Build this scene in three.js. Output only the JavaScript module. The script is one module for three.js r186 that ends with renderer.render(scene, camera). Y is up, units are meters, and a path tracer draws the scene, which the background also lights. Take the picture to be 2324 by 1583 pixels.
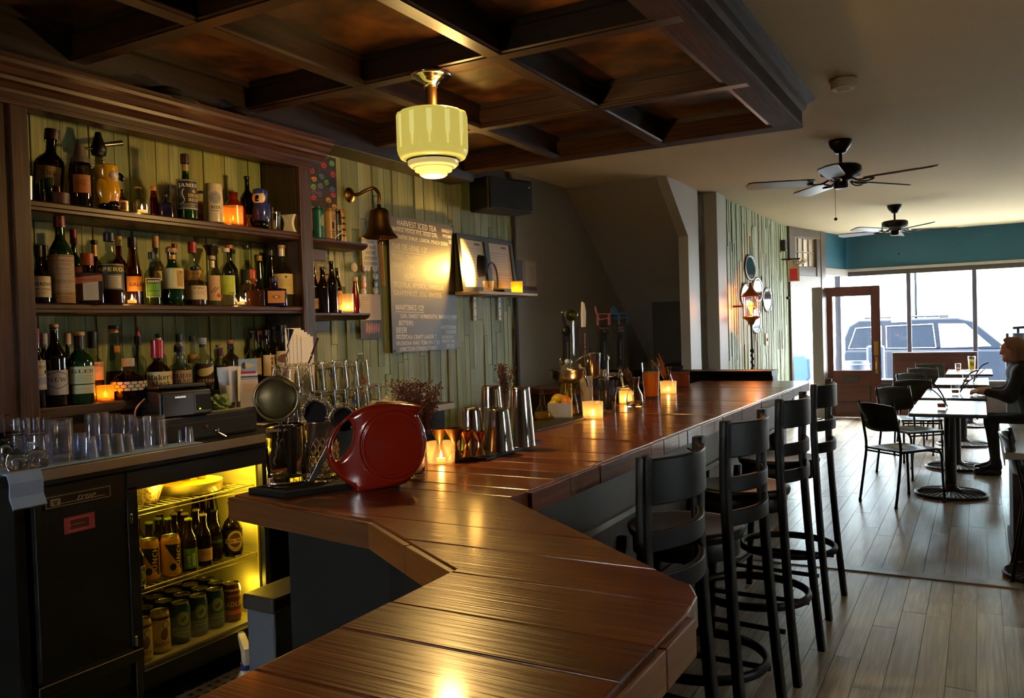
import * as THREE from 'three';
import { RoundedBoxGeometry } from 'three/addons/geometries/RoundedBoxGeometry.js';
import { mergeGeometries, mergeVertices } from 'three/addons/utils/BufferGeometryUtils.js';
import { MarchingCubes } from 'three/addons/objects/MarchingCubes.js';
import { RectAreaLightUniformsLib } from 'three/addons/lights/RectAreaLightUniformsLib.js';

// ---------- camera, sky, exposure ----------
RectAreaLightUniformsLib.init();
const scene = new THREE.Scene();
const D = Math.PI / 180;
const camera = new THREE.PerspectiveCamera(45.67, 2324 / 1583, 0.05, 200);
camera.position.set(0, 1.56, 0);
camera.rotation.set(-1.36 * D, 29.45 * D, -1.75 * D, 'YXZ');
const SKY = 56;
scene.background = new THREE.Color(0.86, 0.95, 1.0);
scene.backgroundIntensity = SKY;
const renderer = new THREE.WebGLRenderer({ antialias: true });
renderer.toneMapping = THREE.LinearToneMapping;
renderer.toneMappingExposure = 1.0;
renderer.shadowMap.enabled = true;

// ---------- helpers ----------
let seed = 7;
const rnd = (a = 1, b) => { seed = (seed * 1664525 + 1013904223) >>> 0; const t = seed / 4294967296; return b === undefined ? t * a : a + t * (b - a); };
const pick = (a) => a[Math.floor(rnd(a.length)) % a.length];
const V = (x, y, z) => new THREE.Vector3(x, y, z);
const used = {};
function numbered(n) { const k = used[n] = (used[n] ?? -1) + 1; return k ? n + '_' + String(k).padStart(3, '0') : n; }
function thing(name, label, category, p = [0, 0, 0], ry = 0, group) {
  const o = new THREE.Group(); o.name = numbered(name); o.position.set(...p); o.rotation.y = ry;
  o.userData = { label, category }; if (group) o.userData.group = group; scene.add(o); return o;
}
function struct(name) { const o = new THREE.Group(); o.name = name; o.userData = { kind: 'structure' }; scene.add(o); return o; }
function part(parent, name, geo, mat, label) {
  const m = new THREE.Mesh(Array.isArray(geo) ? merge(geo) : geo, mat); m.name = parent.isScene ? numbered(name) : name;
  m.castShadow = m.receiveShadow = true; if (label) m.userData.label = label; parent.add(m); return m;
}
function copyOf(o, label, p, ry = 0) { const c = o.clone(); c.name = numbered(o.name.replace(/_\d+$/, '')); c.userData = { ...o.userData, label }; c.position.set(...p); c.rotation.y = ry; scene.add(c); return c; }
function merge(list) {
  const l = list.map((g) => { g = g.index ? g.toNonIndexed() : g.clone(); for (const k of Object.keys(g.attributes)) if (!['position', 'normal', 'uv'].includes(k)) g.deleteAttribute(k); if (!g.attributes.uv) g.setAttribute('uv', new THREE.BufferAttribute(new Float32Array(g.attributes.position.count * 2), 2)); return g; });
  return mergeGeometries(l);
}
const M4 = new THREE.Matrix4(), E0 = new THREE.Euler();
function tr(g, x = 0, y = 0, z = 0, rx = 0, ry = 0, rz = 0) { E0.set(rx, ry, rz); M4.makeRotationFromEuler(E0).setPosition(x, y, z); g.applyMatrix4(M4); return g; }
// box given by ranges, uv in metres by dominant axis
function planarUV(g, ox = 0, oy = 0, along = 'x') {
  const p = g.attributes.position, n = g.attributes.normal, uv = new Float32Array(p.count * 2);
  for (let i = 0; i < p.count; i++) {
    const x = p.getX(i), y = p.getY(i), z = p.getZ(i), ax = Math.abs(n.getX(i)), ay = Math.abs(n.getY(i)), az = Math.abs(n.getZ(i));
    let u, v;
    if (along === 'x') { if (ay >= ax && ay >= az) { u = x; v = z; } else if (az >= ax) { u = x; v = y; } else { u = y; v = z; } }
    else if (along === 'z') { if (ay >= ax && ay >= az) { u = z; v = x; } else if (ax >= az) { u = z; v = y; } else { u = y; v = x; } }
    else { if (ay >= ax && ay >= az) { u = x; v = z; } else if (ax >= az) { u = y; v = z; } else { u = y; v = x; } }
    uv[i * 2] = u + ox; uv[i * 2 + 1] = v + oy;
  }
  g.setAttribute('uv', new THREE.BufferAttribute(uv, 2)); return g;
}
function bx(x0, x1, y0, y1, z0, z1, along = 'x', r = 0) {
  const w = x1 - x0, h = y1 - y0, d = z1 - z0;
  const g = r ? new RoundedBoxGeometry(w, h, d, 2, Math.min(r, w / 2.05, h / 2.05, d / 2.05)) : new THREE.BoxGeometry(w, h, d);
  g.translate((x0 + x1) / 2, (y0 + y1) / 2, (z0 + z1) / 2);
  return planarUV(g, rnd(3), rnd(3), along);
}
const rb = (w, h, d, r = 0.004, s = 2) => new RoundedBoxGeometry(w, h, d, s, Math.min(r, w / 2.05, h / 2.05, d / 2.05));
const cyl = (r0, r1, h, s = 20, open = false) => new THREE.CylinderGeometry(r1, r0, h, s, 1, open).translate(0, h / 2, 0); // base at y = 0; r0 bottom, r1 top
function rod(a, b, r, s = 8, r2 = r) { const d = b.clone().sub(a), g = new THREE.CylinderGeometry(r2, r, d.length(), s); g.translate(0, d.length() / 2, 0); g.applyQuaternion(new THREE.Quaternion().setFromUnitVectors(V(0, 1, 0), d.normalize())); g.translate(a.x, a.y, a.z); return g; }
const tube = (pts, r, n = 24, s = 8, closed = false) => new THREE.TubeGeometry(new THREE.CatmullRomCurve3(pts.map((p) => (p.isVector3 ? p : V(...p))), closed), n, r, s, closed);
const lathe = (pts, s = 24) => new THREE.LatheGeometry(pts.map((p) => new THREE.Vector2(Math.max(p[0], 1e-5), p[1])), s);
function extr(pts, depth, bev = 0, holes) {
  const sh = new THREE.Shape(pts.map((p) => new THREE.Vector2(...p)));
  if (holes) for (const h of holes) sh.holes.push(new THREE.Path(h.map((p) => new THREE.Vector2(...p))));
  return new THREE.ExtrudeGeometry(sh, { depth: depth - 2 * bev, bevelEnabled: bev > 0, bevelSize: bev, bevelThickness: bev, bevelOffset: -bev, bevelSegments: 2, curveSegments: 16 }).translate(0, 0, bev);
}
const ring = (n, rx, ry, cx = 0, cy = 0, a0 = 0) => Array.from({ length: n }, (_, i) => [cx + rx * Math.cos(a0 + i / n * 2 * Math.PI), cy + ry * Math.sin(a0 + i / n * 2 * Math.PI)]);
function rrect(w, h, r, n = 4) { const o = []; for (const [sx, sy, a] of [[1, 1, 0], [-1, 1, 90], [-1, -1, 180], [1, -1, 270]]) for (let i = 0; i <= n; i++) { const t = (a + 90 * i / n) * D; o.push([sx * (w / 2 - r) + r * Math.cos(t), sy * (h / 2 - r) + r * Math.sin(t)]); } return o; }

// ---------- textures ----------
function hash(x, y, s) { let h = (x * 374761393 + y * 668265263 + s * 144665) | 0; h = Math.imul(h ^ (h >>> 13), 1274126177); return ((h ^ (h >>> 16)) >>> 0) / 4294967296; }
function vnoise(x, y, s, px, py) { const ix = Math.floor(x), iy = Math.floor(y), fx = x - ix, fy = y - iy, a = fx * fx * (3 - 2 * fx), b = fy * fy * (3 - 2 * fy), w = (n, p) => ((n % p) + p) % p; const h = (i, j) => hash(w(i, px), w(j, py), s); return (h(ix, iy) * (1 - a) + h(ix + 1, iy) * a) * (1 - b) + (h(ix, iy + 1) * (1 - a) + h(ix + 1, iy + 1) * a) * b; }
function dataTex(w, h, fn, srgb = true, rep = [1, 1]) {
  const d = new Uint8Array(w * h * 4);
  for (let y = 0; y < h; y++) for (let x = 0; x < w; x++) { const c = fn(x / w, y / h); const k = (y * w + x) * 4; for (let i = 0; i < 3; i++) d[k + i] = Math.max(0, Math.min(255, (Array.isArray(c) ? c[i] : c) * 255)); d[k + 3] = 255; }
  const t = new THREE.DataTexture(d, w, h); t.wrapS = t.wrapT = THREE.RepeatWrapping; t.magFilter = THREE.LinearFilter; t.minFilter = THREE.LinearMipmapLinearFilter; t.generateMipmaps = true; if (srgb) t.colorSpace = THREE.SRGBColorSpace; t.repeat.set(...rep); t.needsUpdate = true; return t;
}
const fbm = (u, v, s, fx, fy, n = 4) => { let a = 0.5, t = 0; for (let i = 0; i < n; i++) { t += a * vnoise(u * fx, v * fy, s + i, fx, fy); a *= 0.5; fx *= 2; fy *= 2; } return t / 0.94; };
const lerp3 = (a, b, t) => [a[0] + (b[0] - a[0]) * t, a[1] + (b[1] - a[1]) * t, a[2] + (b[2] - a[2]) * t];
const hex3 = (h) => [(h >> 16) / 255, ((h >> 8) & 255) / 255, (h & 255) / 255];
// wood grain runs along u; one tile = 1 m x 0.5 m
function woodTex(c0, c1, c2, s, fine = 60) {
  return dataTex(512, 512, (u, v) => {
    const w = fbm(u, v, s, 2, 6, 3), g = fbm(u, v + w * 0.06, s + 9, 4, fine, 3), k = fbm(u, v, s + 20, 3, 8, 3);
    let c = lerp3(hex3(c0), hex3(c1), Math.min(1, Math.max(0, (g - 0.28) * 2)));
    return lerp3(c, hex3(c2), Math.max(0, (k - 0.52) * 2.2) * (0.5 + 0.5 * g));
  }, true, [1, 2]);
}
const grainBump = dataTex(512, 512, (u, v) => fbm(u, v, 77, 4, 80, 3) * 0.7 + fbm(u, v, 78, 6, 10, 3) * 0.3, false, [1, 2]);
const mottle = dataTex(256, 256, (u, v) => fbm(u, v, 5, 6, 6, 5), false, [1, 1]);
const std = (o) => new THREE.MeshStandardMaterial(o);
const phy = (o) => new THREE.MeshPhysicalMaterial(o);
const C = (h) => new THREE.Color(h);
const T_bar = woodTex(0x7a4320, 0x9a5a2c, 0x4a2410, 1, 48), T_dark = woodTex(0x35261a, 0x513a26, 0x1e150e, 2, 70), T_green = woodTex(0x8f976e, 0xb2b78a, 0x666c4c, 3, 90), T_floor = woodTex(0xafa596, 0xcdc4b6, 0x82786c, 4, 60), T_tan = woodTex(0xb08a58, 0xcaa777, 0x8d6a40, 5, 60);
const T_sage = woodTex(0x99a682, 0xb8c49f, 0x6c7758, 6, 90);
const wood = (map, tint, rough, bump = 0.0006, extra = {}) => phy({ map, color: C(tint), roughness: rough, bumpMap: grainBump, bumpScale: bump, ...extra });
const MAT = {
  bar: [0xffffff, 0xe2c8b4, 0xc8a890, 0xf4e0c8, 0xd8b49a].map((t) => wood(T_bar, t, 0.3, 0.0014, { clearcoat: 0.35, clearcoatRoughness: 0.12 })),
  barEnd: [0xc89868, 0xa87c54, 0x8a6848, 0xb88a5c].map((t) => wood(T_tan, t, 0.42, 0.0008, { clearcoat: 0.3, clearcoatRoughness: 0.3 })),  // lighter tan than the planks: pendant light on the cut edges put into the colour
  dark: wood(T_dark, 0xffffff, 0.45, 0.0005), dark2: wood(T_dark, 0xc9b09a, 0.5, 0.0005), darkRed: wood(T_dark, 0xffcaa0, 0.4, 0.0004),
  border: wood(T_dark, 0xf0d0a8, 0.7, 0.0004, { specularIntensity: 0.25 }), coffer: wood(T_dark, 0xc8aa86, 0.42, 0.0004), cofferDeep: wood(T_dark, 0x9a8068, 0.5, 0.0004),
  green: [0xffffff, 0xe6ead2, 0xd2d8ba, 0xf5eecc, 0xc4ceb4, 0xe0dcb8].map((t) => wood(T_green, t, 0.6, 0.0012)),
  sage: wood(T_sage, 0xffffff, 0.6, 0.001),
  floor: [0xffffff, 0xe8dccc, 0xd8d0c8, 0xf4eadc, 0xcbbfb0, 0xdcd8d4].map((t) => wood(T_floor, t, 0.27, 0.0004)),
  tan: wood(T_tan, 0xffffff, 0.5), black: std({ color: 0x0b0b0c, roughness: 0.45 }), blackGloss: phy({ color: 0x070708, roughness: 0.15, clearcoat: 0.4 }), blackMatt: std({ color: 0x060606, roughness: 0.75 }),
  ebony: wood(T_dark, 0x2c2826, 0.42, 0.0002, { specularIntensity: 0.5 }), chrome: std({ color: 0xd6d4d0, metalness: 1, roughness: 0.1 }), steel: std({ color: 0xbdbab4, metalness: 1, roughness: 0.24 }), tin: std({ color: 0xd2cec6, metalness: 1, roughness: 0.16 }), darkSteel: std({ color: 0x4a4744, metalness: 1, roughness: 0.35 }), brass: std({ color: 0xa8803c, metalness: 1, roughness: 0.28 }), copper: std({ color: 0xd89a60, metalness: 1, roughness: 0.2 }), bronze: std({ color: 0x7a5a34, metalness: 1, roughness: 0.38 }),
  glass: phy({ color: 0xffffff, transmission: 1, thickness: 0, roughness: 0.02, ior: 1.5 }), crystal: phy({ color: 0xffffff, transmission: 1, thickness: 0.004, roughness: 0.01, ior: 1.5 }), frost: phy({ color: 0xf4f6f8, transmission: 0.8, thickness: 0, roughness: 0.35, ior: 1.5 }), pane: phy({ color: 0xffffff, transmission: 1, thickness: 0, roughness: 0, ior: 1.45 }),
  white: std({ color: 0xe8e4dc, roughness: 0.5 }), cream: std({ color: 0xd8c8a4, roughness: 0.6 }), paper: std({ color: 0xdedad2, roughness: 0.85 }), plaster: std({ color: 0xc2b28c, roughness: 0.85, bumpMap: mottle, bumpScale: 0.004 }), wax: phy({ color: 0xe8dcb8, roughness: 0.5, transmission: 0.3, thickness: 0 }),
  grey: std({ color: 0x857e72, roughness: 0.75 }), greyDark: std({ color: 0x3a342e, roughness: 0.8 }), teal: std({ color: 0x04475a, roughness: 0.55 }), greyPaint: std({ color: 0xa09c92, roughness: 0.5 }),
};
const SOLID = {};
const solid = (h, r = 0.5, m = 0) => SOLID[h + '_' + r + '_' + m] ??= std({ color: h, roughness: r, metalness: m });
const TINT = {};
const tint = (h) => TINT[h] ??= phy({ color: h, transmission: 1, thickness: 0, roughness: 0.03, ior: 1.5 });
const LIQ = {};
const liquid = (h) => LIQ[h] ??= phy({ color: h, transmission: 0.75, thickness: 0, roughness: 0.12, ior: 1.33 });
const GLOW = {};
const glow = (h, k) => GLOW[h + '_' + k] ??= std({ color: 0x000000, emissive: h, emissiveIntensity: k, roughness: 0.6 });

// ---------- one atlas for flat print (labels, notes, posters) ----------
const AT = 2048, atlas = document.createElement('canvas'); atlas.width = atlas.height = AT;
const ctx = atlas.getContext('2d'); ctx.fillStyle = '#888'; ctx.fillRect(0, 0, AT, AT);
let ax = 2, ay = 2, ah = 0;
const atlasTex = new THREE.CanvasTexture(atlas); atlasTex.colorSpace = THREE.SRGBColorSpace;
MAT.print = std({ map: atlasTex, roughness: 0.6 }); MAT.printGloss = phy({ map: atlasTex, roughness: 0.35, clearcoat: 0.4 });
function cell(w, h, draw) { // draws in a w x h box with origin at its top left; returns the uv rectangle
  if (ax + w + 2 > AT) { ax = 2; ay += ah + 4; ah = 0; } const x = ax, y = ay; ax += w + 4; ah = Math.max(ah, h);
  if (ay + h > AT) throw new Error('atlas full');
  ctx.save(); ctx.beginPath(); ctx.rect(x - 1, y - 1, w + 2, h + 2); ctx.clip(); ctx.translate(x, y); draw(ctx, w, h); ctx.restore();
  return [x / AT, 1 - (y + h) / AT, (x + w) / AT, 1 - y / AT];
}
function uvRect(g, r) { const u = g.attributes.uv; for (let i = 0; i < u.count; i++) u.setXY(i, r[0] + u.getX(i) * (r[2] - r[0]), r[1] + u.getY(i) * (r[3] - r[1])); return g; }
function txt(c, s, x, y, size, col = '#222', font = 'sans-serif', weight = 'bold', align = 'center', maxW) { c.fillStyle = col; c.font = `${weight} ${size}px ${font}`; c.textAlign = align; c.textBaseline = 'middle'; c.fillText(s, x, y, maxW); }
function bgc(c, w, h, col, border) { c.fillStyle = col; c.fillRect(-1, -1, w + 2, h + 2); if (border) { c.strokeStyle = border; c.lineWidth = Math.max(2, w * 0.03); c.strokeRect(w * 0.04, h * 0.04, w * 0.92, h * 0.92); } }
function lines(c, x0, x1, y0, n, dy, col, lw = 2) { c.strokeStyle = col; c.lineWidth = lw; for (let i = 0; i < n; i++) { c.beginPath(); c.moveTo(x0, y0 + i * dy); c.lineTo(x1 - ((i * 7919) % 5) * (x1 - x0) * 0.05, y0 + i * dy); c.stroke(); } }
// a flat printed sheet with thickness: front face (+z) carries the print
function sheetGeo(w, h, r, th = 0.0015) { const g = new THREE.BoxGeometry(w, h, th), u = g.attributes.uv; for (let i = 0; i < u.count; i++) { const f = i >= 16 && i < 20, a = f ? u.getX(i) : 0.02, b = f ? u.getY(i) : 0.02; u.setXY(i, r[0] + a * (r[2] - r[0]), r[1] + b * (r[3] - r[1])); } return g; }
function sheet(parent, name, w, h, rect, mat = MAT.print, label, th = 0.0015) { return part(parent, name, sheetGeo(w, h, rect, th), mat, label); }

// ---------- the room: floor, ceiling, walls ----------
const XW = -3.58, CEIL = 2.95, BAR = 1.02, CNT = 1.1, ZS = -14.9;
const XR = 2.7, ZB = 2.6;
{
  const fl = struct('floor');
  part(fl, 'subfloor', bx(-3.9, XR + 0.2, -0.16, -0.014, ZS - 0.1, ZB + 0.2, 'z'), MAT.floor[4]);
  const protos = [], W = 0.1155;
  for (let v = 0; v < 6; v++) { const g = new THREE.BoxGeometry(W - 0.0022, 0.014, 1); planarUV(g, rnd(4), rnd(4), 'z'); protos.push(g); }
  const zone = (x0, n, za, zb) => {
    for (let i = 0; i < n; i++) {
      let z = za + rnd(0.0, 0.9); const x = x0 + (i + 0.5) * W; let prev = za;
      while (prev > zb) {
        z = Math.max(prev - rnd(0.8, 1.75), zb); if (z - zb < 0.4) z = zb;
        const L = prev - z, m = part(fl, 'floor_board', pick(protos), pick(MAT.floor)); m.scale.z = L - 0.003; m.position.set(x, -0.007 + rnd(-0.0009, 0.0006), (prev + z) / 2); m.rotation.z = rnd(-0.008, 0.008); m.rotation.x = rnd(-0.001, 0.001); prev = z;
      }
    }
  };
  zone(-1.65, 19, -1.2, -5.44); zone(-2.4, 26, -5.57, -14.86);
  part(fl, 'threshold_strip', tr(new RoundedBoxGeometry(4.4, 0.018, 0.115, 2, 0.004), -0.35, -0.001, -5.505), MAT.floor[2]);
  for (const [a, b, c, d] of [[-3.9, -1.65, -5.44, ZB], [0.545, XR, -5.44, ZB], [-3.9, -2.4, ZS, -5.57], [0.603, XR, ZS, -5.57], [-1.65, 0.545, -1.2, ZB]]) part(fl, 'floor_area', bx(a, b, -0.016, 0, c, d, 'z'), MAT.floor[0]);
  const ce = struct('ceiling'); part(ce, 'ceiling_slab', bx(-3.9, XR + 0.2, CEIL, CEIL + 0.15, ZS - 0.2, ZB + 0.2), MAT.plaster);
  const wr = struct('wall_right'); const [sa, sb, sy0, sy1] = [-3.3, -2.9, 1.05, 1.6]; // unseen side window, added to light the near floor and apron
  part(wr, 'wall_face', [bx(XR, XR + 0.15, 0, CEIL, ZS, sa), bx(XR, XR + 0.15, 0, CEIL, sb, ZB), bx(XR, XR + 0.15, 0, sy0, sa, sb), bx(XR, XR + 0.15, sy1, CEIL, sa, sb)], MAT.grey);
  const w8 = struct('window_8'); part(w8, 'window_frame', [bx(XR + 0.03, XR + 0.1, sy0, sy1, sa, sa + 0.04), bx(XR + 0.03, XR + 0.1, sy0, sy1, sb - 0.04, sb), bx(XR + 0.03, XR + 0.1, sy0, sy0 + 0.04, sa, sb), bx(XR + 0.03, XR + 0.1, sy1 - 0.04, sy1, sa, sb)], MAT.greyPaint); part(w8, 'window_pane', bx(XR + 0.06, XR + 0.065, sy0 + 0.04, sy1 - 0.04, sa + 0.04, sb - 0.04), MAT.pane);
  const wb = struct('wall_back'); // small unseen rear window, added as cool fill for the near side
  const [wa, wc, wy0, wy1] = [-2.8, -2.18, 1.35, 2.2];
  part(wb, 'wall_face', [bx(-3.9, wa, 0, CEIL, ZB, ZB + 0.15), bx(wc, XR, 0, CEIL, ZB, ZB + 0.15), bx(wa, wc, 0, wy0, ZB, ZB + 0.15), bx(wa, wc, wy1, CEIL, ZB, ZB + 0.15)], MAT.greyDark);
  const w7 = struct('window_7'); part(w7, 'window_frame', [bx(wa, wa + 0.04, wy0, wy1, ZB + 0.02, ZB + 0.1), bx(wc - 0.04, wc, wy0, wy1, ZB + 0.02, ZB + 0.1), bx(wa, wc, wy0, wy0 + 0.04, ZB + 0.02, ZB + 0.1), bx(wa, wc, wy1 - 0.04, wy1, ZB + 0.02, ZB + 0.1)], MAT.greyPaint); part(w7, 'window_pane', bx(wa + 0.04, wc - 0.04, wy0 + 0.04, wy1 - 0.04, ZB + 0.055, ZB + 0.06), MAT.pane);
  // left wall: bare grey backing, green painted boards nailed in front of it
  const wl = struct('wall_left');
  part(wl, 'wall_face', bx(XW - 0.2, XW - 0.016, 0, CEIL, ZS + 1, ZB), MAT.greyDark);
  let z = -1.5;
  while (z > -6.36) {
    const w = Math.min(rnd(0.052, 0.092), z + 6.4 < 0.12 ? z + 6.4 : 1), inCab = z > -3.5;
    let y = 0.72; const top = 2.76, marks = [];
    if (!inCab) { let q = y + rnd(0.2, 1.2); while (q < top - 0.15) { marks.push(q); q += rnd(0.5, 1.6); } }
    marks.push(top);
    for (const q of marks) { const t = rnd(0.012, 0.022); part(wl, 'wall_board', bx(XW - 0.016, XW - 0.016 + t, y + 0.0008, q - 0.0008, z - w + 0.001, z - 0.0012, 'y', 0.002), pick(MAT.green)); y = q; }
    z -= w;
  }
  part(wl, 'wall_trim', bx(XW - 0.012, XW + 0.028, 0.95, 2.76, -6.425, -6.39, 'y'), MAT.greyDark);
  part(wl, 'wall_plain', bx(XW - 0.016, XW + 0.01, 0, CEIL, -10.2, -6.425), MAT.grey);
  // stair: sloping underside and the side wall it ends in
  const st = struct('wall_stair');
  const poly = (pts, x0, x1, m, n) => { const g = extr(pts.map(([zz, yy]) => [-zz, yy]), x1 - x0); g.rotateY(Math.PI / 2); g.translate(x0, 0, 0); part(st, n, planarUV(g), m); };
  poly([[-7.52, 2.95], [-8.14, 2.44], [-10.05, 0.87], [-10.1, 2.95]], XW, -2.63, MAT.grey, 'stair_soffit');
  poly([[-7.52, 2.95], [-8.14, 2.44], [-8.14, 0], [-8.5, 0], [-8.5, 2.95]], -2.63, -2.53, MAT.greyPaint, 'stair_side');
  part(st, 'stair_back', bx(XW, -2.5, 0, 2.95, -10.2, -10.1), MAT.grey);
  const col = struct('wall_column'); part(col, 'column_face', bx(-2.66, -2.41, 0, CEIL, -9.12, -8.78), MAT.greyPaint);
  part(col, 'recess_back', bx(-3.2, -2.64, 0, CEIL, -9.12, -8.9), MAT.greyDark);
  // far green wall of narrow rough laths
  const wf = struct('wall_far_left'); part(wf, 'wall_face', bx(-2.8, -2.46, 0, CEIL, -12.66, -9.12), MAT.sage);
  const laths = []; for (let zz = -9.13; zz > -12.62;) { const w = rnd(0.03, 0.055); let y = 0.02; while (y < 2.93) { const q = Math.min(2.94, y + rnd(0.5, 1.5)); laths.push(bx(-2.465, -2.455 + rnd(0.0, 0.02), y, q - 0.003, zz - w + 0.0015, zz - 0.0015, 'y')); y = q; } zz -= w; }
  const lm = part(wf, 'wall_laths', laths, MAT.sage); lm.userData.kind = 'stuff';
}
// coffered wooden ceiling over the bar
{
  const cf = struct('ceiling_coffers'), yb = 2.76, yp = 2.9;
  const xs = [-3.36, -2.6, -1.84, -1.02], zs = [-5.34, -4.28, -3.21, -2.23, -1.15, -0.08, 1.0, 2.1];
  const beam = (L) => { const p = [[-0.022, 0.16], [-0.022, 0.018], [-0.044, 0.018], [-0.044, 0.012], [-0.034, 0.006], [-0.034, 0], [0.034, 0], [0.034, 0.006], [0.044, 0.012], [0.044, 0.018], [0.022, 0.018], [0.022, 0.16]]; return extr(p, L); };
  for (const x of [-2.6, -1.84]) { const g = beam(8.0); g.translate(x, yb, -5.4); part(cf, 'beam', planarUV(g, rnd(2), rnd(2), 'z'), MAT.coffer); }
  for (const z of zs.slice(1)) { const g = beam(2.5); g.rotateY(Math.PI / 2); g.translate(-3.5, yb - 0.0008, z); part(cf, 'beam', planarUV(g, rnd(2), rnd(2), 'x'), MAT.coffer); }
  for (let i = 0; i < 3; i++) for (let j = 0; j < zs.length - 1; j++) part(cf, 'panel', bx(xs[i] + (i ? 0.02 : -0.1), xs[i + 1] - 0.02, yp, yp + 0.02, zs[j] + 0.02, zs[j + 1] - 0.02), MAT.panel ??= phy({ map: dataTex(256, 256, (u, v) => { const a = fbm(u, v, 31, 5, 5, 5), b = fbm(u, v, 41, 22, 22, 3); return lerp3([0.2, 0.12, 0.06], [0.52, 0.32, 0.15], Math.max(0, Math.min(1, (a - 0.3) * 1.7 + (b - 0.5) * 0.5))); }), roughness: 0.35, bumpMap: mottle, bumpScale: 0.006 }));
  for (let i = 0; i < 3; i++) for (let j = 0; j < zs.length - 1; j++) { // stepped moulding round every panel
    const x0 = xs[i] + 0.022, x1 = xs[i + 1] - 0.022, z0 = zs[j] + 0.022, z1 = zs[j + 1] - 0.022, y0 = yp - 0.03;
    part(cf, 'panel_molding', [bx(x0, x0 + 0.02, y0, yp, z0, z1, 'z'), bx(x1 - 0.02, x1, y0, yp, z0, z1, 'z'), bx(x0, x1, y0, yp, z0, z0 + 0.02), bx(x0, x1, y0, yp, z1 - 0.02, z1)], MAT.cofferDeep);
  }
  // outer border: wide flat soffit, fascia and crown
  part(cf, 'border_board', bx(-1.095, -0.955, yb, yb + 0.14, -5.44, ZB, 'z', 0.004), MAT.border);
  part(cf, 'border_board', bx(-3.56, -0.957, yb, yb + 0.14, -5.44, -5.3, 'x', 0.004), MAT.border);
  part(cf, 'border_board', bx(XW - 0.01, -3.36, 2.7, yp, -5.44, ZB, 'z', 0.004), MAT.cofferDeep);
  part(cf, 'border_strip', bx(-1.125, -1.095, yb + 0.012, yb + 0.03, -5.3, ZB, 'z'), MAT.coffer);
  const cr = [[0, 0], [0.012, 0], [0.018, 0.012], [0.012, 0.02], [0.012, 0.1], [0.03, 0.12], [0.04, 0.15], [0.075, 0.175], [0.085, 0.186], [0, 0.186]];
  let g = extr(cr, 8.03); g.translate(-0.957, yb + 0.002, -5.442); part(cf, 'crown_molding', planarUV(g, 0, 0, 'z'), MAT.border);
  g = extr(cr, 2.613); g.rotateY(Math.PI / 2); g.translate(-3.57, yb + 0.002, -5.442); part(cf, 'crown_molding', planarUV(g, 0, 0, 'x'), MAT.border);
  { // mitred outer corner
    const P = [], I = []; cr.forEach(([d, y]) => P.push(-0.957 + d, yb + 0.002 + y, -5.442, -0.957 + d, yb + 0.002 + y, -5.442 - d, -0.957, yb + 0.002 + y, -5.442 - d)); for (let i = 0; i < cr.length - 1; i++) for (const k of [0, 1]) { const a = i * 3 + k; I.push(a, a + 4, a + 1, a, a + 3, a + 4); }
    g = new THREE.BufferGeometry(); g.setAttribute('position', new THREE.Float32BufferAttribute(P, 3)); g.setIndex(I); g = g.toNonIndexed(); g.computeVertexNormals(); part(cf, 'crown_corner', planarUV(g), MAT.border);
  }
}
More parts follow.
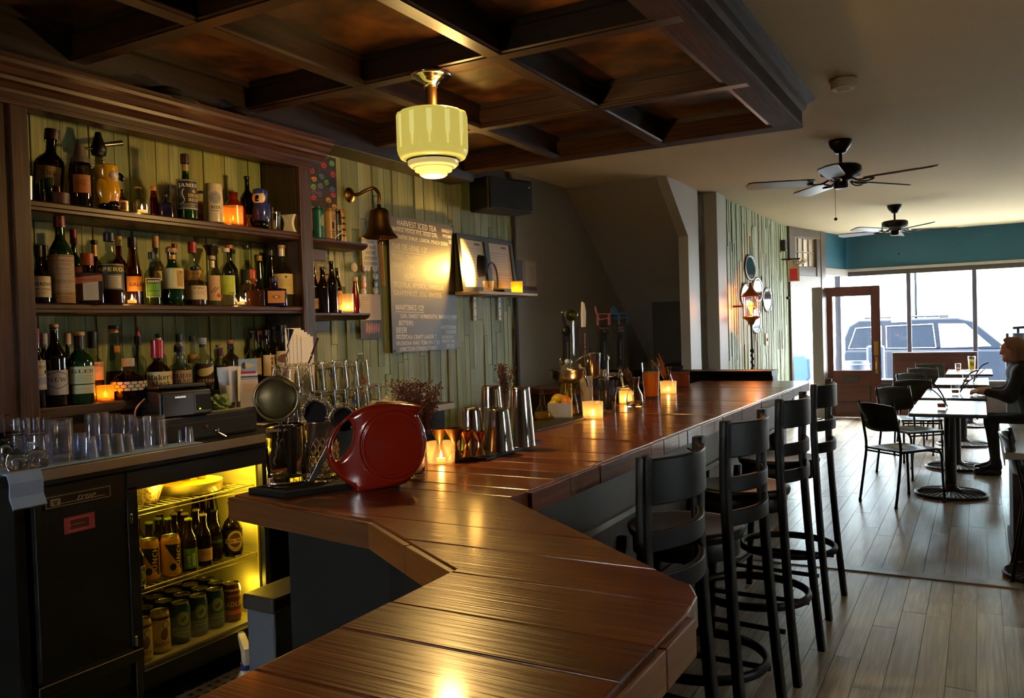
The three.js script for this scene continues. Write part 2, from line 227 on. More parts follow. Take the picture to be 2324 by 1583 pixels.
// front of the room: teal head wall, shop windows, slanted side with the doorway
{
  const wf = struct('wall_front');
  part(wf, 'head_wall', bx(-1.93, XR, 2.385, CEIL, ZS - 0.2, ZS), MAT.teal);
  part(wf, 'sill_wall', bx(-1.93, XR, -0.15, 0.5, ZS - 0.2, ZS), MAT.greyDark);
  const tr1 = struct('trim_1'); part(tr1, 'head_trim', bx(-1.93, XR, 2.345, 2.392, ZS - 0.02, ZS + 0.03, 'x', 0.006), MAT.greyPaint); part(tr1, 'head_trim', bx(-1.93, XR, 2.27, 2.345, ZS - 0.06, ZS + 0.012, 'x', 0.006), MAT.greyDark);
  part(tr1, 'sill_board', bx(-1.93, XR, 0.49, 0.53, ZS - 0.1, ZS + 0.05, 'x', 0.006), MAT.greyDark);
  const post = solid(0x40424e, 0.4);
  let k = 1;
  for (const [a, b] of [[-1.9, -0.99], [-0.99, -0.055], [-0.055, 0.88], [0.88, 1.8], [1.8, XR]]) {
    const w = struct('window_' + k++);
    part(w, 'window_post', bx(b - 0.032, b + 0.032, 0.53, 2.27, ZS - 0.07, ZS + 0.0, 'y', 0.006), post);
    part(w, 'window_pane', bx(a + 0.03, b - 0.03, 0.53, 2.27, ZS - 0.045, ZS - 0.04), MAT.pane);
  }
  // slanted wall from (-2.44, -12.64) to (-1.92, -14.88): local x runs along it
  const dx = 0.526, dz = -2.234, L = Math.hypot(dx, dz), wd = struct('wall_diagonal'); wd.position.set(-2.444, 0, -12.642); wd.rotation.y = Math.atan2(-dz, dx);
  const A = (s) => s * L, brown = solid(0x4a3d30, 0.45);
  part(wd, 'head_wall', bx(A(0.575), L, 2.39, CEIL, -0.12, 0), MAT.teal);
  part(wd, 'head_trim', bx(A(0.575), L, 2.27, 2.39, -0.1, 0.02, 'x', 0.006), MAT.greyPaint);
  part(wd, 'sill_wall', bx(A(0.575), L, -0.15, 0.5, -0.12, 0), MAT.greyDark);
  part(wd, 'corner_post', bx(A(0.87), A(0.93), 0.5, 2.27, -0.1, 0, 'y', 0.005), post);
  const w6 = struct('window_6'); w6.position.copy(wd.position); w6.rotation.copy(wd.rotation); part(w6, 'window_pane', bx(A(0.575), A(0.87), 0.5, 2.27, -0.05, -0.045), MAT.pane); part(w6, 'window_pane', bx(A(0.93), A(0.995), 0.5, 2.27, -0.05, -0.045), MAT.pane);
  // doorway frame and the transom box above
  const df = struct('door_1'); df.position.copy(wd.position); df.rotation.copy(wd.rotation);
  part(df, 'door_jamb', bx(A(0.0), A(0.03), 0, CEIL, -0.13, 0.04, 'y', 0.006), brown); part(df, 'door_jamb', bx(A(0.5), A(0.575), 0, CEIL, -0.13, 0.04, 'y', 0.006), brown);
  part(df, 'door_head', bx(A(0.03), A(0.5), 2.07, 2.24, -0.1, 0.03, 'x', 0.006), MAT.greyPaint);
  part(df, 'transom_frame', [bx(A(0.03), A(0.5), 2.82, CEIL, -0.1, 0.035, 'x', 0.006), bx(A(0.03), A(0.1), 2.24, 2.82, -0.1, 0.03, 'y', 0.006), bx(A(0.44), A(0.5), 2.24, 2.82, -0.1, 0.03, 'y', 0.006), bx(A(0.1), A(0.44), 2.24, 2.38, -0.09, 0.015, 'x', 0.006)], brown);
  const lead = solid(0x8d8274, 0.6), gl = phy({ color: 0xcbbfae, transmission: 0.35, thickness: 0, roughness: 0.5 });
  for (let r = 0; r < 2; r++) for (let c = 0; c < 4; c++) { const x0 = A(0.1) + c * A(0.085), y0 = 2.39 + r * 0.215; part(df, 'transom_pane', bx(x0 + 0.01, x0 + A(0.085) - 0.01, y0 + 0.008, y0 + 0.205, -0.045, -0.03, 'y', 0.004), gl); }
  part(df, 'transom_bars', [...[0, 1, 2, 3, 4].map((c) => bx(A(0.1) + c * A(0.085) - 0.008, A(0.1) + c * A(0.085) + 0.008, 2.38, 2.82, -0.05, -0.015, 'y')), ...[0, 1, 2].map((r) => bx(A(0.1), A(0.44), 2.376 + r * 0.215, 2.392 + r * 0.215, -0.05, -0.012))], lead);
  part(df, 'threshold', bx(A(0.03), A(0.5), -0.1, 0.012, -0.2, 0.02), MAT.greyDark);
}
// half walls with moulded caps beyond the bar
{
  const hw = struct('wall_half'), capP = [[-0.1, 0], [-0.11, 0.055], [-0.14, 0.075], [-0.15, 0.11], [0.15, 0.11], [0.14, 0.075], [0.11, 0.055], [0.1, 0]];
  part(hw, 'half_wall', bx(-3.5, -1.78, 0, 1.0, -8.08, -7.94), MAT.ebony);
  let g = extr(capP, 1.85); g.rotateY(Math.PI / 2); g.translate(-3.53, 0.99, -8.0); part(hw, 'cap_molding', planarUV(g), MAT.ebony);
  part(hw, 'half_wall', bx(-2.85, -2.7, 0, 1.04, -9.85, -8.15), MAT.greyPaint);
  g = extr(capP, 1.75); g.translate(-2.76, 1.03, -9.87); part(hw, 'cap_molding', planarUV(g, 0, 0, 'z'), MAT.ebony);
}

// ---------- bar counter: planks laid crosswise over a black body ----------
function clipStrip(poly, z0, z1) { // keep z0 <= z <= z1
  for (const [lim, s] of [[z0, 1], [z1, -1]]) {
    const out = [];
    for (let i = 0; i < poly.length; i++) { const a = poly[i], b = poly[(i + 1) % poly.length], ia = (a[1] - lim) * s >= 0, ib = (b[1] - lim) * s >= 0; if (ia) out.push(a); if (ia !== ib) { const t = (lim - a[1]) / (b[1] - a[1]); out.push([a[0] + (b[0] - a[0]) * t, lim]); } }
    poly = out;
  }
  return poly.filter((p, i) => { const q = poly[(i + 1) % poly.length]; return Math.hypot(p[0] - q[0], p[1] - q[1]) > 0.003; });
}
{
  const bar = thing('bar_counter', 'long dark bar with glossy worn plank top that steps toward the front', 'bar counter');
  const out = [[-0.47, 0.9], [-0.485, -1.5], [-0.497, -1.6], [-0.53, -1.665], [-0.575, -1.69], [-1.325, -2.3], [-1.325, -7.72], [-2.3, -7.72], [-2.24, -1.995], [-1.54, -1.875], [-1.045, -1.56], [-1.015, 0.9]];
  const th = 0.066; let z = -7.72;
  while (z < 0.88) {
    const w = z < -2.4 ? rnd(0.1, 0.21) : rnd(0.14, 0.24), z1 = Math.min(z + w, 0.9), p = clipStrip(out, z + 0.0012, z1 - 0.0012); z = z1;
    if (p.length < 3) continue;
    const g = extr(p.map(([x, zz]) => [x, -zz]), th, 0.004); g.rotateX(-Math.PI / 2); g.translate(0, BAR - th + rnd(-0.0012, 0.0012), 0); planarUV(g, rnd(5), rnd(5), 'x');
    part(bar, 'plank', g, pick(MAT.bar));
  }
  const edge = (a, b) => { // boards nailed along a cut edge, set just under the top's lip
    const A = V(a[0], 0, a[1]), B = V(b[0], 0, b[1]), L = A.distanceTo(B), g = planarUV(new RoundedBoxGeometry(L, 0.075, 0.022, 2, 0.004), rnd(3), rnd(3)); g.translate(L / 2, 0, 0);
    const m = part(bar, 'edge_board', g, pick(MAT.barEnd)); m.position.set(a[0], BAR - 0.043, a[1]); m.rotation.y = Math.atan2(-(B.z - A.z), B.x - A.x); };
  edge([-2.25, -1.985], [-1.535, -1.863]); edge([-1.535, -1.863], [-1.29, -1.705]); edge([-1.285, -1.702], [-1.04, -1.549]);
  { let zz = -2.42; while (zz > -7.6) { const w = Math.min(rnd(0.1, 0.34), 7.72 + zz); const m = part(bar, 'edge_block', bx(-1.335, -1.309 + rnd(0.004), BAR - 0.078, BAR - 0.006, zz - w + 0.002, zz - 0.002, 'z', 0.003), pick(MAT.bar)); zz -= w; } }
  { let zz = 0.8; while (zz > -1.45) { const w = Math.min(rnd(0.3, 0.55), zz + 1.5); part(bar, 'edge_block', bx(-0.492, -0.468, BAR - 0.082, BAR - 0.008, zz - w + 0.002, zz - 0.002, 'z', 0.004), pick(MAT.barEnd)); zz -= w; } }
  const body = (pts, y0, y1, m, n) => { const g = extr(pts.map(([x, zz]) => [x, -zz]), y1 - y0, 0.002); g.rotateX(-Math.PI / 2); g.translate(0, y0, 0); part(bar, n, planarUV(g), m); };
  body([[-1.62, -7.66], [-2.2, -7.66], [-2.06, -2.06], [-1.56, -1.965], [-1.13, -1.68], [-1.1, 0.9], [-0.62, 0.9], [-0.62, -1.4], [-1.62, -2.25]], 0, 0.94, MAT.blackMatt, 'body');
  part(bar, 'front_apron', bx(-1.5, -1.455, 0.7, 0.935, -7.6, -2.3, 'z', 0.004), std({ color: 0x4c4843, roughness: 0.4 }), 'grey painted apron under the front edge');
  part(bar, 'apron_strip', bx(-1.502, -1.438, 0.672, 0.7, -7.6, -2.3, 'z', 0.005), MAT.greyPaint);
  for (let i = 0; i < 6; i++) { const z0 = -2.75 - i * 0.82; part(bar, 'front_panel', [bx(-1.622, -1.6, 0.16, 0.66, z0 - 0.74, z0, 'y', 0.004), bx(-1.62, -1.585, 0.1, 0.16, z0 - 0.8, z0 + 0.02, 'z', 0.004), bx(-1.62, -1.585, 0.16, 0.66, z0 - 0.8, z0 - 0.74, 'y', 0.004)], MAT.dark2); }
  part(bar, 'skirting', bx(-1.63, -1.57, 0, 0.1, -7.66, -2.55, 'z', 0.006), MAT.dark2);
  for (const zz of [-7.5, -5.2]) part(bar, 'corner_post', bx(-1.62, -1.5, 0.0, 0.94, zz - 0.06, zz + 0.06, 'y', 0.01), MAT.dark);
  part(bar, 'purse_hook', tube([[-1.45, 0.86, -4.55], [-1.42, 0.84, -4.55], [-1.41, 0.8, -4.55], [-1.43, 0.78, -4.55], [-1.44, 0.8, -4.55]], 0.005, 12), MAT.black);
  part(bar, 'front_panel', bx(-0.618, -0.6, 0.02, 0.93, -1.6, 0.9, 'y'), MAT.dark);
}
// ---------- bar stools ----------
const stools = [];
{
  const s = thing('bar_stool', 'black ladder-back bar stool nearest the camera, under the bar corner', 'stool', [0, 0, 0], 0, 'bar stools');
  // local: backrest towards +x, seat centre at x = -0.26
  const m = MAT.ebony, hz = 0.215;
  for (const k of [-1, 1]) {
    const pts = [[0.05, 0, k * 0.225], [0.02, 0.35, k * 0.215], [-0.005, 0.78, k * 0.2], [-0.012, 1.0, k * 0.2], [-0.005, 1.225, k * 0.205]], g = sweepRect(pts, 0.032, 0.05);
    part(s, 'back_leg', g, m);
    part(s, 'front_leg', sweepRect([[-0.48, 0, k * 0.2], [-0.455, 0.4, k * 0.185], [-0.43, 0.77, k * 0.165]], 0.034, 0.036), m);
    part(s, 'stretcher', rod(V(-0.46, 0.22, k * 0.19), V(0.0, 0.22, k * 0.215), 0.012), m);
  }
  part(s, 'stretcher', rod(V(-0.465, 0.19, -0.19), V(-0.465, 0.19, 0.19), 0.012), m);
  { // curved slats: bowed away from the sitter
    for (const [y, h, b, xo] of [[1.155, 0.12, 0.075, -0.006], [1.0, 0.055, 0.07, -0.01], [0.885, 0.055, 0.065, -0.006]]) {
      const sh = []; const n = 40; for (let i = 0; i <= n; i++) { const t = i / n * 2 - 1; sh.push([xo + b * (1 - t * t), t * 0.205]); } for (let i = n; i >= 0; i--) { const t = i / n * 2 - 1; sh.push([xo - 0.02 + b * (1 - t * t), t * 0.205]); }
      const g = extr(sh.map(([x, zz]) => [x, -zz]), h, 0.004); g.rotateX(-Math.PI / 2); g.translate(0, y - h / 2, 0); part(s, 'back_slat', planarUV(g, 0, 0, 'z'), m);
    }
  }
  const seat = lathe([[0, -0.012], [0.1, -0.008], [0.19, 0.002], [0.212, 0.0], [0.216, -0.012], [0.21, -0.032], [0.19, -0.04], [0, -0.04]], 36); seat.scale(1.02, 1, 1); seat.translate(-0.245, 0.805, 0); part(s, 'seat', seat, m);
  part(s, 'seat_frame', (() => { const g = lathe([[0.185, 0], [0.2, 0], [0.2, 0.06], [0.185, 0.06], [0.185, 0]], 36); g.translate(-0.245, 0.705, 0); return g; })(), m);
  const fr = new THREE.TorusGeometry(0.232, 0.013, 8, 48); fr.rotateX(Math.PI / 2); fr.scale(1.08, 1.5, 1.02); fr.translate(-0.205, 0.31, 0); part(s, 'foot_ring', fr, m);
  const P = [[-0.735, 0, -2.2], [-0.74, 0, -3.02], [-0.735, 0, -3.86], [-0.745, 0, -4.74]], L = ['black ladder-back bar stool second from the bar corner', 'black ladder-back bar stool third from the bar corner', 'farthest of the black ladder-back bar stools along the bar'];
  s.position.set(...P[0]); s.rotation.y = -0.05; stools.push(s); for (let i = 1; i < 4; i++) copyOf(s, L[i - 1], P[i], [0, -0.08, -0.06, -0.03][i]);
}
function sweepRect(pts, w, d) { // rounded rectangular section swept along a curve, w across x, d across z
  const c = new THREE.CatmullRomCurve3(pts.map((p) => V(...p))), n = 14, k = rrect(w, d, w * 0.3, 2), pos = [], idx = [];
  for (let i = 0; i <= n; i++) { const p = c.getPoint(i / n); for (const [a, b] of k) pos.push(p.x + a, p.y, p.z + b); }
  const q = k.length; for (let i = 0; i < n; i++) for (let j = 0; j < q; j++) { const a = i * q + j, b = i * q + (j + 1) % q; idx.push(a, a + q, b, b, a + q, b + q); }
  for (const e of [0, n]) { const c0 = pos.length / 3, p = c.getPoint(e / n); pos.push(p.x, p.y, p.z); for (let j = 0; j < q; j++) { const a = e * q + j, b = e * q + (j + 1) % q; e ? idx.push(c0, b, a) : idx.push(c0, a, b); } }
  const g = new THREE.BufferGeometry(); g.setAttribute('position', new THREE.Float32BufferAttribute(pos, 3)); g.setIndex(idx); g.computeVertexNormals(); return planarUV(g, 0, 0, 'y');
}
// ---------- back bar: shelf cabinet on the wall, counter and cooler ----------
const SH = [1.3, 1.724, 2.137];
{
  const c = thing('shelf_cabinet', 'tall dark wooden back-bar shelf unit with moulded cornice, full of bottles', 'shelf');
  const m = MAT.darkRed;
  part(c, 'side_post', bx(-3.57, -3.29, 1.22, 2.62, -1.93, -1.72, 'y', 0.004), m); part(c, 'side_post', bx(-3.57, -3.29, 1.12, 2.62, -3.565, -3.465, 'y', 0.004), MAT.dark);
  part(c, 'post_facing', bx(-3.3, -3.275, 1.22, 2.5, -1.95, -1.88, 'y', 0.004), m); part(c, 'post_facing', bx(-3.3, -3.278, 1.12, 2.5, -3.49, -3.462, 'y', 0.004), m);
  part(c, 'header', bx(-3.36, -3.282, 2.5, 2.6, -3.56, -1.72, 'z', 0.004), m); part(c, 'header_strip', bx(-3.3, -3.27, 2.497, 2.52, -3.56, -1.72, 'z', 0.004), m);
  const prof = [[0, 0], [0.01, 0], [0.012, 0.012], [0.03, 0.03], [0.05, 0.036], [0.055, 0.05], [0.07, 0.055], [0.085, 0.075], [0.105, 0.085], [0.108, 0.1], [0.118, 0.104], [0.118, 0.118], [0, 0.118]];
  const g = extr(prof, 2.02); g.translate(-3.29, 2.545, -3.65); part(c, 'cornice', planarUV(g, 0, 0, 'z'), m);
  part(c, 'top_board', bx(-3.57, -3.2, 2.63, 2.655, -3.62, -1.65, 'z'), MAT.dark);
  for (const y of [SH[1], SH[2]]) { const pr = [[-0.28, 0], [-0.008, 0], [0, -0.006], [0, -0.022], [-0.008, -0.026], [-0.008, -0.038], [-0.018, -0.044], [-0.28, -0.044]]; const q = extr(pr, 1.535); q.translate(-3.29, y, -3.466); part(c, 'shelf', planarUV(q, rnd(2), 0, 'z'), m); }
  part(c, 'shelf', bx(-3.57, -3.285, SH[0] - 0.045, SH[0], -3.465, -1.93, 'z', 0.005), MAT.dark);
  part(c, 'lower_board', bx(-3.57, -3.33, 1.105, SH[0] - 0.045, -3.47, -1.72, 'z'), MAT.dark2);
  // two short shelves on the wall beside the cabinet
  for (const [y, lab] of [[2.13, 'short dark wall shelf beside the cabinet holding beer cans'], [1.69, 'short dark wall shelf beside the cabinet holding brown beer bottles']]) {
    const w = thing('wall_shelf', lab, 'shelf'); const q = extr([[0, 0], [0.2, 0], [0.2, -0.012], [0.185, -0.03], [0.16, -0.04], [0, -0.04]], 0.58); q.translate(-3.57, y, -4.15); part(w, 'shelf_board', planarUV(q, rnd(2), 0, 'z'), MAT.darkRed); part(w, 'bracket_board', bx(-3.562, -3.54, y - 0.11, y - 0.04, -3.95, -3.57, 'z', 0.003), MAT.darkRed);
  }
}
{
  const ct = thing('back_counter', 'grey metal-edged counter top running along the wall over the cooler', 'counter');
  part(ct, 'counter_top', bx(-3.56, -2.985, 1.06, CNT, -4.5, -1.55, 'z', 0.004), std({ color: 0x3c3a3a, roughness: 0.22, metalness: 0.3 }));
  part(ct, 'front_lip', bx(-2.99, -2.98, 1.058, CNT - 0.003, -4.5, -1.7, 'z', 0.002), std({ color: 0x857a70, roughness: 0.4, metalness: 0.4 }));
  part(ct, 'cabinet_below', bx(-3.55, -3.05, 0.0, 1.06, -4.48, -3.15, 'z'), MAT.blackMatt);
  const f = thing('back_bar_cooler', 'black two-door back-bar cooler with lit glass door showing beer', 'refrigerator'), x = -3.02, k = MAT.black;
  const z0 = -1.7, z1 = -2.15, z2 = -2.84;
  part(f, 'cabinet', [bx(-3.54, -3.5, 0.1, 1.05, z2 - 0.08, z0, 'z'), bx(-3.5, x - 0.03, 0.98, 1.05, z2 - 0.08, z0, 'z'), bx(-3.5, x - 0.03, 0.1, 0.2, z2 - 0.08, z0, 'z'), bx(-3.5, x - 0.03, 0.2, 0.98, z2 - 0.08, z2 - 0.03, 'y'), bx(-3.5, x - 0.03, 0.2, 0.98, z1, z1 + 0.05, 'y'), bx(-3.5, x - 0.03, 0.2, 0.98, z0 - 0.04, z0, 'y')], k);
  part(f, 'base_kick', bx(-3.5, -3.22, 0, 0.1, z2 - 0.08, z0, 'z'), MAT.blackMatt);
  const lin = std({ color: 0x8a845c, roughness: 0.45 });
  part(f, 'liner', [bx(-3.5, -3.49, 0.2, 0.98, z2 - 0.03, z1, 'z'), bx(-3.49, x - 0.03, 0.97, 0.98, z2 - 0.03, z1, 'z'), bx(-3.49, x - 0.03, 0.2, 0.21, z2 - 0.03, z1, 'z'), bx(-3.49, x - 0.03, 0.21, 0.97, z2 - 0.03, z2 - 0.02, 'y'), bx(-3.49, x - 0.03, 0.21, 0.97, z1 - 0.01, z1, 'y')], lin);
  // left door, solid
  const d1 = part(f, 'door', bx(x - 0.03, x, 0.17, 1.03, z1 + 0.004, z0 - 0.06, 'y', 0.006), MAT.black, 'solid black door with name badge');
  const bd = cell(300, 60, (c, w, h) => { bgc(c, w, h, '#0c0c0c'); c.strokeStyle = '#8a8272'; c.lineWidth = 4; c.strokeRect(6, 6, w - 12, h - 12); c.fillStyle = '#8a8272'; c.fillRect(24, 16, 44, 32); c.fillRect(70, 40, 200, 4); c.fillStyle = '#0c0c0c'; c.fillRect(34, 26, 24, 5); c.fillRect(40, 34, 12, 8); c.save(); c.transform(1, 0, -0.3, 1, 20, 0); txt(c, 'true', 170, 30, 40, '#a39a86', 'serif', 'italic bold', 'center', 150); c.restore(); });
  let s = sheet(d1, 'badge', 0.27, 0.05, bd, MAT.printGloss, 'chrome-lettered name badge', 0.004); s.position.set(x + 0.003, 0.968, -1.93); s.rotation.y = Math.PI / 2;
  const st = cell(120, 64, (c, w, h) => { bgc(c, w, h, '#9c3f46'); c.fillStyle = '#4a1a20'; c.fillRect(24, 14, 72, 36); lines(c, 14, 100, 10, 3, 22, '#c8737a', 2); });
  s = sheet(d1, 'sticker', 0.125, 0.062, st, MAT.print, 'small pink sticker', 0.0012); s.position.set(x + 0.0015, 0.868, -1.93); s.rotation.y = Math.PI / 2;
  // right door, glass in a black frame
  const gz0 = z1 - 0.012, gz1 = z2 - 0.03;
  const d2 = part(f, 'glass_door_frame', [bx(x - 0.03, x + 0.008, 0.95, 1.03, gz1 - 0.02, gz0 + 0.03, 'z', 0.006), bx(x - 0.03, x + 0.008, 0.13, 0.2, gz1 - 0.02, gz0 + 0.03, 'z', 0.006), bx(x - 0.03, x + 0.008, 0.18, 0.97, gz0 - 0.02, gz0 + 0.03, 'y', 0.006), bx(x - 0.03, x + 0.008, 0.18, 0.97, gz1 - 0.02, gz1 + 0.012, 'y', 0.006)], MAT.black);
  part(d2, 'glass_pane', bx(x - 0.012, x - 0.008, 0.19, 0.96, gz1, gz0), MAT.pane);
  part(f, 'door_seal', bx(x - 0.04, x - 0.03, 0.2, 0.965, gz1 - 0.004, gz1 + 0.02, 'y'), std({ color: 0xb0a050, roughness: 0.4 }));
  part(f, 'hinge', [bx(x, x + 0.015, 0.82, 0.86, z1 + 0.0, z1 + 0.012, 'y', 0.004), bx(x, x + 0.015, 0.3, 0.36, z1 + 0.0, z1 + 0.012, 'y', 0.004)], MAT.steel);
  // wire shelves
  for (const y of [0.52, 0.85]) { const w = []; for (let i = 0; i < 20; i++) w.push(rod(V(x - 0.06, y - 0.004, gz1 + 0.02 + i * 0.034), V(-3.48, y - 0.004, gz1 + 0.02 + i * 0.034), 0.0022, 5)); w.push(rod(V(x - 0.055, y - 0.004, gz1), V(x - 0.055, y - 0.004, gz0), 0.004, 6), rod(V(x - 0.055, y - 0.022, gz1), V(x - 0.055, y - 0.022, gz0), 0.003, 6), rod(V(-3.2, y - 0.008, gz1), V(-3.2, y - 0.008, gz0), 0.003, 6)); part(f, 'wire_shelf', w, std({ color: 0xcabf80, metalness: 0.6, roughness: 0.35 })); }
  part(f, 'lamp_tube', [rod(V(x - 0.07, 0.955, gz1 + 0.03), V(x - 0.07, 0.955, gz0 - 0.03), 0.007, 10)], glow(0xffe04a, 6));
  for (const [yy, zz, i] of [[0.935, -2.35, 0.5], [0.935, -2.68, 0.55], [0.7, -2.8, 0.25], [0.36, -2.8, 0.12]]) { const l = new THREE.PointLight(0xffd43a, i); l.position.set(x - 0.1, yy, zz); l.castShadow = true; l.name = 'cooler_lamp'; f.add(l); }
  // metal guard rail low in front of the solid door
  const gr = thing('kick_guard', 'dark angle-iron guard frame standing low before the solid cooler door', 'frame'); part(gr, 'top_rail', bx(-2.95, -2.9, 0.3, 0.345, -2.1, -1.68, 'z', 0.004), MAT.darkSteel); part(gr, 'side_rail', bx(-2.95, -2.91, 0, 0.345, -1.71, -1.68, 'y', 0.004), MAT.darkSteel); part(gr, 'side_rail', bx(-2.95, -2.91, 0, 0.345, -2.1, -2.07, 'y', 0.004), MAT.darkSteel); part(gr, 'rivet', [0.08, 0.14, 0.2, 0.26].map((y) => tr(cyl(0.008, 0.006, 0.008, 10), -2.91, y, -1.695, 0, 0, -Math.PI / 2)), MAT.steel);
}

// ---------- bottles: body lofted from a profile, label, cap and contents as parts ----------
const PROF = { // [radius share, height share]
  wine: [[0.9, 0], [1, 0.02], [1, 0.6], [0.93, 0.66], [0.66, 0.73], [0.42, 0.79], [0.37, 0.84], [0.36, 0.97], [0.4, 0.975], [0.4, 1]],
  spirit: [[0.92, 0], [1, 0.02], [1, 0.58], [0.95, 0.63], [0.72, 0.69], [0.42, 0.74], [0.34, 0.78], [0.33, 0.97], [0.38, 0.975], [0.38, 1]],
  round: [[0.9, 0], [1, 0.03], [1, 0.46], [0.96, 0.55], [0.8, 0.63], [0.5, 0.69], [0.34, 0.73], [0.31, 0.8], [0.31, 0.97], [0.36, 0.975], [0.36, 1]],
  squat: [[0.94, 0], [1, 0.04], [1, 0.42], [0.95, 0.5], [0.7, 0.64], [0.4, 0.72], [0.27, 0.76], [0.26, 0.96], [0.3, 0.965], [0.3, 1]],
  taper: [[0.95, 0], [1, 0.03], [0.96, 0.3], [0.82, 0.52], [0.66, 0.7], [0.5, 0.86], [0.46, 0.96], [0.5, 1]],
  beer: [[0.92, 0], [1, 0.02], [1, 0.56], [0.95, 0.61], [0.72, 0.69], [0.5, 0.76], [0.43, 0.86], [0.42, 0.955], [0.47, 0.96], [0.47, 0.985], [0.42, 1]],
  square: [[0.95, 0], [1, 0.02], [1, 0.6], [0.93, 0.65], [0.5, 0.7], [0.34, 0.74], [0.32, 0.96], [0.36, 0.97], [0.36, 1]],
  liq: [[0.95, 0], [1, 0.03], [1, 0.5], [0.97, 0.55], [0.6, 0.62], [0.36, 0.68], [0.32, 0.76], [0.31, 0.97], [0.36, 0.975], [0.36, 1]],
  belly: [[0.8, 0], [0.86, 0.03], [0.98, 0.14], [0.9, 0.28], [0.84, 0.42], [0.8, 0.55], [0.6, 0.66], [0.4, 0.74], [0.36, 0.8], [0.36, 0.97], [0.42, 0.975], [0.42, 1]],
};
function loft(prof, r, h, sq = 0, seg = 28, shrink = 0, y1 = 1) {
  const pos = [], idx = [], rows = []; let pr = prof;
  if (y1 < 1) { pr = []; for (let i = 0; i < prof.length; i++) { if (prof[i][1] <= y1) pr.push(prof[i]); else { const a = prof[i - 1], b = prof[i], t = (y1 - a[1]) / (b[1] - a[1]); pr.push([a[0] + (b[0] - a[0]) * t, y1]); break; } } }
  const all = [[0, pr[0][1]], ...pr, [0, pr[pr.length - 1][1]]];
  all.forEach(([k, y], i) => { const first = i === 0, last = i === all.length - 1; rows.push(pos.length / 3); const pw = sq && k > 0.6 ? 7 : 2, R = Math.max(k * r - (k > 0.1 ? shrink : 0), 1e-5); for (let j = 0; j <= seg; j++) { const t = j / seg * 2 * Math.PI, c = Math.cos(t), s = Math.sin(t), q = pw === 2 ? 1 : Math.pow(Math.abs(c) ** pw + Math.abs(s) ** pw, -1 / pw); pos.push(R * q * s, y * h + (first ? shrink : last ? -shrink * 0.2 : 0), R * q * c); } });
  for (let i = 0; i < all.length - 1; i++) for (let j = 0; j < seg; j++) { const a = rows[i] + j, b = rows[i + 1] + j; idx.push(a, a + 1, b, a + 1, b + 1, b); }
  const g = new THREE.BufferGeometry(); g.setAttribute('position', new THREE.Float32BufferAttribute(pos, 3)); g.setAttribute('uv', new THREE.Float32BufferAttribute(new Float32Array(pos.length / 3 * 2), 2)); g.setIndex(idx);
  const n = g.toNonIndexed(); n.computeVertexNormals(); n.deleteAttribute('normal'); const w = mergeVertices(n, 1e-6); w.computeVertexNormals(); return w;
}
const patch = (r, y0, y1, arc, rect, a0 = 0, r1 = r) => uvRect(new THREE.CylinderGeometry(r1 + 0.0007, r + 0.0007, y1 - y0, 16, 1, true, a0 - arc / 2, arc), rect).translate(0, (y0 + y1) / 2, 0);
const DARK = { blk: phy({ color: 0x050505, roughness: 0.09, clearcoat: 0.3 }), grn: phy({ color: 0x0c2c14, roughness: 0.08, clearcoat: 0.3 }), brn: phy({ color: 0x140804, roughness: 0.09, clearcoat: 0.3 }), pur: phy({ color: 0x141030, roughness: 0.1, clearcoat: 0.3 }), blu: phy({ color: 0x10142c, roughness: 0.1, clearcoat: 0.3 }), red: phy({ color: 0x5a0c08, roughness: 0.12 }) };
// o: prof, g (a DARK key, a tint colour or nothing for clear), l [colour, level], cap [colour, share of height, radius share, roughness], lab [rect, y0, y1, arc, turn], more labels, neck [colour, y0, y1]
function bottle(name, label, [x, y, z, h, r], o = {}) {
  const b = thing(name, label, 'bottle', [x, y, z], o.ry ?? 1.15, o.group), pf = PROF[o.prof ?? 'spirit'], sq = o.prof === 'square' || o.sq, cap = o.cap ?? [0x111111, 0.08], hb = h * (1 - cap[1] * 0.55);
  const glassM = typeof o.g === 'string' ? DARK[o.g] : o.g ? tint(o.g) : tint(0xd2d8cc);
  part(b, 'glass', loft(pf, r, hb, sq), glassM);
  if (o.l) part(b, 'contents', loft(pf, r, hb, sq, 24, 0.0016, o.l[1]), liquid(o.l[0]));
  const nr = pf[pf.length - 1][0] * r * (cap[2] ?? 1.08);
  part(b, 'cap', lathe([[0, h], [nr * 0.93, h], [nr, h - 0.002], [nr, h * (1 - cap[1])], [nr * 0.9, h * (1 - cap[1])]], 20), solid(cap[0], cap[3] ?? 0.4, cap[4] ?? 0));
  for (const L of [].concat(o.lab ? [o.lab] : [], o.labs ?? [])) { const rr = sq ? r : r * (L[5] ?? 1); if (sq && !L[6]) { const w = r * 2 * (L[3] ?? 0.8), g = sheetGeo(w, (L[2] - L[1]) * h, L[0], 0.001); g.translate(0, (L[1] + L[2]) / 2 * h, r + 0.0006); part(b, 'label', g, MAT.print); } else part(b, 'label', patch(rr, L[1] * h, L[2] * h, L[3] ?? 2.2, L[0], L[4] ?? 0), MAT.print); }
  if (o.neck) { const [c, y0, y1, k] = o.neck; part(b, 'neck_band', lathe([[pf[pf.length - 3][0] * r * 1.05 * (k ?? 1), y0 * h], [pf[pf.length - 3][0] * r * 1.05, y1 * h]], 18), solid(c, 0.35, 0.2)); }
  return b;
}
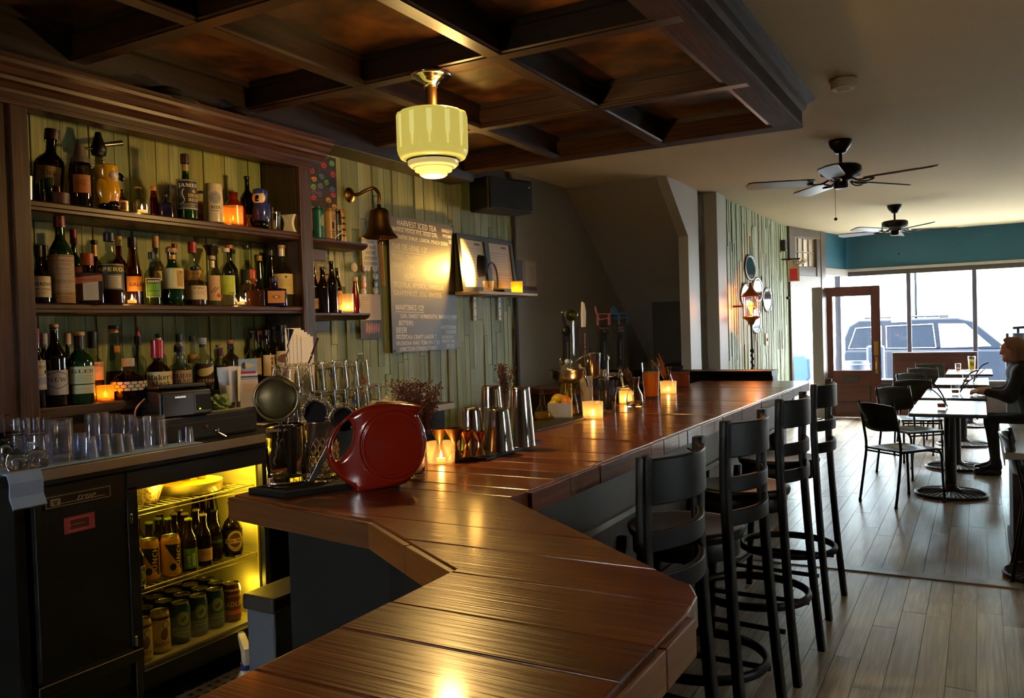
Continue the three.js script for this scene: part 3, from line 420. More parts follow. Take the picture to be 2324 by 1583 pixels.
// label drawings
const plainLab = (bg, words, o = {}) => cell(o.w ?? 110, o.h ?? 120, (c, w, h) => { bgc(c, w, h, bg, o.border); words.forEach(([s, y, size, col, font, wt]) => txt(c, s, w * (o.cx ?? 0.5), h * y, size, col ?? '#2a2420', font ?? 'sans-serif', wt ?? 'bold', 'center', w * 0.94)); if (o.lines) lines(c, w * 0.2, w * 0.8, h * o.lines[0], o.lines[1], h * 0.07, o.lc ?? '#6b6258', 1.5); if (o.extra) o.extra(c, w, h); });
// candles: glass cup, wax, flame and its light
const flameM = glow(0xffd080, 16), flameG = lathe([[0, 0], [0.0035, 0.004], [0.0042, 0.009], [0.0028, 0.017], [0, 0.026]], 10);
function candle(label, [x, y, z, h, r], o = {}) {
  const k = thing('candle', label, 'candle', [x, y, z], rnd(6), o.group), sq = o.sq;
  const t = 0.0025, cup = loft([[0.9, 0], [0.95, 0.03], [1, 1]], r, h, sq), inner = loft([[0.9, 0.08], [0.95, 0.12], [1, 1]], r - t, h, sq);
  part(k, 'glass_cup', [openTop(cup), openTop(inner)], o.m ?? MAT.frostWarm);
  const wr = Math.min(0.019, r * 0.7), wh = 0.014; part(k, 'tealight', cyl(wr, wr, wh, 20).translate(0, h * 0.1, 0), MAT.wax);
  part(k, 'flame', flameG.clone().scale(o.fs ?? 1, o.fs ?? 1, o.fs ?? 1).translate(0, h * 0.1 + wh + 0.001, 0), flameM);
  const l = new THREE.PointLight(0xffbe6a, o.i ?? 0.05); l.position.set(0, h * 0.1 + wh + 0.012, 0); l.castShadow = true; l.name = 'candle_light'; l.shadow.radius = 0.3; k.add(l);
  return k;
}
MAT.frostWarm = phy({ color: 0xfff6e4, transmission: 0.9, thickness: 0, roughness: 0.22, ior: 1.5 }); MAT.amberCup = phy({ color: 0xffd480, transmission: 0.85, thickness: 0, roughness: 0.2, ior: 1.5 });
function openTop(g) { const p = g.attributes.position; g.computeBoundingBox(); const top = g.boundingBox.max.y, ix = g.index.array, out = []; for (let i = 0; i < ix.length; i += 3) { if ([0, 1, 2].every((k) => p.getY(ix[i + k]) > top - 1e-5)) continue; out.push(ix[i], ix[i + 1], ix[i + 2]); } const q = g.clone(); q.setIndex(out); q.computeVertexNormals(); return q; }
// drinking glass: solid-walled lathe; rim at the top unless turned over
function glassGeo(r0, r1, h, t = 0.002, foot = 0.008) { return lathe([[0, 0], [r0 * 0.96, 0], [r0, 0.002], [r1, h - 0.001], [r1 - t * 0.5, h], [r1 - t, h - 0.001], [r0 - t, foot], [0, foot]], 28); }
function flip(g, h) { g.rotateX(Math.PI); g.translate(0, h, 0); return g; }

const XF = -3.345, XB = -3.47;
// ---- top shelf
{
  const y = SH[2], S3 = XF;
  let t = thing('shot_glass', 'small plain metal cup at the left end of the top shelf', 'cup', [-3.34,2.137,-1.976,0.078,0.013].slice(0, 3)); part(t, 'cup', glassGeo(0.018, 0.022, 0.1, 0.002), MAT.steel);
  { // big dark bottle with wired stopper
    const b = bottle('swing_bottle', 'big dark bottle with wired stopper and oval label, leaning on the top shelf', [-3.46,2.137,-2.126,0.332,0.06], { prof: 'spirit', g: 'brn', cap: [0x3a2014, 0.13, 1.3], ry: 1.0, lab: [plainLab('#a88a54', [['Dick', 0.36, 34, '#3a2a18', 'serif']], { w: 120, h: 110, lines: [0.55, 4] }), 0.26, 0.5, 1.7] }); b.rotation.z = -0.1; b.position.y += 0.006; part(b, 'wire_bail', tube([[0, 0.3, 0.03], [0.028, 0.28, 0.0], [0, 0.275, -0.03], [-0.028, 0.28, 0]], 0.0015, 30, 6, true), MAT.brass);
  }
  for (const [p, l] of [[[-3.33,2.137,-2.028,0.092,0.012], 'slim ribbed green glass vial left of its twin on the top shelf'], [[-3.325,2.137,-2.055,0.104,0.015], 'slim ribbed green glass vial before the oval bottle label']]) { const v = thing('glass_vial', l, 'vial', p.slice(0, 3)); const h = p[3], r = p[4]; part(v, 'glass', lathe(Array.from({ length: 15 }, (_, i) => [r * (0.55 + 0.45 * Math.min(1, i / 8)) * (1 + (i % 2) * 0.06), h * i / 14]), 18), tint(0x6f9a8a)); part(v, 'foot', cyl(r * 0.8, r * 0.5, 0.006), tint(0x6f9a8a)); }
  t = thing('tin_pot', 'low dull red tin under the leaning dark bottle', 'tin', [-3.33,2.137,-2.098,0.032,0.031].slice(0, 3)); part(t, 'pot', cyl(0.04, 0.042, 0.045), solid(0x4a2018, 0.5)); part(t, 'stub', cyl(0.009, 0.007, 0.03).translate(0, 0.045, 0), MAT.brass);
  { const p = [-3.36,2.137,-2.219,0.275,0.048], k = thing('cocktail_shaker', 'ribbed old glass cocktail shaker with amber label and cone lid', 'shaker', p.slice(0, 3), 1.1), h = p[3], r = p[4]; const pr = []; for (let i = 0; i <= 22; i++) pr.push([r * (0.86 + 0.14 * Math.sin(i / 22 * Math.PI)) * (1 + (i % 2) * 0.025), h * 0.7 * i / 22]); part(k, 'body', lathe([[0, 0], ...pr, [r * 0.8, h * 0.71]], 28), tint(0x9a8f80)); part(k, 'lid', lathe([[r * 0.84, h * 0.7], [r * 0.8, h * 0.78], [r * 0.62, h * 0.8], [r * 0.38, h * 0.99], [r * 0.3, h], [0, h]], 24), solid(0x8f8578, 0.3, 0.5)); part(k, 'label', patch(r * 1.02, h * 0.22, h * 0.5, 1.5, plainLab('#b06a22', [], { w: 60, h: 80, lines: [0.3, 5], lc: '#4a2a10' })), MAT.print); }
  { const p = [-3.48,2.137,-2.392,0.376,0.072], k = thing('soda_siphon', 'wire-meshed soda siphon with black head and grey lever', 'siphon', p.slice(0, 3), 0.2), h = p[3], r = 0.052; part(k, 'bottle', loft(PROF.spirit, r, h * 0.78), tint(0x9c9484)); part(k, 'wire_mesh', Array.from({ length: 20 }, (_, i) => { const q = i / 20, g = new THREE.TorusGeometry(r * (q < 0.72 ? 1.02 : 1.02 - (q - 0.72) * 2.0), 0.0012, 5, 30); g.rotateX(Math.PI / 2); return g.translate(0, h * (0.03 + 0.67 * q), 0); }), MAT.steel); part(k, 'head', lathe([[0, h], [0.012, h], [0.016, h * 0.95], [0.028, h * 0.85], [0.036, h * 0.8], [0.03, h * 0.72], [0, h * 0.72]], 20), MAT.black); part(k, 'lever', [rod(V(0, h * 0.84, 0), V(0.02, h * 0.93, -0.12), 0.01, 10, 0.013)], MAT.steel); part(k, 'spout', rod(V(0, h * 0.8, 0), V(-0.01, h * 0.77, 0.08), 0.008, 8, 0.005), MAT.black); }
  parrot('yellow glazed parrot mug with white face and black base', [-3.335,2.137,-2.326,0.198,0.056], 0xd89a10, 0.8);
  bottle('miniature_bottle', 'small bottle with a portrait label beside the yellow parrot mug', [-3.36,2.137,-2.416,0.106,0.023], { prof: 'spirit', g: 0x8a7a50, cap: [0x1a1410, 0.15], lab: [plainLab('#b89668', [], { w: 60, h: 70, extra: (c, w, h) => { c.fillStyle = '#5a3020'; c.beginPath(); c.arc(w / 2, h * 0.35, 14, 0, 7); c.fill(); c.fillRect(w * 0.3, h * 0.52, w * 0.4, h * 0.4); } }), 0.08, 0.52, 2.4] });
  bottle('apothecary_bottle', 'clear wide-shouldered old bottle behind the top shelf candle', [-3.47,2.137,-2.581,0.152,0.039], { prof: 'round', cap: [0xb09060, 0.05, 1.3] });
  candle('tea light in a flared clear glass on the top shelf near the clear bottle', [-3.33,2.137,-2.493,0.063,0.038], { m: MAT.glass });
  bottle('amber_bottle', 'narrow amber bottle with cork right of a top shelf candle', [-3.4,2.137,-2.611,0.151,0.025], { prof: 'taper', g: 0xb06a20, l: [0x8a4a10, 0.7], cap: [0xb07038, 0.14] });
  bottle('purple_flask', 'small square violet flask bottle on the top shelf', [-3.34,2.137,-2.629,0.111,0.029], { prof: 'square', g: 'pur', cap: [0x141020, 0.12] });
  t = thing('goblet', 'dusty clear stemmed goblet at the back of the top shelf', 'glass', [-3.5,2.137,-2.758,0.279,0.035].slice(0, 3)); part(t, 'bowl', lathe([[0.03, 0], [0.032, 0.004], [0.006, 0.01], [0.005, 0.09], [0.03, 0.12], [0.04, 0.16], [0.04, 0.21]], 24), MAT.glass);
  t = thing('picture_frame', 'small black picture frame leaning behind the black rum bottle', 'frame', [-3.53, y, [2.385,-2.844][1]]); t.rotation.set(0, Math.PI / 2, 0); part(t, 'frame', extr(rrect(0.1, 0.2, 0.004), 0.014, 0.002, [rrect(0.076, 0.17, 0.002)]).translate(0, 0.1, 0), MAT.black); part(t, 'picture', tr(sheetGeo(0.078, 0.172, plainLab('#a08a4a', [], { w: 60, h: 120, lines: [0.2, 6] })), 0, 0.1, 0.004), MAT.print);
  bottle('rum_bottle', 'large black bottle with white engraved style print on the top shelf', [-3.34,2.137,-2.748,0.318,0.05], { prof: 'liq', g: 'grn', cap: [0x3a0c10, 0.14, 1.15], neck: [0xa08a50, 0.74, 0.84], lab: [cell(150, 220, (c, w, h) => { bgc(c, w, h, '#15140f'); c.strokeStyle = '#c8c4b4'; c.lineWidth = 5; c.strokeRect(8, 8, w - 16, h - 16); txt(c, 'JAMES', 75, 44, 34, '#d8d4c4', 'serif'); txt(c, '&', 105, 84, 30, '#d8b46a', 'serif'); txt(c, 'DUM', 105, 116, 30, '#d8b46a', 'serif'); txt(c, 'RUM', 105, 148, 30, '#d8b46a', 'serif'); c.beginPath(); c.moveTo(22, 180); c.bezierCurveTo(90, 150, 10, 120, 50, 70); c.stroke(); lines(c, 20, 130, 176, 4, 10, '#b8b4a4', 3); }), 0.14, 0.6, 2.6] });
  t = thing('tumbler', 'short clear tumbler behind the tall white stein', 'glass', [-3.45,2.137,-2.924,0.165,0.025].slice(0, 3)); part(t, 'glass', glassGeo(0.026, 0.03, 0.12), tint(0xc8b090));
  { const p = [-3.34,2.137,-2.91,0.195,0.05], k = thing('beer_stein', 'tall cream ceramic beer stein with grey round emblem', 'stein', p.slice(0, 3), 0.75), h = p[3], r = p[4]; part(k, 'mug', lathe([[0, 0], [r, 0], [r * 1.0, 0.006], [r * 0.97, h * 0.55], [r * 0.9, h * 0.97], [r * 0.88, h], [r * 0.8, h], [r * 0.82, h * 0.9], [r * 0.88, 0.02], [0, 0.02]], 32), phy({ color: 0xc6b8a0, roughness: 0.22, clearcoat: 0.5 })); part(k, 'handle', tube([[-r * 0.9, h * 0.8, 0], [-r * 1.5, h * 0.78, 0], [-r * 1.6, h * 0.4, 0], [-r * 0.95, h * 0.25, 0]], 0.007, 20), solid(0xc6b8a0, 0.25)); part(k, 'emblem', patch(r * 0.985, h * 0.24, h * 0.8, 1.5, cell(100, 150, (c, w, h) => { bgc(c, w, h, '#c6b8a0'); c.fillStyle = '#777a80'; c.beginPath(); c.ellipse(50, 46, 40, 42, 0, 0, 7); c.fill(); c.strokeStyle = '#c6b8a0'; c.lineWidth = 3; c.beginPath(); c.ellipse(50, 46, 32, 34, 0, 0, 7); c.stroke(); lines(c, 28, 72, 30, 5, 9, '#b8b2a6', 2); txt(c, 'BEER', 50, 112, 28, '#3c3834'); lines(c, 14, 70, 136, 1, 6, '#4c4844', 4); }), 0.35), MAT.print); }
  { const p = [-3.43,2.137,-3.12,0.19,0.062], k = thing('stoneware_jug', 'red-brown glazed jug with ring handle behind a bright candle', 'jug', p.slice(0, 3), 2.2), h = p[3], r = p[4]; part(k, 'jug', lathe([[0, 0], [r * 0.95, 0], [r, 0.006], [r, h * 0.5], [r * 0.9, h * 0.62], [r * 0.5, h * 0.76], [r * 0.36, h * 0.84], [r * 0.44, h], [0, h]], 30), phy({ color: 0x6a1c0c, roughness: 0.25, clearcoat: 0.4 })); part(k, 'handle', tube([[r * 0.36, h * 0.88, 0], [r * 0.75, h * 0.92, 0], [r * 0.8, h * 0.72, 0], [r * 0.6, h * 0.68, 0]], 0.006, 16), solid(0x5a180a, 0.3)); }
  candle('tea light in a straight amber glass before the red-brown jug', [-3.32,2.137,-3.017,0.095,0.052], { m: MAT.amberCup });
  bottle('stout_bottle', 'plain black bottle between the jug and the blue parrot mug', [-3.42,2.137,-3.211,0.288,0.037], { prof: 'spirit', g: 'blk', cap: [0x050505, 0.05] });
  t = thing('jigger', 'small dull metal jigger on the top shelf edge before the blue parrot mug', 'jigger', [-3.32,2.137,-3.121,0.064,0.031].slice(0, 3)); part(t, 'cone', lathe([[0.02, 0], [0.006, 0.036], [0.006, 0.04], [0.021, 0.062]], 20), MAT.bronze);
  parrot('blue glazed parrot mug with cream face', [-3.335,2.137,-3.223,0.21,0.049], 0x2a3278, -1.15);
  t = thing('glass_mug', 'faceted clear glass mug near the right end of the top shelf', 'mug', [-3.34,2.137,-3.325,0.142,0.036].slice(0, 3), 0.5); { const g = new THREE.CylinderGeometry(0.036, 0.03, 0.1, 9, 4); g.translate(0, 0.05, 0); part(t, 'glass', [g.toNonIndexed(), glassGeo(0.026, 0.03, 0.1)], MAT.glass); part(t, 'handle', tube([[0.03, 0.085, 0], [0.062, 0.085, 0], [0.066, 0.04, 0], [0.03, 0.02, 0]], 0.006, 20), MAT.glass); }
  t = thing('brown_jug', 'little brown handled jug behind the faceted glass mug', 'jug', [-3.5,2.137,-3.468,0.22,0.03].slice(0, 3)); part(t, 'jug', loft(PROF.round, 0.042, 0.16), solid(0x3a2212, 0.4)); part(t, 'handle', tube([[0.016, 0.15, 0], [0.045, 0.145, 0], [0.04, 0.105, 0], [0.026, 0.1, 0]], 0.005, 14), solid(0x3a2212, 0.4));
  t = thing('paper_box', 'white pillow-shaped box lying at the right end of the top shelf', 'box', [-3.36,2.137,-3.461,0.106,0.045].slice(0, 3), 0.15); { const g = new THREE.CylinderGeometry(0.09, 0.09, 0.08, 16, 1, false, -0.7, 1.4); const pr = []; for (let i = 0; i <= 10; i++) { const q = i / 10 - 0.5; pr.push([0.045 - 0.018 * (1 - 4 * q * q), q * 0.1]); } const sh = [...pr, ...pr.slice().reverse().map(([a, b]) => [-a, b])]; part(t, 'box', extr(sh, 0.04, 0.002).translate(0, 0.052, -0.02), MAT.paper); }
}
function parrot(label, [x, y, z, h, r], col, ry) { // faces local +x
  const k = thing('parrot_mug', label, 'mug', [x, y, z], ry), m = phy({ color: col, roughness: 0.16, clearcoat: 0.6 });
  const pr = [[0, 0], [0.62, 0], [0.66, 0.02], [0.72, 0.12], [0.86, 0.3], [0.96, 0.42], [0.88, 0.55], [0.74, 0.66], [0.76, 0.78], [0.84, 0.88], [0.82, 0.97], [0.74, 1.0], [0.66, 0.98], [0.6, 0.9], [0, 0.9]];
  part(k, 'body', lathe(pr.map(([a, b]) => [a * r, b * h]), 32), m);
  const face = new THREE.SphereGeometry(1, 24, 16); face.scale(r * 0.4, h * 0.17, r * 0.74); face.translate(r * 0.5, h * 0.77, 0); part(k, 'face', face, phy({ color: 0xd6c6b0, roughness: 0.2, clearcoat: 0.5 }));
  part(k, 'beak', (() => { const g = tube([[r * 0.72, h * 0.8, 0], [r * 0.98, h * 0.775, 0], [r * 1.06, h * 0.715, 0], [r * 0.98, h * 0.67, 0]], r * 0.2, 16, 10); return g; })(), DARK.blk);
  for (const s of [-1, 1]) { const e = new THREE.TorusGeometry(r * 0.13, r * 0.03, 8, 20); e.rotateY(s * 0.95); part(k, 'eye', [e.translate(r * 0.72, h * 0.82, s * r * 0.44), new THREE.SphereGeometry(r * 0.06, 10, 8).translate(r * 0.74, h * 0.82, s * r * 0.44)], MAT.black); }
  part(k, 'foot', lathe([[0, 0.001], [r * 0.7, 0.001], [r * 0.8, h * 0.1], [r * 0.72, h * 0.2], [r * 0.1, h * 0.24]], 24).translate(r * 0.08, -0.0005, 0), DARK.blk);
  for (const s of [-1, 1]) { const wv = new THREE.SphereGeometry(1, 16, 12); wv.scale(r * 0.5, h * 0.28, r * 0.2); wv.rotateZ(0.25); part(k, 'wing', wv.translate(-r * 0.15, h * 0.4, s * r * 0.78), m); }
  return k;
}

// ---- middle shelf
{
  const oat = '#c9bb9a';
  bottle('cherry_liqueur', 'black bottle with cream label reading HEERING at the left end of the middle shelf', [-3.335,1.724,-2.006,0.237,0.041], { prof: 'liq', g: 'blk', cap: [0x0a0a0a, 0.2], lab: [plainLab(oat, [['HEERING', 0.38, 25], ['CHERRY LIQUEUR', 0.62, 11]], { lines: [0.75, 2] }), 0.1, 0.46, 2.3] });
  bottle('black_bottle', 'black necked bottle standing behind the cherry liqueur', [-3.46,1.724,-2.107,0.254,0.036], { prof: 'spirit', g: 'blk', cap: [0x080808, 0.18] });
  { const b = bottle('maraschino', 'tallest green bottle in woven straw with white LUXA label and red cap', [-3.335,1.724,-2.099,0.365,0.047], { prof: 'wine', g: 'grn', cap: [0x6a1018, 0.13, 1.2], lab: [plainLab('#c4c4ca', [['LUXARDO', 0.1, 24, '#8c2028'], ['MARASCHINO', 0.7, 14, '#333']], { w: 120, h: 170, lines: [0.22, 5], lc: '#7a7a80' }), 0.13, 0.53, 2.6, 0, 1.03], labs: [[plainLab('#a81c28', [], { w: 60, h: 50, extra: (c, w, h) => { c.fillStyle = '#cbb9a4'; c.beginPath(); c.moveTo(0, 8); c.lineTo(w, 8); c.lineTo(w, h); c.fill(); } }), 0.88, 0.97, 3.0, 0, 0.46]] }); const straw = solid(0xa8875a, 0.8); const rr = (([, , , , q]) => q)([-3.335,1.724,-2.099,0.365,0.047]); part(b, 'straw_wrap', Array.from({ length: 30 }, (_, i) => { const g = new THREE.TorusGeometry(rr * 1.004, 0.0034, 6, 28); g.rotateX(Math.PI / 2); return g.translate(0, 0.004 + i * 0.0067, 0); }), straw); }
  bottle('vermouth', 'green bottle with plain red cap standing behind the straw-wrapped bottle', [-3.47,1.724,-2.246,0.335,0.033], { prof: 'spirit', g: 'grn', cap: [0x7a1418, 0.19, 1.15], lab: [plainLab('#8a1c1c', [], { w: 60, h: 60 }), 0.3, 0.5, 2] });
  bottle('orange_liqueur', 'square brown bottle with orange cap and slanted orange ribbon label', [-3.335,1.724,-2.216,0.217,0.059], { prof: 'square', g: 'brn', ry: 1.0, cap: [0xa84a1c, 0.24, 1.25], lab: [cell(110, 130, (c, w, h) => { bgc(c, w, h, '#2a1408'); c.fillStyle = '#bfae96'; c.fillRect(34, 40, 60, 86); lines(c, 44, 86, 56, 8, 8, '#8a7860', 1.5); c.save(); c.translate(50, 32); c.rotate(-0.14); c.fillStyle = '#b0623a'; c.fillRect(-46, -16, 108, 30); c.restore(); txt(c, 'ORANGE', 56, 31, 15, '#6a3018', 'serif'); }), 0.05, 0.6, 0.92] });
  bottle('gold_neck_bottle', 'dark bottle with gold foil neck and black cap behind the square brown one', [-3.47,1.724,-2.343,0.294,0.032], { prof: 'spirit', g: 'blk', cap: [0x0c1410, 0.05, 1.25], neck: [0xc0a060, 0.74, 0.93] });
  bottle('aperitif', 'clear bottle of red aperitif with yellow APEROL lettering', [-3.335,1.724,-2.324,0.315,0.054], { prof: 'spirit', l: [0x7a1808, 0.55], cap: [0x10142a, 0.12, 1.15], lab: [cell(130, 150, (c, w, h) => { bgc(c, w, h, '#1c1a24'); c.fillStyle = '#cfc8b8'; c.fillRect(28, 64, 76, 84); c.strokeStyle = '#2a5a3a'; c.lineWidth = 4; c.strokeRect(32, 68, 68, 76); lines(c, 42, 92, 82, 7, 9, '#8a8070', 2); txt(c, 'APEROL', 65, 34, 34, '#d8c430', 'sans-serif', 'bold', 'center', 124); c.strokeStyle = '#c8a84a'; c.lineWidth = 4; c.beginPath(); c.moveTo(0, 6); c.lineTo(w, 6); c.stroke(); }), 0.2, 0.56, 2.7] });
  bottle('aperitif_spare', 'second red aperitif bottle, yellow capped, half hidden behind the first', [-3.475,1.724,-2.468,0.323,0.039], { prof: 'spirit', g: 0x9a4a30, l: [0x6a1408, 0.5], cap: [0xa88a20, 0.14, 1.1], lab: [plainLab('#1c1a24', [['LIPE', 0.5, 26, '#d8c430']], { w: 90, h: 50, border: '#c8a84a' }), 0.42, 0.56, 2.4] });
  bottle('herbal_liqueur', 'tall tapering bottle of orange liqueur with glowing amber label', [-3.4,1.724,-2.487,0.314,0.039], { prof: 'taper', g: 0xb88438, l: [0xa86418, 0.6], cap: [0x241424, 0.15], lab: [plainLab('#c8853a', [['GALA', 0.55, 28, '#4a2810']], { w: 100, h: 90 }), 0.2, 0.42, 2.2, 0, 0.99] });
  candle('tea light in clear glass before the glowing orange liqueur', [-3.315,1.724,-2.412,0.06,0.039], { m: MAT.glass });
  bottle('chartreuse', 'clear bottle with small bright green label on the middle shelf', [-3.335,1.724,-2.535,0.244,0.035], { prof: 'spirit', l: [0x6a8a3a, 0.5], cap: [0x16181c, 0.13], lab: [plainLab('#d0d0b8', [], { w: 90, h: 120, extra: (c, w, h) => { c.fillStyle = '#1c2a1c'; c.fillRect(4, 4, w - 8, h - 8); txt(c, 'CHARTE', w / 2, 20, 18, '#e0e0d0'); c.fillStyle = '#4f8a2a'; c.fillRect(8, 34, w - 16, h - 42); lines(c, 12, w - 12, 80, 1, 8, '#1c3a10', 4); } }), 0.14, 0.5, 2.2] });
  bottle('pale_capped_bottle', 'clear bottle with banded pale wooden cap and red A label, back of the middle shelf', [-3.475,1.724,-2.668,0.341,0.036], { prof: 'spirit', l: [0xb0a060, 0.7], cap: [0xb88850, 0.17, 1.15], lab: [plainLab('#b8a868', [['A', 0.5, 46, '#8a2418']], { w: 70, h: 60, border: '#c88a30' }), 0.36, 0.5, 1.6] });
  bottle('benedictine', 'round-shouldered green bottle with broad cream label on black wax base', [-3.335,1.724,-2.646,0.27,0.054], { prof: 'belly', g: 'grn', cap: [0xa87848, 0.08, 1.2], neck: [0xb08040, 0.8, 0.88], lab: [cell(140, 150, (c, w, h) => { bgc(c, w, h, '#d2cc94', '#a8a060'); c.fillStyle = '#a88640'; c.fillRect(78, 16, 48, h - 30); lines(c, 84, 120, 40, 9, 10, '#7a5c20', 2); c.fillStyle = '#6a4a18'; c.beginPath(); c.arc(102, 28, 8, 0, 7); c.fill(); }), 0.28, 0.64, 2.6, 0, 0.93] });
  bottle('red_cap_bottle', 'clear bottle with faded red cap peeking behind the green cream-label bottle', [-3.48,1.724,-2.78,0.312,0.031], { prof: 'spirit', l: [0xa08040, 0.4], cap: [0x7a2428, 0.08, 1.2] });
  bottle('cachaca', 'bottle with red and yellow banded cap at the back of the middle shelf', [-3.46,1.724,-2.87,0.326,0.049], { prof: 'spirit', l: [0xc0903a, 0.5], cap: [0x9c1c1c, 0.17, 1.12], neck: [0xd0a838, 0.89, 0.95, 1.2], lab: [plainLab('#c08838', [], { w: 90, h: 60, lines: [0.3, 3] }), 0.4, 0.56, 2.4] });
  bottle('bitters', 'short clear bottle with cream paper label before the red and yellow capped one', [-3.33,1.724,-2.775,0.188,0.05], { prof: 'round', l: [0xa87030, 0.5], cap: [0x141412, 0.08, 1.2], lab: [plainLab('#c6b288', [['Fée', 0.18, 22, '#3a3020', 'serif', 'italic bold']], { lines: [0.4, 4] }), 0.14, 0.5, 2.9] });
  bottle('strawberry_gin', 'clear bottle with pink label, two red strokes and red berry', [-3.37,1.724,-2.913,0.253,0.04], { prof: 'spirit', cap: [0xb8ac98, 0.08, 1.2], l: [0xc8c0a8, 0.5], lab: [plainLab('#c8a88a', [], { w: 80, h: 160, extra: (c, w, h) => { c.strokeStyle = '#7a1c18'; c.lineWidth = 5; for (const q of [0, 16]) { c.beginPath(); c.moveTo(16 + q, 110); c.lineTo(44 + q, 74); c.stroke(); } c.fillStyle = '#b81c18'; c.beginPath(); c.arc(62, 128, 13, 0, 7); c.fill(); } }), 0.1, 0.6, 1.7], neck: [0xd8d0bc, 0.76, 0.9] });
  { const p = [-3.49,1.724,-3.015,0.323,0.044], k = thing('funnel', 'grey metal funnel standing in a clear carafe at the back of the middle shelf', 'funnel', p.slice(0, 3)), h = p[3]; part(k, 'carafe', loft(PROF.spirit, 0.04, h * 0.72), MAT.glass); part(k, 'cone', lathe([[0.008, h * 0.7], [0.01, h * 0.76], [0.036, h * 0.97], [0.04, h * 0.97], [0.04, h]], 20), MAT.darkSteel); }
  bottle('lime_label_bottle', 'clear bottle with square lime green label and white cap', [-3.335,1.724,-2.973,0.293,0.04], { prof: 'spirit', l: [0xd8d0b0, 0.3], cap: [0xc6b4a0, 0.07, 1.3], lab: [plainLab('#a6b428', [], { w: 100, h: 120, lines: [0.22, 4], lc: '#c8d060', extra: (c, w, h) => { c.fillStyle = '#3a4010'; for (let i = 0; i < 9; i++) c.fillRect(46 + i * 5, 104, 3, 12); } }), 0.19, 0.52, 2.2] });
  bottle('orange_cork_bottle', 'clear bottle with flat orange stopper behind the lime green label', [-3.48,1.724,-3.127,0.331,0.041], { prof: 'spirit', g: 0x7a7a60, cap: [0xa8622c, 0.06, 1.4] });
  candle('tea light in angular clear glass beside the lime green label', [-3.315,1.724,-3.041,0.067,0.034], { m: MAT.glass, sq: true });
  bottle('black_red_label_bottle', 'clear bottle with small black and red label behind the angular candle', [-3.47,1.724,-3.236,0.338,0.046], { prof: 'round', cap: [0x16120e, 0.06, 1.2], l: [0xb8a080, 0.4], lab: [plainLab('#141214', [], { w: 80, h: 90, extra: (c, w, h) => { c.fillStyle = '#b83a22'; c.fillRect(40, 0, 40, h); c.fillStyle = '#c8c0b0'; c.fillRect(56, 10, 6, h - 20); txt(c, '707', 40, 74, 22, '#d8d0c0'); } }), 0.36, 0.6, 2.3] });
  { const b = bottle('horseshoe_tequila', 'square clear bottle with raised horseshoe on its face', [-3.34,1.724,-3.159,0.145,0.047], { prof: 'square', g: 0xd0b8a0, l: [0x8a6a58, 0.62], cap: [0x6a3a1c, 0.1, 1.1], ry: 1.05 }); const t = new THREE.TorusGeometry(0.02, 0.005, 8, 24, 4.4); t.rotateZ(-0.63); part(b, 'horseshoe', t.scale(0.9, 1.3, 1).translate(0, 0.06, (([, , , , q]) => q)([-3.34,1.724,-3.159,0.145,0.047])), MAT.glass); }
  bottle('slender_bottle', 'slender pale corked bottle behind the horseshoe bottle', [-3.48,1.724,-3.335,0.287,0.031], { prof: 'taper', g: 0xa8a070, cap: [0x9a7a48, 0.1] });
  bottle('slim_black_cap_bottle', 'slim clear bottle with black cap near the right end of the middle shelf', [-3.45,1.724,-3.394,0.321,0.035], { prof: 'taper', g: 0x9a9478, cap: [0x1a1a16, 0.1], l: [0x6a4a40, 0.5] });
  bottle('sun_label_tequila', 'low square dark violet bottle with tan sun label', [-3.33,1.724,-3.293,0.155,0.061], { prof: 'square', g: 'pur', cap: [0x1c1636, 0.16, 1.1], ry: 0.95, lab: [plainLab('#a8703e', [], { w: 100, h: 100, extra: (c, w, h) => { c.strokeStyle = '#4a3424'; c.lineWidth = 3; for (let i = 0; i < 16; i++) { const a = i / 16 * 6.283; c.beginPath(); c.moveTo(50 + 10 * Math.cos(a), 50 + 8 * Math.sin(a)); c.lineTo(50 + 26 * Math.cos(a), 50 + 17 * Math.sin(a)); c.stroke(); } c.fillStyle = '#d8b080'; c.beginPath(); c.arc(50, 50, 8, 0, 7); c.fill(); } }), 0.1, 0.52, 0.74] });
  bottle('long_neck_rum', 'long-necked clear bottle with large cream label at the right end of the middle shelf', [-3.4,1.724,-3.427,0.346,0.056], { prof: 'round', cap: [0xa8784a, 0.05], l: [0x8a7a60, 0.3], neck: [0xb8b0a4, 0.82, 0.95], lab: [plainLab('#c6b47c', [], { w: 110, h: 130, lines: [0.3, 5], extra: (c, w) => { c.fillStyle = '#4a4020'; c.beginPath(); c.ellipse(w / 2, 20, 5, 9, 0, 0, 7); c.fill(); } }), 0.2, 0.53, 2.5] });
}
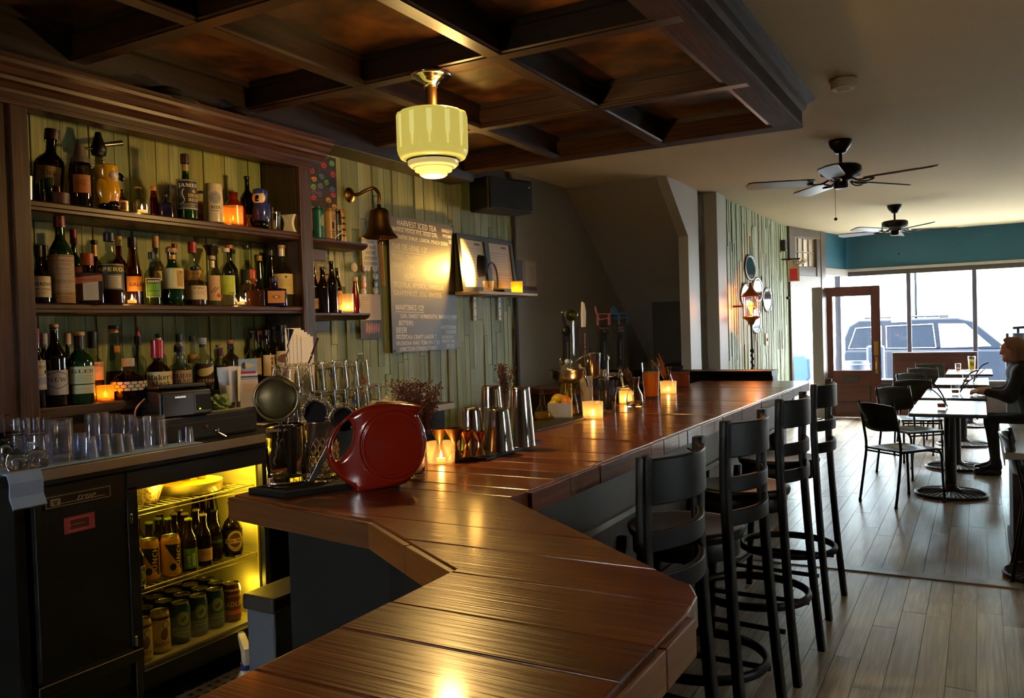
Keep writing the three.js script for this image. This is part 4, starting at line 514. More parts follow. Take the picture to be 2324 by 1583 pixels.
// ---- bottom shelf
{
  const y0 = 1.3;
  bottle('red_wine', 'red-capped wine bottle with white label reading AVENTI, left end of the bottom shelf', [-3.335,1.3,-1.979,0.322,0.032], { prof: 'wine', g: 'blk', cap: [0x6a0c1c, 0.19, 1.1], lab: [cell(110, 190, (c, w, h) => { bgc(c, w, h, '#b8b2aa', '#8a847c'); txt(c, 'AVENTI', 55, 44, 24, '#3a3430', 'serif'); c.fillStyle = '#1c2420'; c.fillRect(88, 66, 16, 24); c.fillStyle = '#8a94a6'; c.fillRect(0, 110, w, 46); lines(c, 16, 90, 90, 2, 8, '#8a5a50', 2); }), 0.23, 0.6, 2.6] });
  bottle('white_cap_wine', 'black wine bottle with long white capsule behind the NEW bottle', [-3.46,1.3,-2.087,0.304,0.03], { prof: 'wine', g: 'blk', cap: [0xb0a8a0, 0.2, 1.2] });
  bottle('wine_new', 'black wine bottle with badge label reading NEW', [-3.335,1.3,-2.057,0.339,0.044], { prof: 'wine', g: 'blk', cap: [0xb89468, 0.07, 1.0], lab: [cell(120, 150, (c, w, h) => { bgc(c, w, h, '#a8a4a0'); c.strokeStyle = '#3a3838'; c.lineWidth = 4; c.beginPath(); for (const [a, b] of [[10, 30], [60, 8], [110, 30], [110, 84], [60, 112], [10, 84], [10, 30]]) c.lineTo(a, b); c.stroke(); txt(c, 'NEW', 60, 58, 34, '#4a4644', 'serif'); }), 0.14, 0.44, 2.5] });
  bottle('green_white_cap', 'green bottle with whitish cap behind the single malt', [-3.47,1.3,-2.199,0.302,0.031], { prof: 'spirit', g: 'grn', cap: [0xb8a898, 0.16, 1.2] });
  bottle('single_malt_green', 'green bottle with cream double label reading GLEN', [-3.335,1.3,-2.162,0.305,0.057], { prof: 'spirit', g: 'grn', cap: [0xa8865a, 0.05, 1.15], neck: [0x2a1a18, 0.76, 0.94], lab: [cell(130, 190, (c, w, h) => { bgc(c, w, h, '#14301c'); c.fillStyle = '#b6bc98'; c.fillRect(10, 4, 118, 116); c.fillRect(26, 128, 102, 58); txt(c, 'GLEN', 70, 36, 32, '#2a3420', 'serif'); lines(c, 24, 118, 66, 5, 10, '#7a8064', 2); lines(c, 40, 118, 150, 3, 12, '#8a9070', 2); }), 0.14, 0.53, 2.4] });
  bottle('islay_malt', 'clear whisky bottle with pink label reading BOWMORE', [-3.42,1.3,-2.281,0.307,0.042], { prof: 'spirit', l: [0x6a3010, 0.5], cap: [0x101010, 0.24, 1.2], lab: [plainLab('#c08e78', [['BOWMORE', 0.18, 24, '#3a2420', 'serif']], { w: 120, h: 100, lines: [0.4, 3], lc: '#7a4a3c' }), 0.3, 0.56, 2.3] });
  candle('amber glass tea light on the bottom shelf behind the upturned tumblers', [-3.31,1.3,-2.259,0.071,0.036], { m: MAT.amberCup });
  bottle('tall_bourbon', 'tall clear bourbon bottle with dark band and orange twist tag', [-3.47,1.3,-2.421,0.334,0.041], { prof: 'taper', l: [0x5a2408, 0.38], cap: [0x1a140c, 0.05, 1.1], neck: [0xa88248, 0.9, 0.95, 1.15], lab: [plainLab('#b8802a', [], { w: 40, h: 40 }), 0.62, 0.72, 1.0, 0.3, 0.68] });
  bottle('honeycomb_whisky', 'squat whisky bottle with black and white honeycomb label band', [-3.33,1.3,-2.389,0.184,0.075], { prof: 'squat', g: 0xb89a90, l: [0x2a0c04, 0.55], cap: [0xa89478, 0.2, 1.2], lab: [cell(220, 70, (c, w, h) => { bgc(c, w, h, '#c4b8a4'); c.strokeStyle = '#1c1814'; c.lineWidth = 4; const r = 17; for (let j = -1; j < 4; j++) for (let i = 0; i < 10; i++) { const X = i * r * 1.73 + (j & 1 ? r * 0.87 : 0), Y = j * r * 1.5 + 10; c.beginPath(); for (let k = 0; k < 7; k++) { const a = (k + 0.5) / 6 * 6.283; c.lineTo(X + r * Math.cos(a), Y + r * Math.sin(a)); } c.stroke(); } }), 0.22, 0.44, 3.0] });
  { const b = bottle('dropper_bottle', 'clear bottle with black collar and red pointed stopper', [-3.47,1.3,-2.546,0.283,0.036], { prof: 'spirit', cap: [0x141014, 0.15, 1.2], l: [0x8a7a60, 0.2] }); const p = [-3.47,1.3,-2.546,0.283,0.036]; part(b, 'stopper_tip', cyl(0.012, 0.005, 0.04).translate(0, p[3], 0), solid(0x8a1c28, 0.4)); }
  bottle('bourbon_red_wax', "bourbon bottle dipped in red wax, cream label reading Maker's Mark", [-3.33,1.3,-2.542,0.261,0.062], { prof: 'squat', g: 'brn', cap: [0xa01420, 0.32, 1.5, 0.25], lab: [plainLab('#c8b888', [["Maker's", 0.32, 34, '#2a241c', 'serif'], ['Mark', 0.68, 34, '#2a241c', 'serif']], { w: 140, h: 90 }), 0.12, 0.44, 2.2] });
  bottle('white_band_bottle', 'clear bottle with black cap and white paper neck behind the red wax bourbon', [-3.47,1.3,-2.66,0.291,0.034], { prof: 'spirit', cap: [0x141414, 0.06, 1.15], neck: [0xc0b49c, 0.78, 0.93] });
  bottle('craig_bourbon', 'clear round bourbon bottle lettered ELIJAH CRAIG', [-3.34,1.3,-2.672,0.228,0.055], { prof: 'round', l: [0x8a7868, 0.5], cap: [0x16161a, 0.12, 1.2], lab: [plainLab('#a08a74', [['ELIJAH', 0.3, 32, '#2c2420', 'serif'], ['CRAIG', 0.62, 36, '#2c2420', 'serif']], { w: 130, h: 110 }), 0.12, 0.5, 2.0] });
  bottle('green_cap_bottle', 'clear bottle with dark green cap behind the ELIJAH CRAIG bottle', [-3.48,1.3,-2.785,0.288,0.035], { prof: 'spirit', cap: [0x0e2a20, 0.14, 1.2], l: [0xa8a090, 0.3] });
  bottle('yellow_neck_bottle', 'bottle with mustard yellow neck paper between two bourbons', [-3.49,1.3,-2.873,0.276,0.04], { prof: 'round', cap: [0x2a2a10, 0.1, 1.1], lab: [plainLab('#b8882a', [], { w: 50, h: 60 }), 0.5, 0.66, 2.2, 0, 0.8] });
  bottle('trace_bourbon', 'bourbon bottle with torn cream label showing a pale beast shape', [-3.36,1.3,-2.827,0.265,0.05], { prof: 'spirit', l: [0x38100a, 0.52], cap: [0x8a8a84, 0.12, 1.1], neck: [0x2a4038, 0.82, 0.9], lab: [cell(120, 120, (c, w, h) => { bgc(c, w, h, '#2a100a'); c.fillStyle = '#c8bf98'; c.beginPath(); c.moveTo(8, 50); c.bezierCurveTo(20, 10, 70, 40, 110, 6); c.lineTo(112, 40); c.bezierCurveTo(90, 60, 50, 80, 20, 66); c.fill(); txt(c, 'BUFFALO', 62, 96, 22, '#c8bfa8', 'serif'); }), 0.12, 0.52, 2.2] });
  bottle('nine_two_bourbon', 'square-shouldered bourbon bottle engraved 1792', [-3.37,1.3,-2.944,0.227,0.052], { prof: 'round', l: [0x5a1c08, 0.55], cap: [0x8a7a58, 0.06, 1.2], neck: [0x4a1420, 0.76, 0.9], lab: [plainLab('#241410', [['1792', 0.4, 40, '#a89a84', 'serif', '']], { w: 120, h: 90 }), 0.18, 0.46, 2.3] });
  bottle('pink_cork_bottle', 'bottle with pale orange cork and black collar behind the paper cup', [-3.48,1.3,-3.108,0.249,0.044], { prof: 'spirit', g: 0x9a8a70, cap: [0xa86a44, 0.08, 1.1], neck: [0x1c1614, 0.8, 0.92, 1.1] });
  bottle('long_neck_clear', 'long-necked clear bottle with black top behind the leaflet holder', [-3.42,1.3,-3.208,0.295,0.043], { prof: 'liq', l: [0x4a1808, 0.3], cap: [0x1a1410, 0.04, 1.1], lab: [plainLab('#a89878', [], { w: 80, h: 90, lines: [0.2, 5] }), 0.2, 0.5, 2.2] });
  bottle('wine_red_neck', 'bottle with long dark red neck foil right of the leaflet holder', [-3.48,1.3,-3.316,0.295,0.039], { prof: 'spirit', g: 0x6a7058, cap: [0x4a1414, 0.2, 1.2] });
  bottle('dancer_label_rye', 'clear bottle with cream label and small standing figure', [-3.4,1.3,-3.3,0.298,0.046], { prof: 'round', l: [0xa88a58, 0.5], cap: [0x121214, 0.1, 1.15], lab: [plainLab('#c0a474', [], { w: 80, h: 120, extra: (c, w) => { c.fillStyle = '#6a3c22'; c.beginPath(); c.arc(44, 22, 8, 0, 7); c.fill(); c.fillRect(38, 32, 12, 34); c.fillRect(36, 66, 5, 28); c.fillRect(48, 66, 5, 24); } }), 0.16, 0.54, 2.0] });
  bottle('stroke_label_rye', 'rye bottle with wide cream label and brown brush stroke, right end of the bottom shelf', [-3.33,1.3,-3.346,0.322,0.048], { prof: 'round', l: [0x6a5a4a, 0.3], cap: [0x141418, 0.16, 1.15], neck: [0xa87848, 0.955, 0.995, 0.9], lab: [cell(110, 130, (c, w, h) => { bgc(c, w, h, '#c8ac6c'); c.fillStyle = '#6a3a1c'; c.beginPath(); c.ellipse(44, 36, 38, 22, -0.25, 0, 7); c.fill(); c.fillRect(60, 44, 44, 8); lines(c, 12, 98, 82, 2, 10, '#7a5c2c', 3); c.fillStyle = '#2a2014'; c.fillRect(0, 100, w, 8); }), 0.13, 0.56, 2.6] });
  bottle('clear_back_bottle', 'clear bottle without label behind the rye bottles', [-3.49,1.3,-3.438,0.316,0.04], { prof: 'spirit', g: 0xa8a088, cap: [0x1c2018, 0.05] });
}

// dark felt hats kept on top of the cabinet
for (const [z, l, q] of [[-2.62, 'dark flat hat lying on the cabinet cornice, left one', 1], [-3.05, 'dark rounded hat lying on the cabinet cornice, right one', 0.85]]) { const t = thing('felt_hat', l, 'hat', [-3.3, 2.6555, z], 0.3); part(t, 'crown', lathe([[0.085 * q, 0.006], [0.085 * q, 0.04], [0.075 * q, 0.07], [0.04 * q, 0.082], [0, 0.08]], 28), MAT.felt ??= std({ color: 0x0e0c0b, roughness: 0.9 })); part(t, 'brim', lathe([[0, 0], [0.14 * q, 0.0], [0.155 * q, 0.012], [0.14 * q, 0.005], [0.085 * q, 0.008]], 32), MAT.felt); }

// ---------- short wall shelves: cans, beer bottles, candle ----------
function can(name, label, [x, y, z, h, r], body, draw, o = {}) {
  const k = thing(name, label, 'can', [x, y, z], o.ry ?? 1.1, o.group);
  const rect = cell(o.w ?? 100, o.hh ?? 110, draw ?? ((c, w, hh) => bgc(c, w, hh, body)));
  part(k, 'body', lathe([[0, 0.002], [r * 0.82, 0], [r * 0.98, h * 0.05], [r, h * 0.08], [r, h * 0.88], [r * 0.88, h * 0.965], [r * 0.88, h * 0.985]], 28), o.m ?? solid(body, 0.28, 0.35));
  part(k, 'print', patch(r, h * 0.08, h * 0.88, o.arc ?? 2.8, rect), MAT.printGloss);
  part(k, 'lid', lathe([[r * 0.88, h * 0.985], [r * 0.89, h], [r * 0.84, h * 0.998], [r * 0.8, h * 0.97], [0, h * 0.97]], 28), o.lid ?? MAT.steel);
  part(k, 'pull_tab', new THREE.TorusGeometry(r * 0.2, r * 0.07, 6, 16).rotateX(Math.PI / 2).scale(1, 0.6, 1.4).translate(0, h * 0.985, r * 0.12), MAT.steel);
  return k;
}
{
  const y = 2.13, X = -3.42;
  const W = [['cream and brown striped', -3.5,2.13,-3.763,0.2,0.029]];
  can('beer_can', 'cream banded beer can at the cabinet end of the upper short shelf', [-3.5,2.13,-3.767,0.195,0.032], 0xb09060, (c, w, h) => { bgc(c, w, h, '#c0a070'); c.fillStyle = '#3a2a1c'; c.fillRect(0, h * 0.7, w, h * 0.3); lines(c, 20, 60, 30, 5, 12, '#7a5a34', 4); });
  can('beer_can', 'dented teal beer can on the upper short shelf', [-3.44,2.13,-3.783,0.196,0.033], 0x0c5a60, (c, w, h) => { bgc(c, w, h, '#0e6068'); c.fillStyle = '#8a9a8c'; c.beginPath(); c.ellipse(66, 40, 18, 26, 0.2, 0, 7); c.fill(); lines(c, 30, 70, 80, 2, 10, '#3a8a88', 3); });
  can('beer_can', 'tan and black beer can with small figure on the upper short shelf', [-3.42,2.13,-3.858,0.195,0.036], 0x9a7a4c, (c, w, h) => { bgc(c, w, h, '#a8865a'); txt(c, 'Q', 74, 22, 30, '#2a2018'); c.fillStyle = '#3a1c14'; c.fillRect(50, 44, 16, 28); lines(c, 36, 80, 84, 3, 9, '#5a4024', 4); });
  can('beer_can', 'black beer can with white strokes on the upper short shelf', [-3.44,2.13,-3.948,0.193,0.026], 0x141414, (c, w, h) => { bgc(c, w, h, '#141414'); txt(c, 'GR', 60, 60, 34, '#d8d4cc'); c.strokeStyle = '#e0dcd0'; c.lineWidth = 6; c.beginPath(); c.moveTo(20, 100); c.lineTo(80, 78); c.stroke(); });
  can('beer_can', 'yellow and black striped beer can at the open end of the upper short shelf', [-3.47,2.13,-4.021,0.21,0.025], 0xc08a18, (c, w, h) => { bgc(c, w, h, '#c88f1c'); c.fillStyle = '#1c1810'; for (let i = 0; i < 4; i++) c.fillRect(0, 14 + i * 24, w, 8); });
  const B = (l, p, o) => bottle('beer_bottle', l, p, { prof: 'beer', g: 'brn', cap: [0x1a140e, 0.05, 1.1], ...o });
  B('brown beer bottle with tan label nearest the cabinet on the lower short shelf', [-3.46,1.69,-3.745,0.28,0.029], { lab: [plainLab('#b08a60', [], { w: 60, h: 50, lines: [0.3, 4] }), 0.1, 0.32, 2.2] });
  B('unlabelled brown beer bottle second on the lower short shelf', [-3.42,1.69,-3.777,0.276,0.034], {});
  B('tall brown beer bottle third on the lower short shelf', [-3.42,1.69,-3.858,0.317,0.033], {});
  B('brown beer bottle with orange oval label on the lower short shelf', [-3.47,1.69,-3.965,0.283,0.026], { lab: [plainLab('#b8885a', [], { w: 50, h: 90, extra: (c, w, h) => { c.strokeStyle = '#a8481c'; c.lineWidth = 4; c.beginPath(); c.ellipse(25, 40, 14, 24, 0, 0, 7); c.stroke(); } }), 0.08, 0.5, 2.0] });
  candle('tea light in clear tumbler on the lower short shelf by the beer bottles', [-3.4,1.69,-3.974,0.121,0.037], { m: MAT.frostWarm });
  bottle('hot_sauce', 'slender bottle with bright red sauce at the end of the lower short shelf', [-3.45,1.69,-4.109,0.233,0.028], { prof: 'taper', g: 'red', cap: [0xb8a894, 0.12, 1.1] });
}
// ---------- things pinned to the green boards ----------
const WX = XW + 0.008;
function pin(name, label, cat, ya, za, w, h, rect, o = {}) { const t = thing(name, label, cat, [o.x ?? WX + 0.006, ya, za], Math.PI / 2 + (o.tilt ?? 0), o.group); sheet(t, 'sheet', w, h, rect, o.m ?? MAT.print, undefined, o.th ?? 0.002); if (o.rz) t.rotation.z = o.rz; return t; }
{
  const blob = (c, x, y, r, col, k) => { c.fillStyle = col; c.beginPath(); for (let i = 0; i <= 14; i++) { const a = i / 14 * 6.283, q = r * (0.75 + 0.35 * hash(i % 14, k, 9)); c.lineTo(x + q * Math.cos(a), y + q * Math.sin(a)); } c.fill(); c.strokeStyle = '#2a1c20'; c.lineWidth = 4; c.beginPath(); c.arc(x, y - 2, r * 0.4, 0.3, 2.6); c.stroke(); };
  const r = cell(190, 350, (c, w, h) => { bgc(c, w, h, '#2c2024'); const cols = ['#5a9a20', '#b82a1c', '#c8841c', '#5a6a78', '#5c3a50', '#6ca028']; const pts = [[40, 34, 0], [160, 40, 5], [104, 66, 1], [20, 118, 1], [164, 112, 1], [86, 142, 3], [34, 170, 2], [118, 176, 0], [76, 206, 3], [160, 214, 3], [28, 220, 5], [162, 252, 1], [68, 262, 4], [130, 292, 2], [28, 292, 1], [168, 328, 2], [30, 256, 4]]; pts.forEach(([x, y, k], i) => blob(c, x, y, 20, cols[k], i)); c.strokeStyle = '#5a4a50'; c.lineWidth = 2; c.strokeRect(30, 70, 40, 66); c.strokeRect(76, 96, 80, 40); c.strokeRect(54, 300, 80, 46); lines(c, 66, 122, 316, 3, 10, '#5a4a50', 3); txt(c, 'CRAFT BEER', 95, 12, 14, '#6a5a50'); });
  pin('beer_poster', 'dark purple poster with red, green and orange doodle blobs', 'poster', [2.52,-3.974][0], [2.52,-3.974][1], 0.25, 0.33, r);
  const bill = cell(120, 54, (c, w, h) => { bgc(c, w, h, '#8f876c', '#5c5644'); c.fillStyle = '#6a6450'; c.beginPath(); c.ellipse(w / 2, h / 2, 14, 18, 0, 0, 7); c.fill(); lines(c, 12, 44, 16, 3, 9, '#5c5644', 2); lines(c, 78, 110, 16, 3, 9, '#5c5644', 2); });
  const bill2 = cell(120, 54, (c, w, h) => { bgc(c, w, h, '#a87a58', '#7a5238'); c.fillStyle = '#7a4c38'; c.beginPath(); c.arc(88, h / 2, 16, 0, 7); c.fill(); lines(c, 12, 60, 16, 3, 9, '#7a5238', 2); });
  [[721, 571, bill, 'grey-green banknote pinned under the upper short shelf next to the cabinet'], [745, 571, bill, 'grey-green banknote pinned under the upper short shelf, outer one'], [716, 592, bill2, 'brownish banknote in the lower row nearest the cabinet'], [736, 594, bill2, 'brownish banknote in the lower row, outer one']].forEach(([px, py, rr, l], i) => pin('banknote', l, 'banknote', [1.975, 1.975, 1.905, 1.9][i], [-3.80, -3.96, -3.78, -3.93][i], 0.15, 0.066, rr, { group: 'banknotes on the boards' }));
  const note = cell(130, 160, (c, w, h) => { bgc(c, w, h, '#cfc6b4'); ['Please', 'BE NICE', 'TO THE', 'KITCHEN', 'CUSTOMERS'].forEach((s, i) => txt(c, s, 70, 24 + i * 30, 22, '#262438', 'serif', 'italic bold', 'center', 112)); });
  pin('wall_note', 'white hand-lettered note tacked under the brass bell', 'note', [2.108,-4.408][0], [2.108,-4.408][1], 0.165, 0.195, note, { rz: 0.03 });
  const badge = cell(60, 60, (c, w, h) => { bgc(c, w, h, '#7d8060'); c.fillStyle = '#cfc6b0'; c.beginPath(); c.arc(30, 30, 28, 0, 7); c.fill(); txt(c, 'I ♥', 30, 26, 22, '#4a1c1c'); lines(c, 16, 44, 42, 1, 4, '#4a3a34', 3); });
  const round = (name, label, py, pz, rad, mat, rect) => { const t = thing(name, label, 'badge', [WX, py, pz], Math.PI / 2, 'caps and badges on the boards'); part(t, 'disc', lathe([[0, 0.007], [rad * 0.86, 0.0065], [rad, 0.004], [rad * 1.04, 0.002], [rad * 1.04, 0]], 21).rotateX(Math.PI / 2), mat); if (rect) part(t, 'print', uvRect(new THREE.CircleGeometry(rad * 0.84, 20), rect).translate(0, 0, 0.0075), MAT.print); };
  const q = 1 / 6.09, pz = (x, y) => 0;
  round('badge', 'cream round badge reading I love on a tag left of the bottle caps', ...[1.999,-4.249], 0.03, MAT.cream, badge);
  [[1.998,-4.343, 0x6a2014, 'brown-red bottle cap in the top pair of caps'], [2.003,-4.389, 0xc8c4bc, 'white bottle cap beside the brown-red one'], [2.033,-4.386, 0xb8ac98, 'small cream cap topmost under the note'], [2.001,-4.463, 0xd0ccc4, 'white bottle cap at the outer end of the top row'], [1.95,-4.465, 0xb8c4c0, 'pale blue-white cap below the outer white cap'], [1.924,-4.334, 0x9a7a84, 'mauve bottle cap on the inner column'], [1.886,-4.337, 0xd87a2a, 'orange bottle cap on the inner column'], [1.899,-4.458, 0x2a2410, 'dark hollow bottle cap on the outer column'], [1.839,-4.334, 0xc8b4b0, 'pinkish white cap under the orange one'], [1.851,-4.46, 0xb0a890, 'cream lettered cap under the dark hollow one'], [1.795,-4.337, 0x7a9a3a, 'green bottle cap lowest on the inner column'], [1.806,-4.458, 0x9ab4c8, 'pale blue cap lowest on the outer column']].forEach(([py, zz, h, l]) => round('bottle_cap', l, py, zz, 0.026, solid(h, 0.35)));
  const cal = cell(150, 210, (c, w, h) => { bgc(c, w, h, '#c8b09a'); lines(c, 12, 70, 16, 2, 10, '#a88a7a', 3); lines(c, 10, 140, 50, 6, 12, '#bba28c', 1); c.fillStyle = '#2a1a1c'; c.fillRect(0, 122, w, 90); c.fillStyle = '#b0665a'; for (let i = 0; i < 6; i++) { c.beginPath(); c.ellipse(46 + i * 17, 158 + (i % 2) * 4, 8, 26, 0.1, 0, 7); c.fill(); } });
  pin('calendar', 'small wall calendar with dark picture strip below the bottle caps', 'calendar', [1.675,-4.394][0], [1.675,-4.394][1], 0.22, 0.3, cal);
  // brass bell on a scrolled arm, with its cord
  const bl = thing('brass_bell', 'aged brass bell hanging from a scrolled arm on the green boards', 'bell', [-3.4, [2.183,-4.309][0], [2.263,-4.314][1]]);
  part(bl, 'bell', lathe([[0.13, 0], [0.125, 0.01], [0.1, 0.035], [0.082, 0.08], [0.074, 0.15], [0.066, 0.185], [0.05, 0.2], [0.016, 0.206], [0.014, 0.23], [0, 0.232]], 36).scale(0.9, 0.95, 0.9), MAT.bronze);
  part(bl, 'arm', tube([[-0.165, 0.29, 0.09], [-0.12, 0.285, 0.07], [-0.07, 0.31, 0.04], [-0.03, 0.325, 0.01], [0, 0.29, 0], [0.004, 0.25, 0], [0, 0.225, 0]], 0.011, 30, 10), MAT.bronze); part(bl, 'wall_mount', lathe([[0, 0.03], [0.02, 0.025], [0.045, 0.008], [0.05, 0]], 20).rotateZ(-Math.PI / 2).translate(-0.165, 0.285, 0.09), MAT.bronze);
  part(bl, 'clapper', [rod(V(0, 0.1, 0), V(0, -0.03, 0), 0.004), new THREE.SphereGeometry(0.018, 12, 10).translate(0, -0.03, 0)], MAT.bronze); part(bl, 'pull_cord', [rod(V(0.0, -0.04, 0.0), V(0.004, -0.31, -0.01), 0.016, 10, 0.013)], solid(0x8a6a40, 0.8));
}
// ---------- chalk board ----------
{
  const r = cell(620, 760, (c, w, h) => {
    bgc(c, w, h, '#2a211c'); for (let i = 0; i < 40; i++) { c.fillStyle = `rgba(150,130,110,${0.02 + 0.03 * hash(i, 2, 3)})`; c.beginPath(); c.ellipse(hash(i, 0, 1) * w, hash(i, 1, 1) * h, 40 + 120 * hash(i, 4, 1), 12 + 30 * hash(i, 5, 1), -0.1, 0, 7); c.fill(); }
    const T = (s, x, y, z, a = 1, ul) => { c.save(); c.globalAlpha = a; c.translate(x, y); c.rotate(0.015); txt(c, s, 0, 0, z, '#e4dccb', 'sans-serif', '', 'left'); if (ul) { c.strokeStyle = '#e4dccb'; c.lineWidth = 3; c.beginPath(); c.moveTo(0, z * 0.6); c.lineTo(c.measureText(s).width, z * 0.62); c.stroke(); } c.restore(); };
    T('HARVEST ICED TEA', 70, 34, 44, 1, 1); T('SINGLE 11', 490, 40, 26); T('PITCHER', 500, 72, 24); T('33', 560, 104, 28); T('ORANGE PEKOE RYE, ROSE GIN,', 14, 72, 31, 0.95); T('NECTARINE SYRUP, LEMON, PEACH SODA', 14, 112, 29, 0.95);
    T('THE DE-VINE 12!', 20, 168, 44, 0.75, 1); T('PISCO, CHARTREUSE,', 20, 222, 36, 0.6); T('GRAPE, LIME', 20, 274, 36, 0.55); T('ACAPULCO GOLD 11', 120, 330, 38, 0.6, 1); T('TEQUILA, APEROL, VANILLA', 24, 380, 38, 0.75); T('GRAPEFRUIT, EGG WHITES', 24, 428, 38, 0.7);
    T('MARTINEZ-12!', 36, 508, 40, 0.95, 1); T('GIN, SWEET VERMOUTH, MARASCHINO', 76, 556, 32, 0.95); T('BITTERS', 60, 596, 36); T('BEER', 34, 636, 42, 1, 1); T('MUSKOKA CRAFT LAGER 7', 34, 674, 32); T('MUSKOKA MAD TOM IPA 7.50', 34, 708, 30); T('AMSTERDAM 7', 450, 624, 28); T('CRUISER', 500, 654, 28); T('MUSKOKA', 460, 684, 26); T('WHITE IPA', 460, 710, 28); T("JUNCTION CONDUCTOR'S", 60, 742, 30); T('$7.50', 510, 740, 30);
  });
  const t = thing('chalkboard', 'tall blackboard menu with white chalk lettering lit by a lamp', 'blackboard', [WX + 0.022, [1.899,-4.975][0], -5.0], Math.PI / 2);
  part(t, 'board', sheetGeo(0.82, 0.955, r, 0.018), MAT.slate ??= std({ map: atlasTex, roughness: 0.5 }));
  part(t, 'screw', [[-0.385, -0.465], [0.385, 0.465]].map(([a, b]) => new THREE.SphereGeometry(0.007, 10, 8).translate(a, b, 0.01)), MAT.black);
}
// ---------- speaker, wall shelf with lamp, frames and candles ----------
{
  const s = thing('loudspeaker', 'black wall loudspeaker high beside the wood ceiling', 'speaker', [-3.4, [2.65,-5.923][0], [2.65,-5.923][1]], 1.25); part(s, 'cabinet', rb(0.5, 0.27, 0.24, 0.02), MAT.black); part(s, 'grille', rb(0.46, 0.235, 0.02, 0.012).translate(0, 0, 0.12), MAT.blackMatt); part(s, 'bracket', rod(V(0, 0, -0.1), V(0.02, 0.0, -0.24), 0.02), MAT.black); part(s, 'badge', rb(0.025, 0.012, 0.004, 0.002).translate(0.19, 0.07, 0.132), MAT.steel);
  const w = thing('wall_shelf', 'short light wood shelf on two white brackets beside the blackboard', 'shelf'); part(w, 'shelf_board', bx(-3.565, -3.32, 1.838, 1.862, -6.36, -5.4, 'z', 0.003), MAT.tan);
  for (const z of [-5.72, -6.12]) { part(w, 'bracket', [bx(-3.568, -3.562, 1.64, 1.838, z - 0.018, z + 0.018, 'y', 0.002), bx(-3.568, -3.36, 1.832, 1.838, z - 0.018, z + 0.018, 'x', 0.002)], MAT.white); part(w, 'screw', [1.67, 1.74, 1.8].map((y) => new THREE.SphereGeometry(0.005, 8, 6).translate(-3.561, y, z)), MAT.darkSteel); }
  const doc = (k) => cell(130, 220, (c, ww, h) => { bgc(c, ww, h, '#c4bcb4'); c.fillStyle = '#6a6470'; c.fillRect(78, 14, 30, 10); lines(c, 12, 118, 40 + k * 10, 12, 13, '#8e8890', 2); if (k) { c.strokeStyle = '#7a7a88'; c.lineWidth = 2; c.strokeRect(14, 50, 102, 100); } });
  const f = thing('certificate_frame', 'double black frame holding two printed certificates on the light shelf', 'frame', [-3.5, 1.862, -5.86], Math.PI / 2); f.rotation.order = 'YXZ'; f.rotation.x = -0.1;
  part(f, 'frame', extr(rrect(0.88, 0.46, 0.006), 0.022, 0.003, [rrect(0.36, 0.38, 0.004).map(([a, b]) => [a - 0.215, b]), rrect(0.36, 0.38, 0.004).map(([a, b]) => [a + 0.215, b])]).translate(0, 0.232, 0), MAT.black);
  for (const k of [0, 1]) part(f, 'certificate', tr(sheetGeo(0.37, 0.39, doc(k), 0.004), k * 0.43 - 0.215, 0.232, 0.006), MAT.print);
  // gooseneck lamp shining on the blackboard
  const l = thing('desk_lamp', 'small black gooseneck lamp with round shade lighting the blackboard', 'lamp', [-3.38, 1.862, -5.78]);
  part(l, 'base', lathe([[0, 0.022], [0.05, 0.02], [0.062, 0.006], [0.062, 0]], 28), MAT.black); part(l, 'neck', tube([[0, 0.02, 0], [-0.005, 0.1, -0.01], [0.0, 0.19, 0.02], [0.01, 0.23, 0.09], [0.01, 0.21, 0.15]], 0.008, 30, 10), MAT.black);
  const shd = lathe([[0.018, 0], [0.06, 0.006], [0.082, 0.035], [0.088, 0.075], [0.086, 0.076], [0.08, 0.037], [0.058, 0.009], [0, 0.006]], 32); shd.rotateX(Math.PI / 2); shd.rotateY(-1.18); part(l, 'shade', shd.translate(0.012, 0.205, 0.16), MAT.blackMatt);
  const bp = V(-0.036, 0.205, 0.178); part(l, 'bulb', new THREE.SphereGeometry(0.022, 16, 12).translate(bp.x, bp.y, bp.z), glow(0xffd27a, 6));
  const sp = new THREE.SpotLight(0xffc45c, 7.5, 0, 1.35, 0.7, 2); sp.position.copy(bp); sp.target.position.set(-0.28, 0.12, 0.5); sp.castShadow = true; sp.name = 'desk_lamp_light'; l.add(sp, sp.target);
  let k = thing('glass_cup', 'frosted glass cup in front of the certificates beside the desk lamp', 'cup', [-3.37, 1.862, -5.62]); part(k, 'cup', glassGeo(0.036, 0.045, 0.085), MAT.frostWarm);
  candle('tea light in bright yellow square glass on the light wood shelf', [-3.39, 1.862, -6.12, 0.1, 0.05], { m: phy({ color: 0xfff07a, transmission: 0.8, thickness: 0, roughness: 0.3 }), sq: true, i: 0.06 });
  const ps = cell(140, 190, (c, ww, h) => { bgc(c, ww, h, '#a8967c'); c.fillStyle = '#3a2424'; c.fillRect(0, 0, 52, h); c.fillStyle = '#8a6a58'; c.fillRect(40, 0, 22, h); lines(c, 84, 130, 40, 8, 12, '#6a5a4a', 2); c.fillStyle = '#6a2420'; c.fillRect(0, 164, ww, 26); });
  pin('flyer', 'brownish flyer pinned on the plain dark wall right of the light shelf', 'poster', [2.042,-6.632][0], [2.042,-6.632][1], 0.37, 0.265, ps, { x: XW + 0.013 });
  const cb = thing('power_cable', 'thin dark cable hanging from the light wood shelf', 'cable'); part(cb, 'wire', tube([[-3.555, 1.84, -6.33], [-3.56, 1.7, -6.37], [-3.56, 1.45, -6.36], [-3.56, 1.2, -6.33]], 0.004, 24, 6), MAT.black);
}

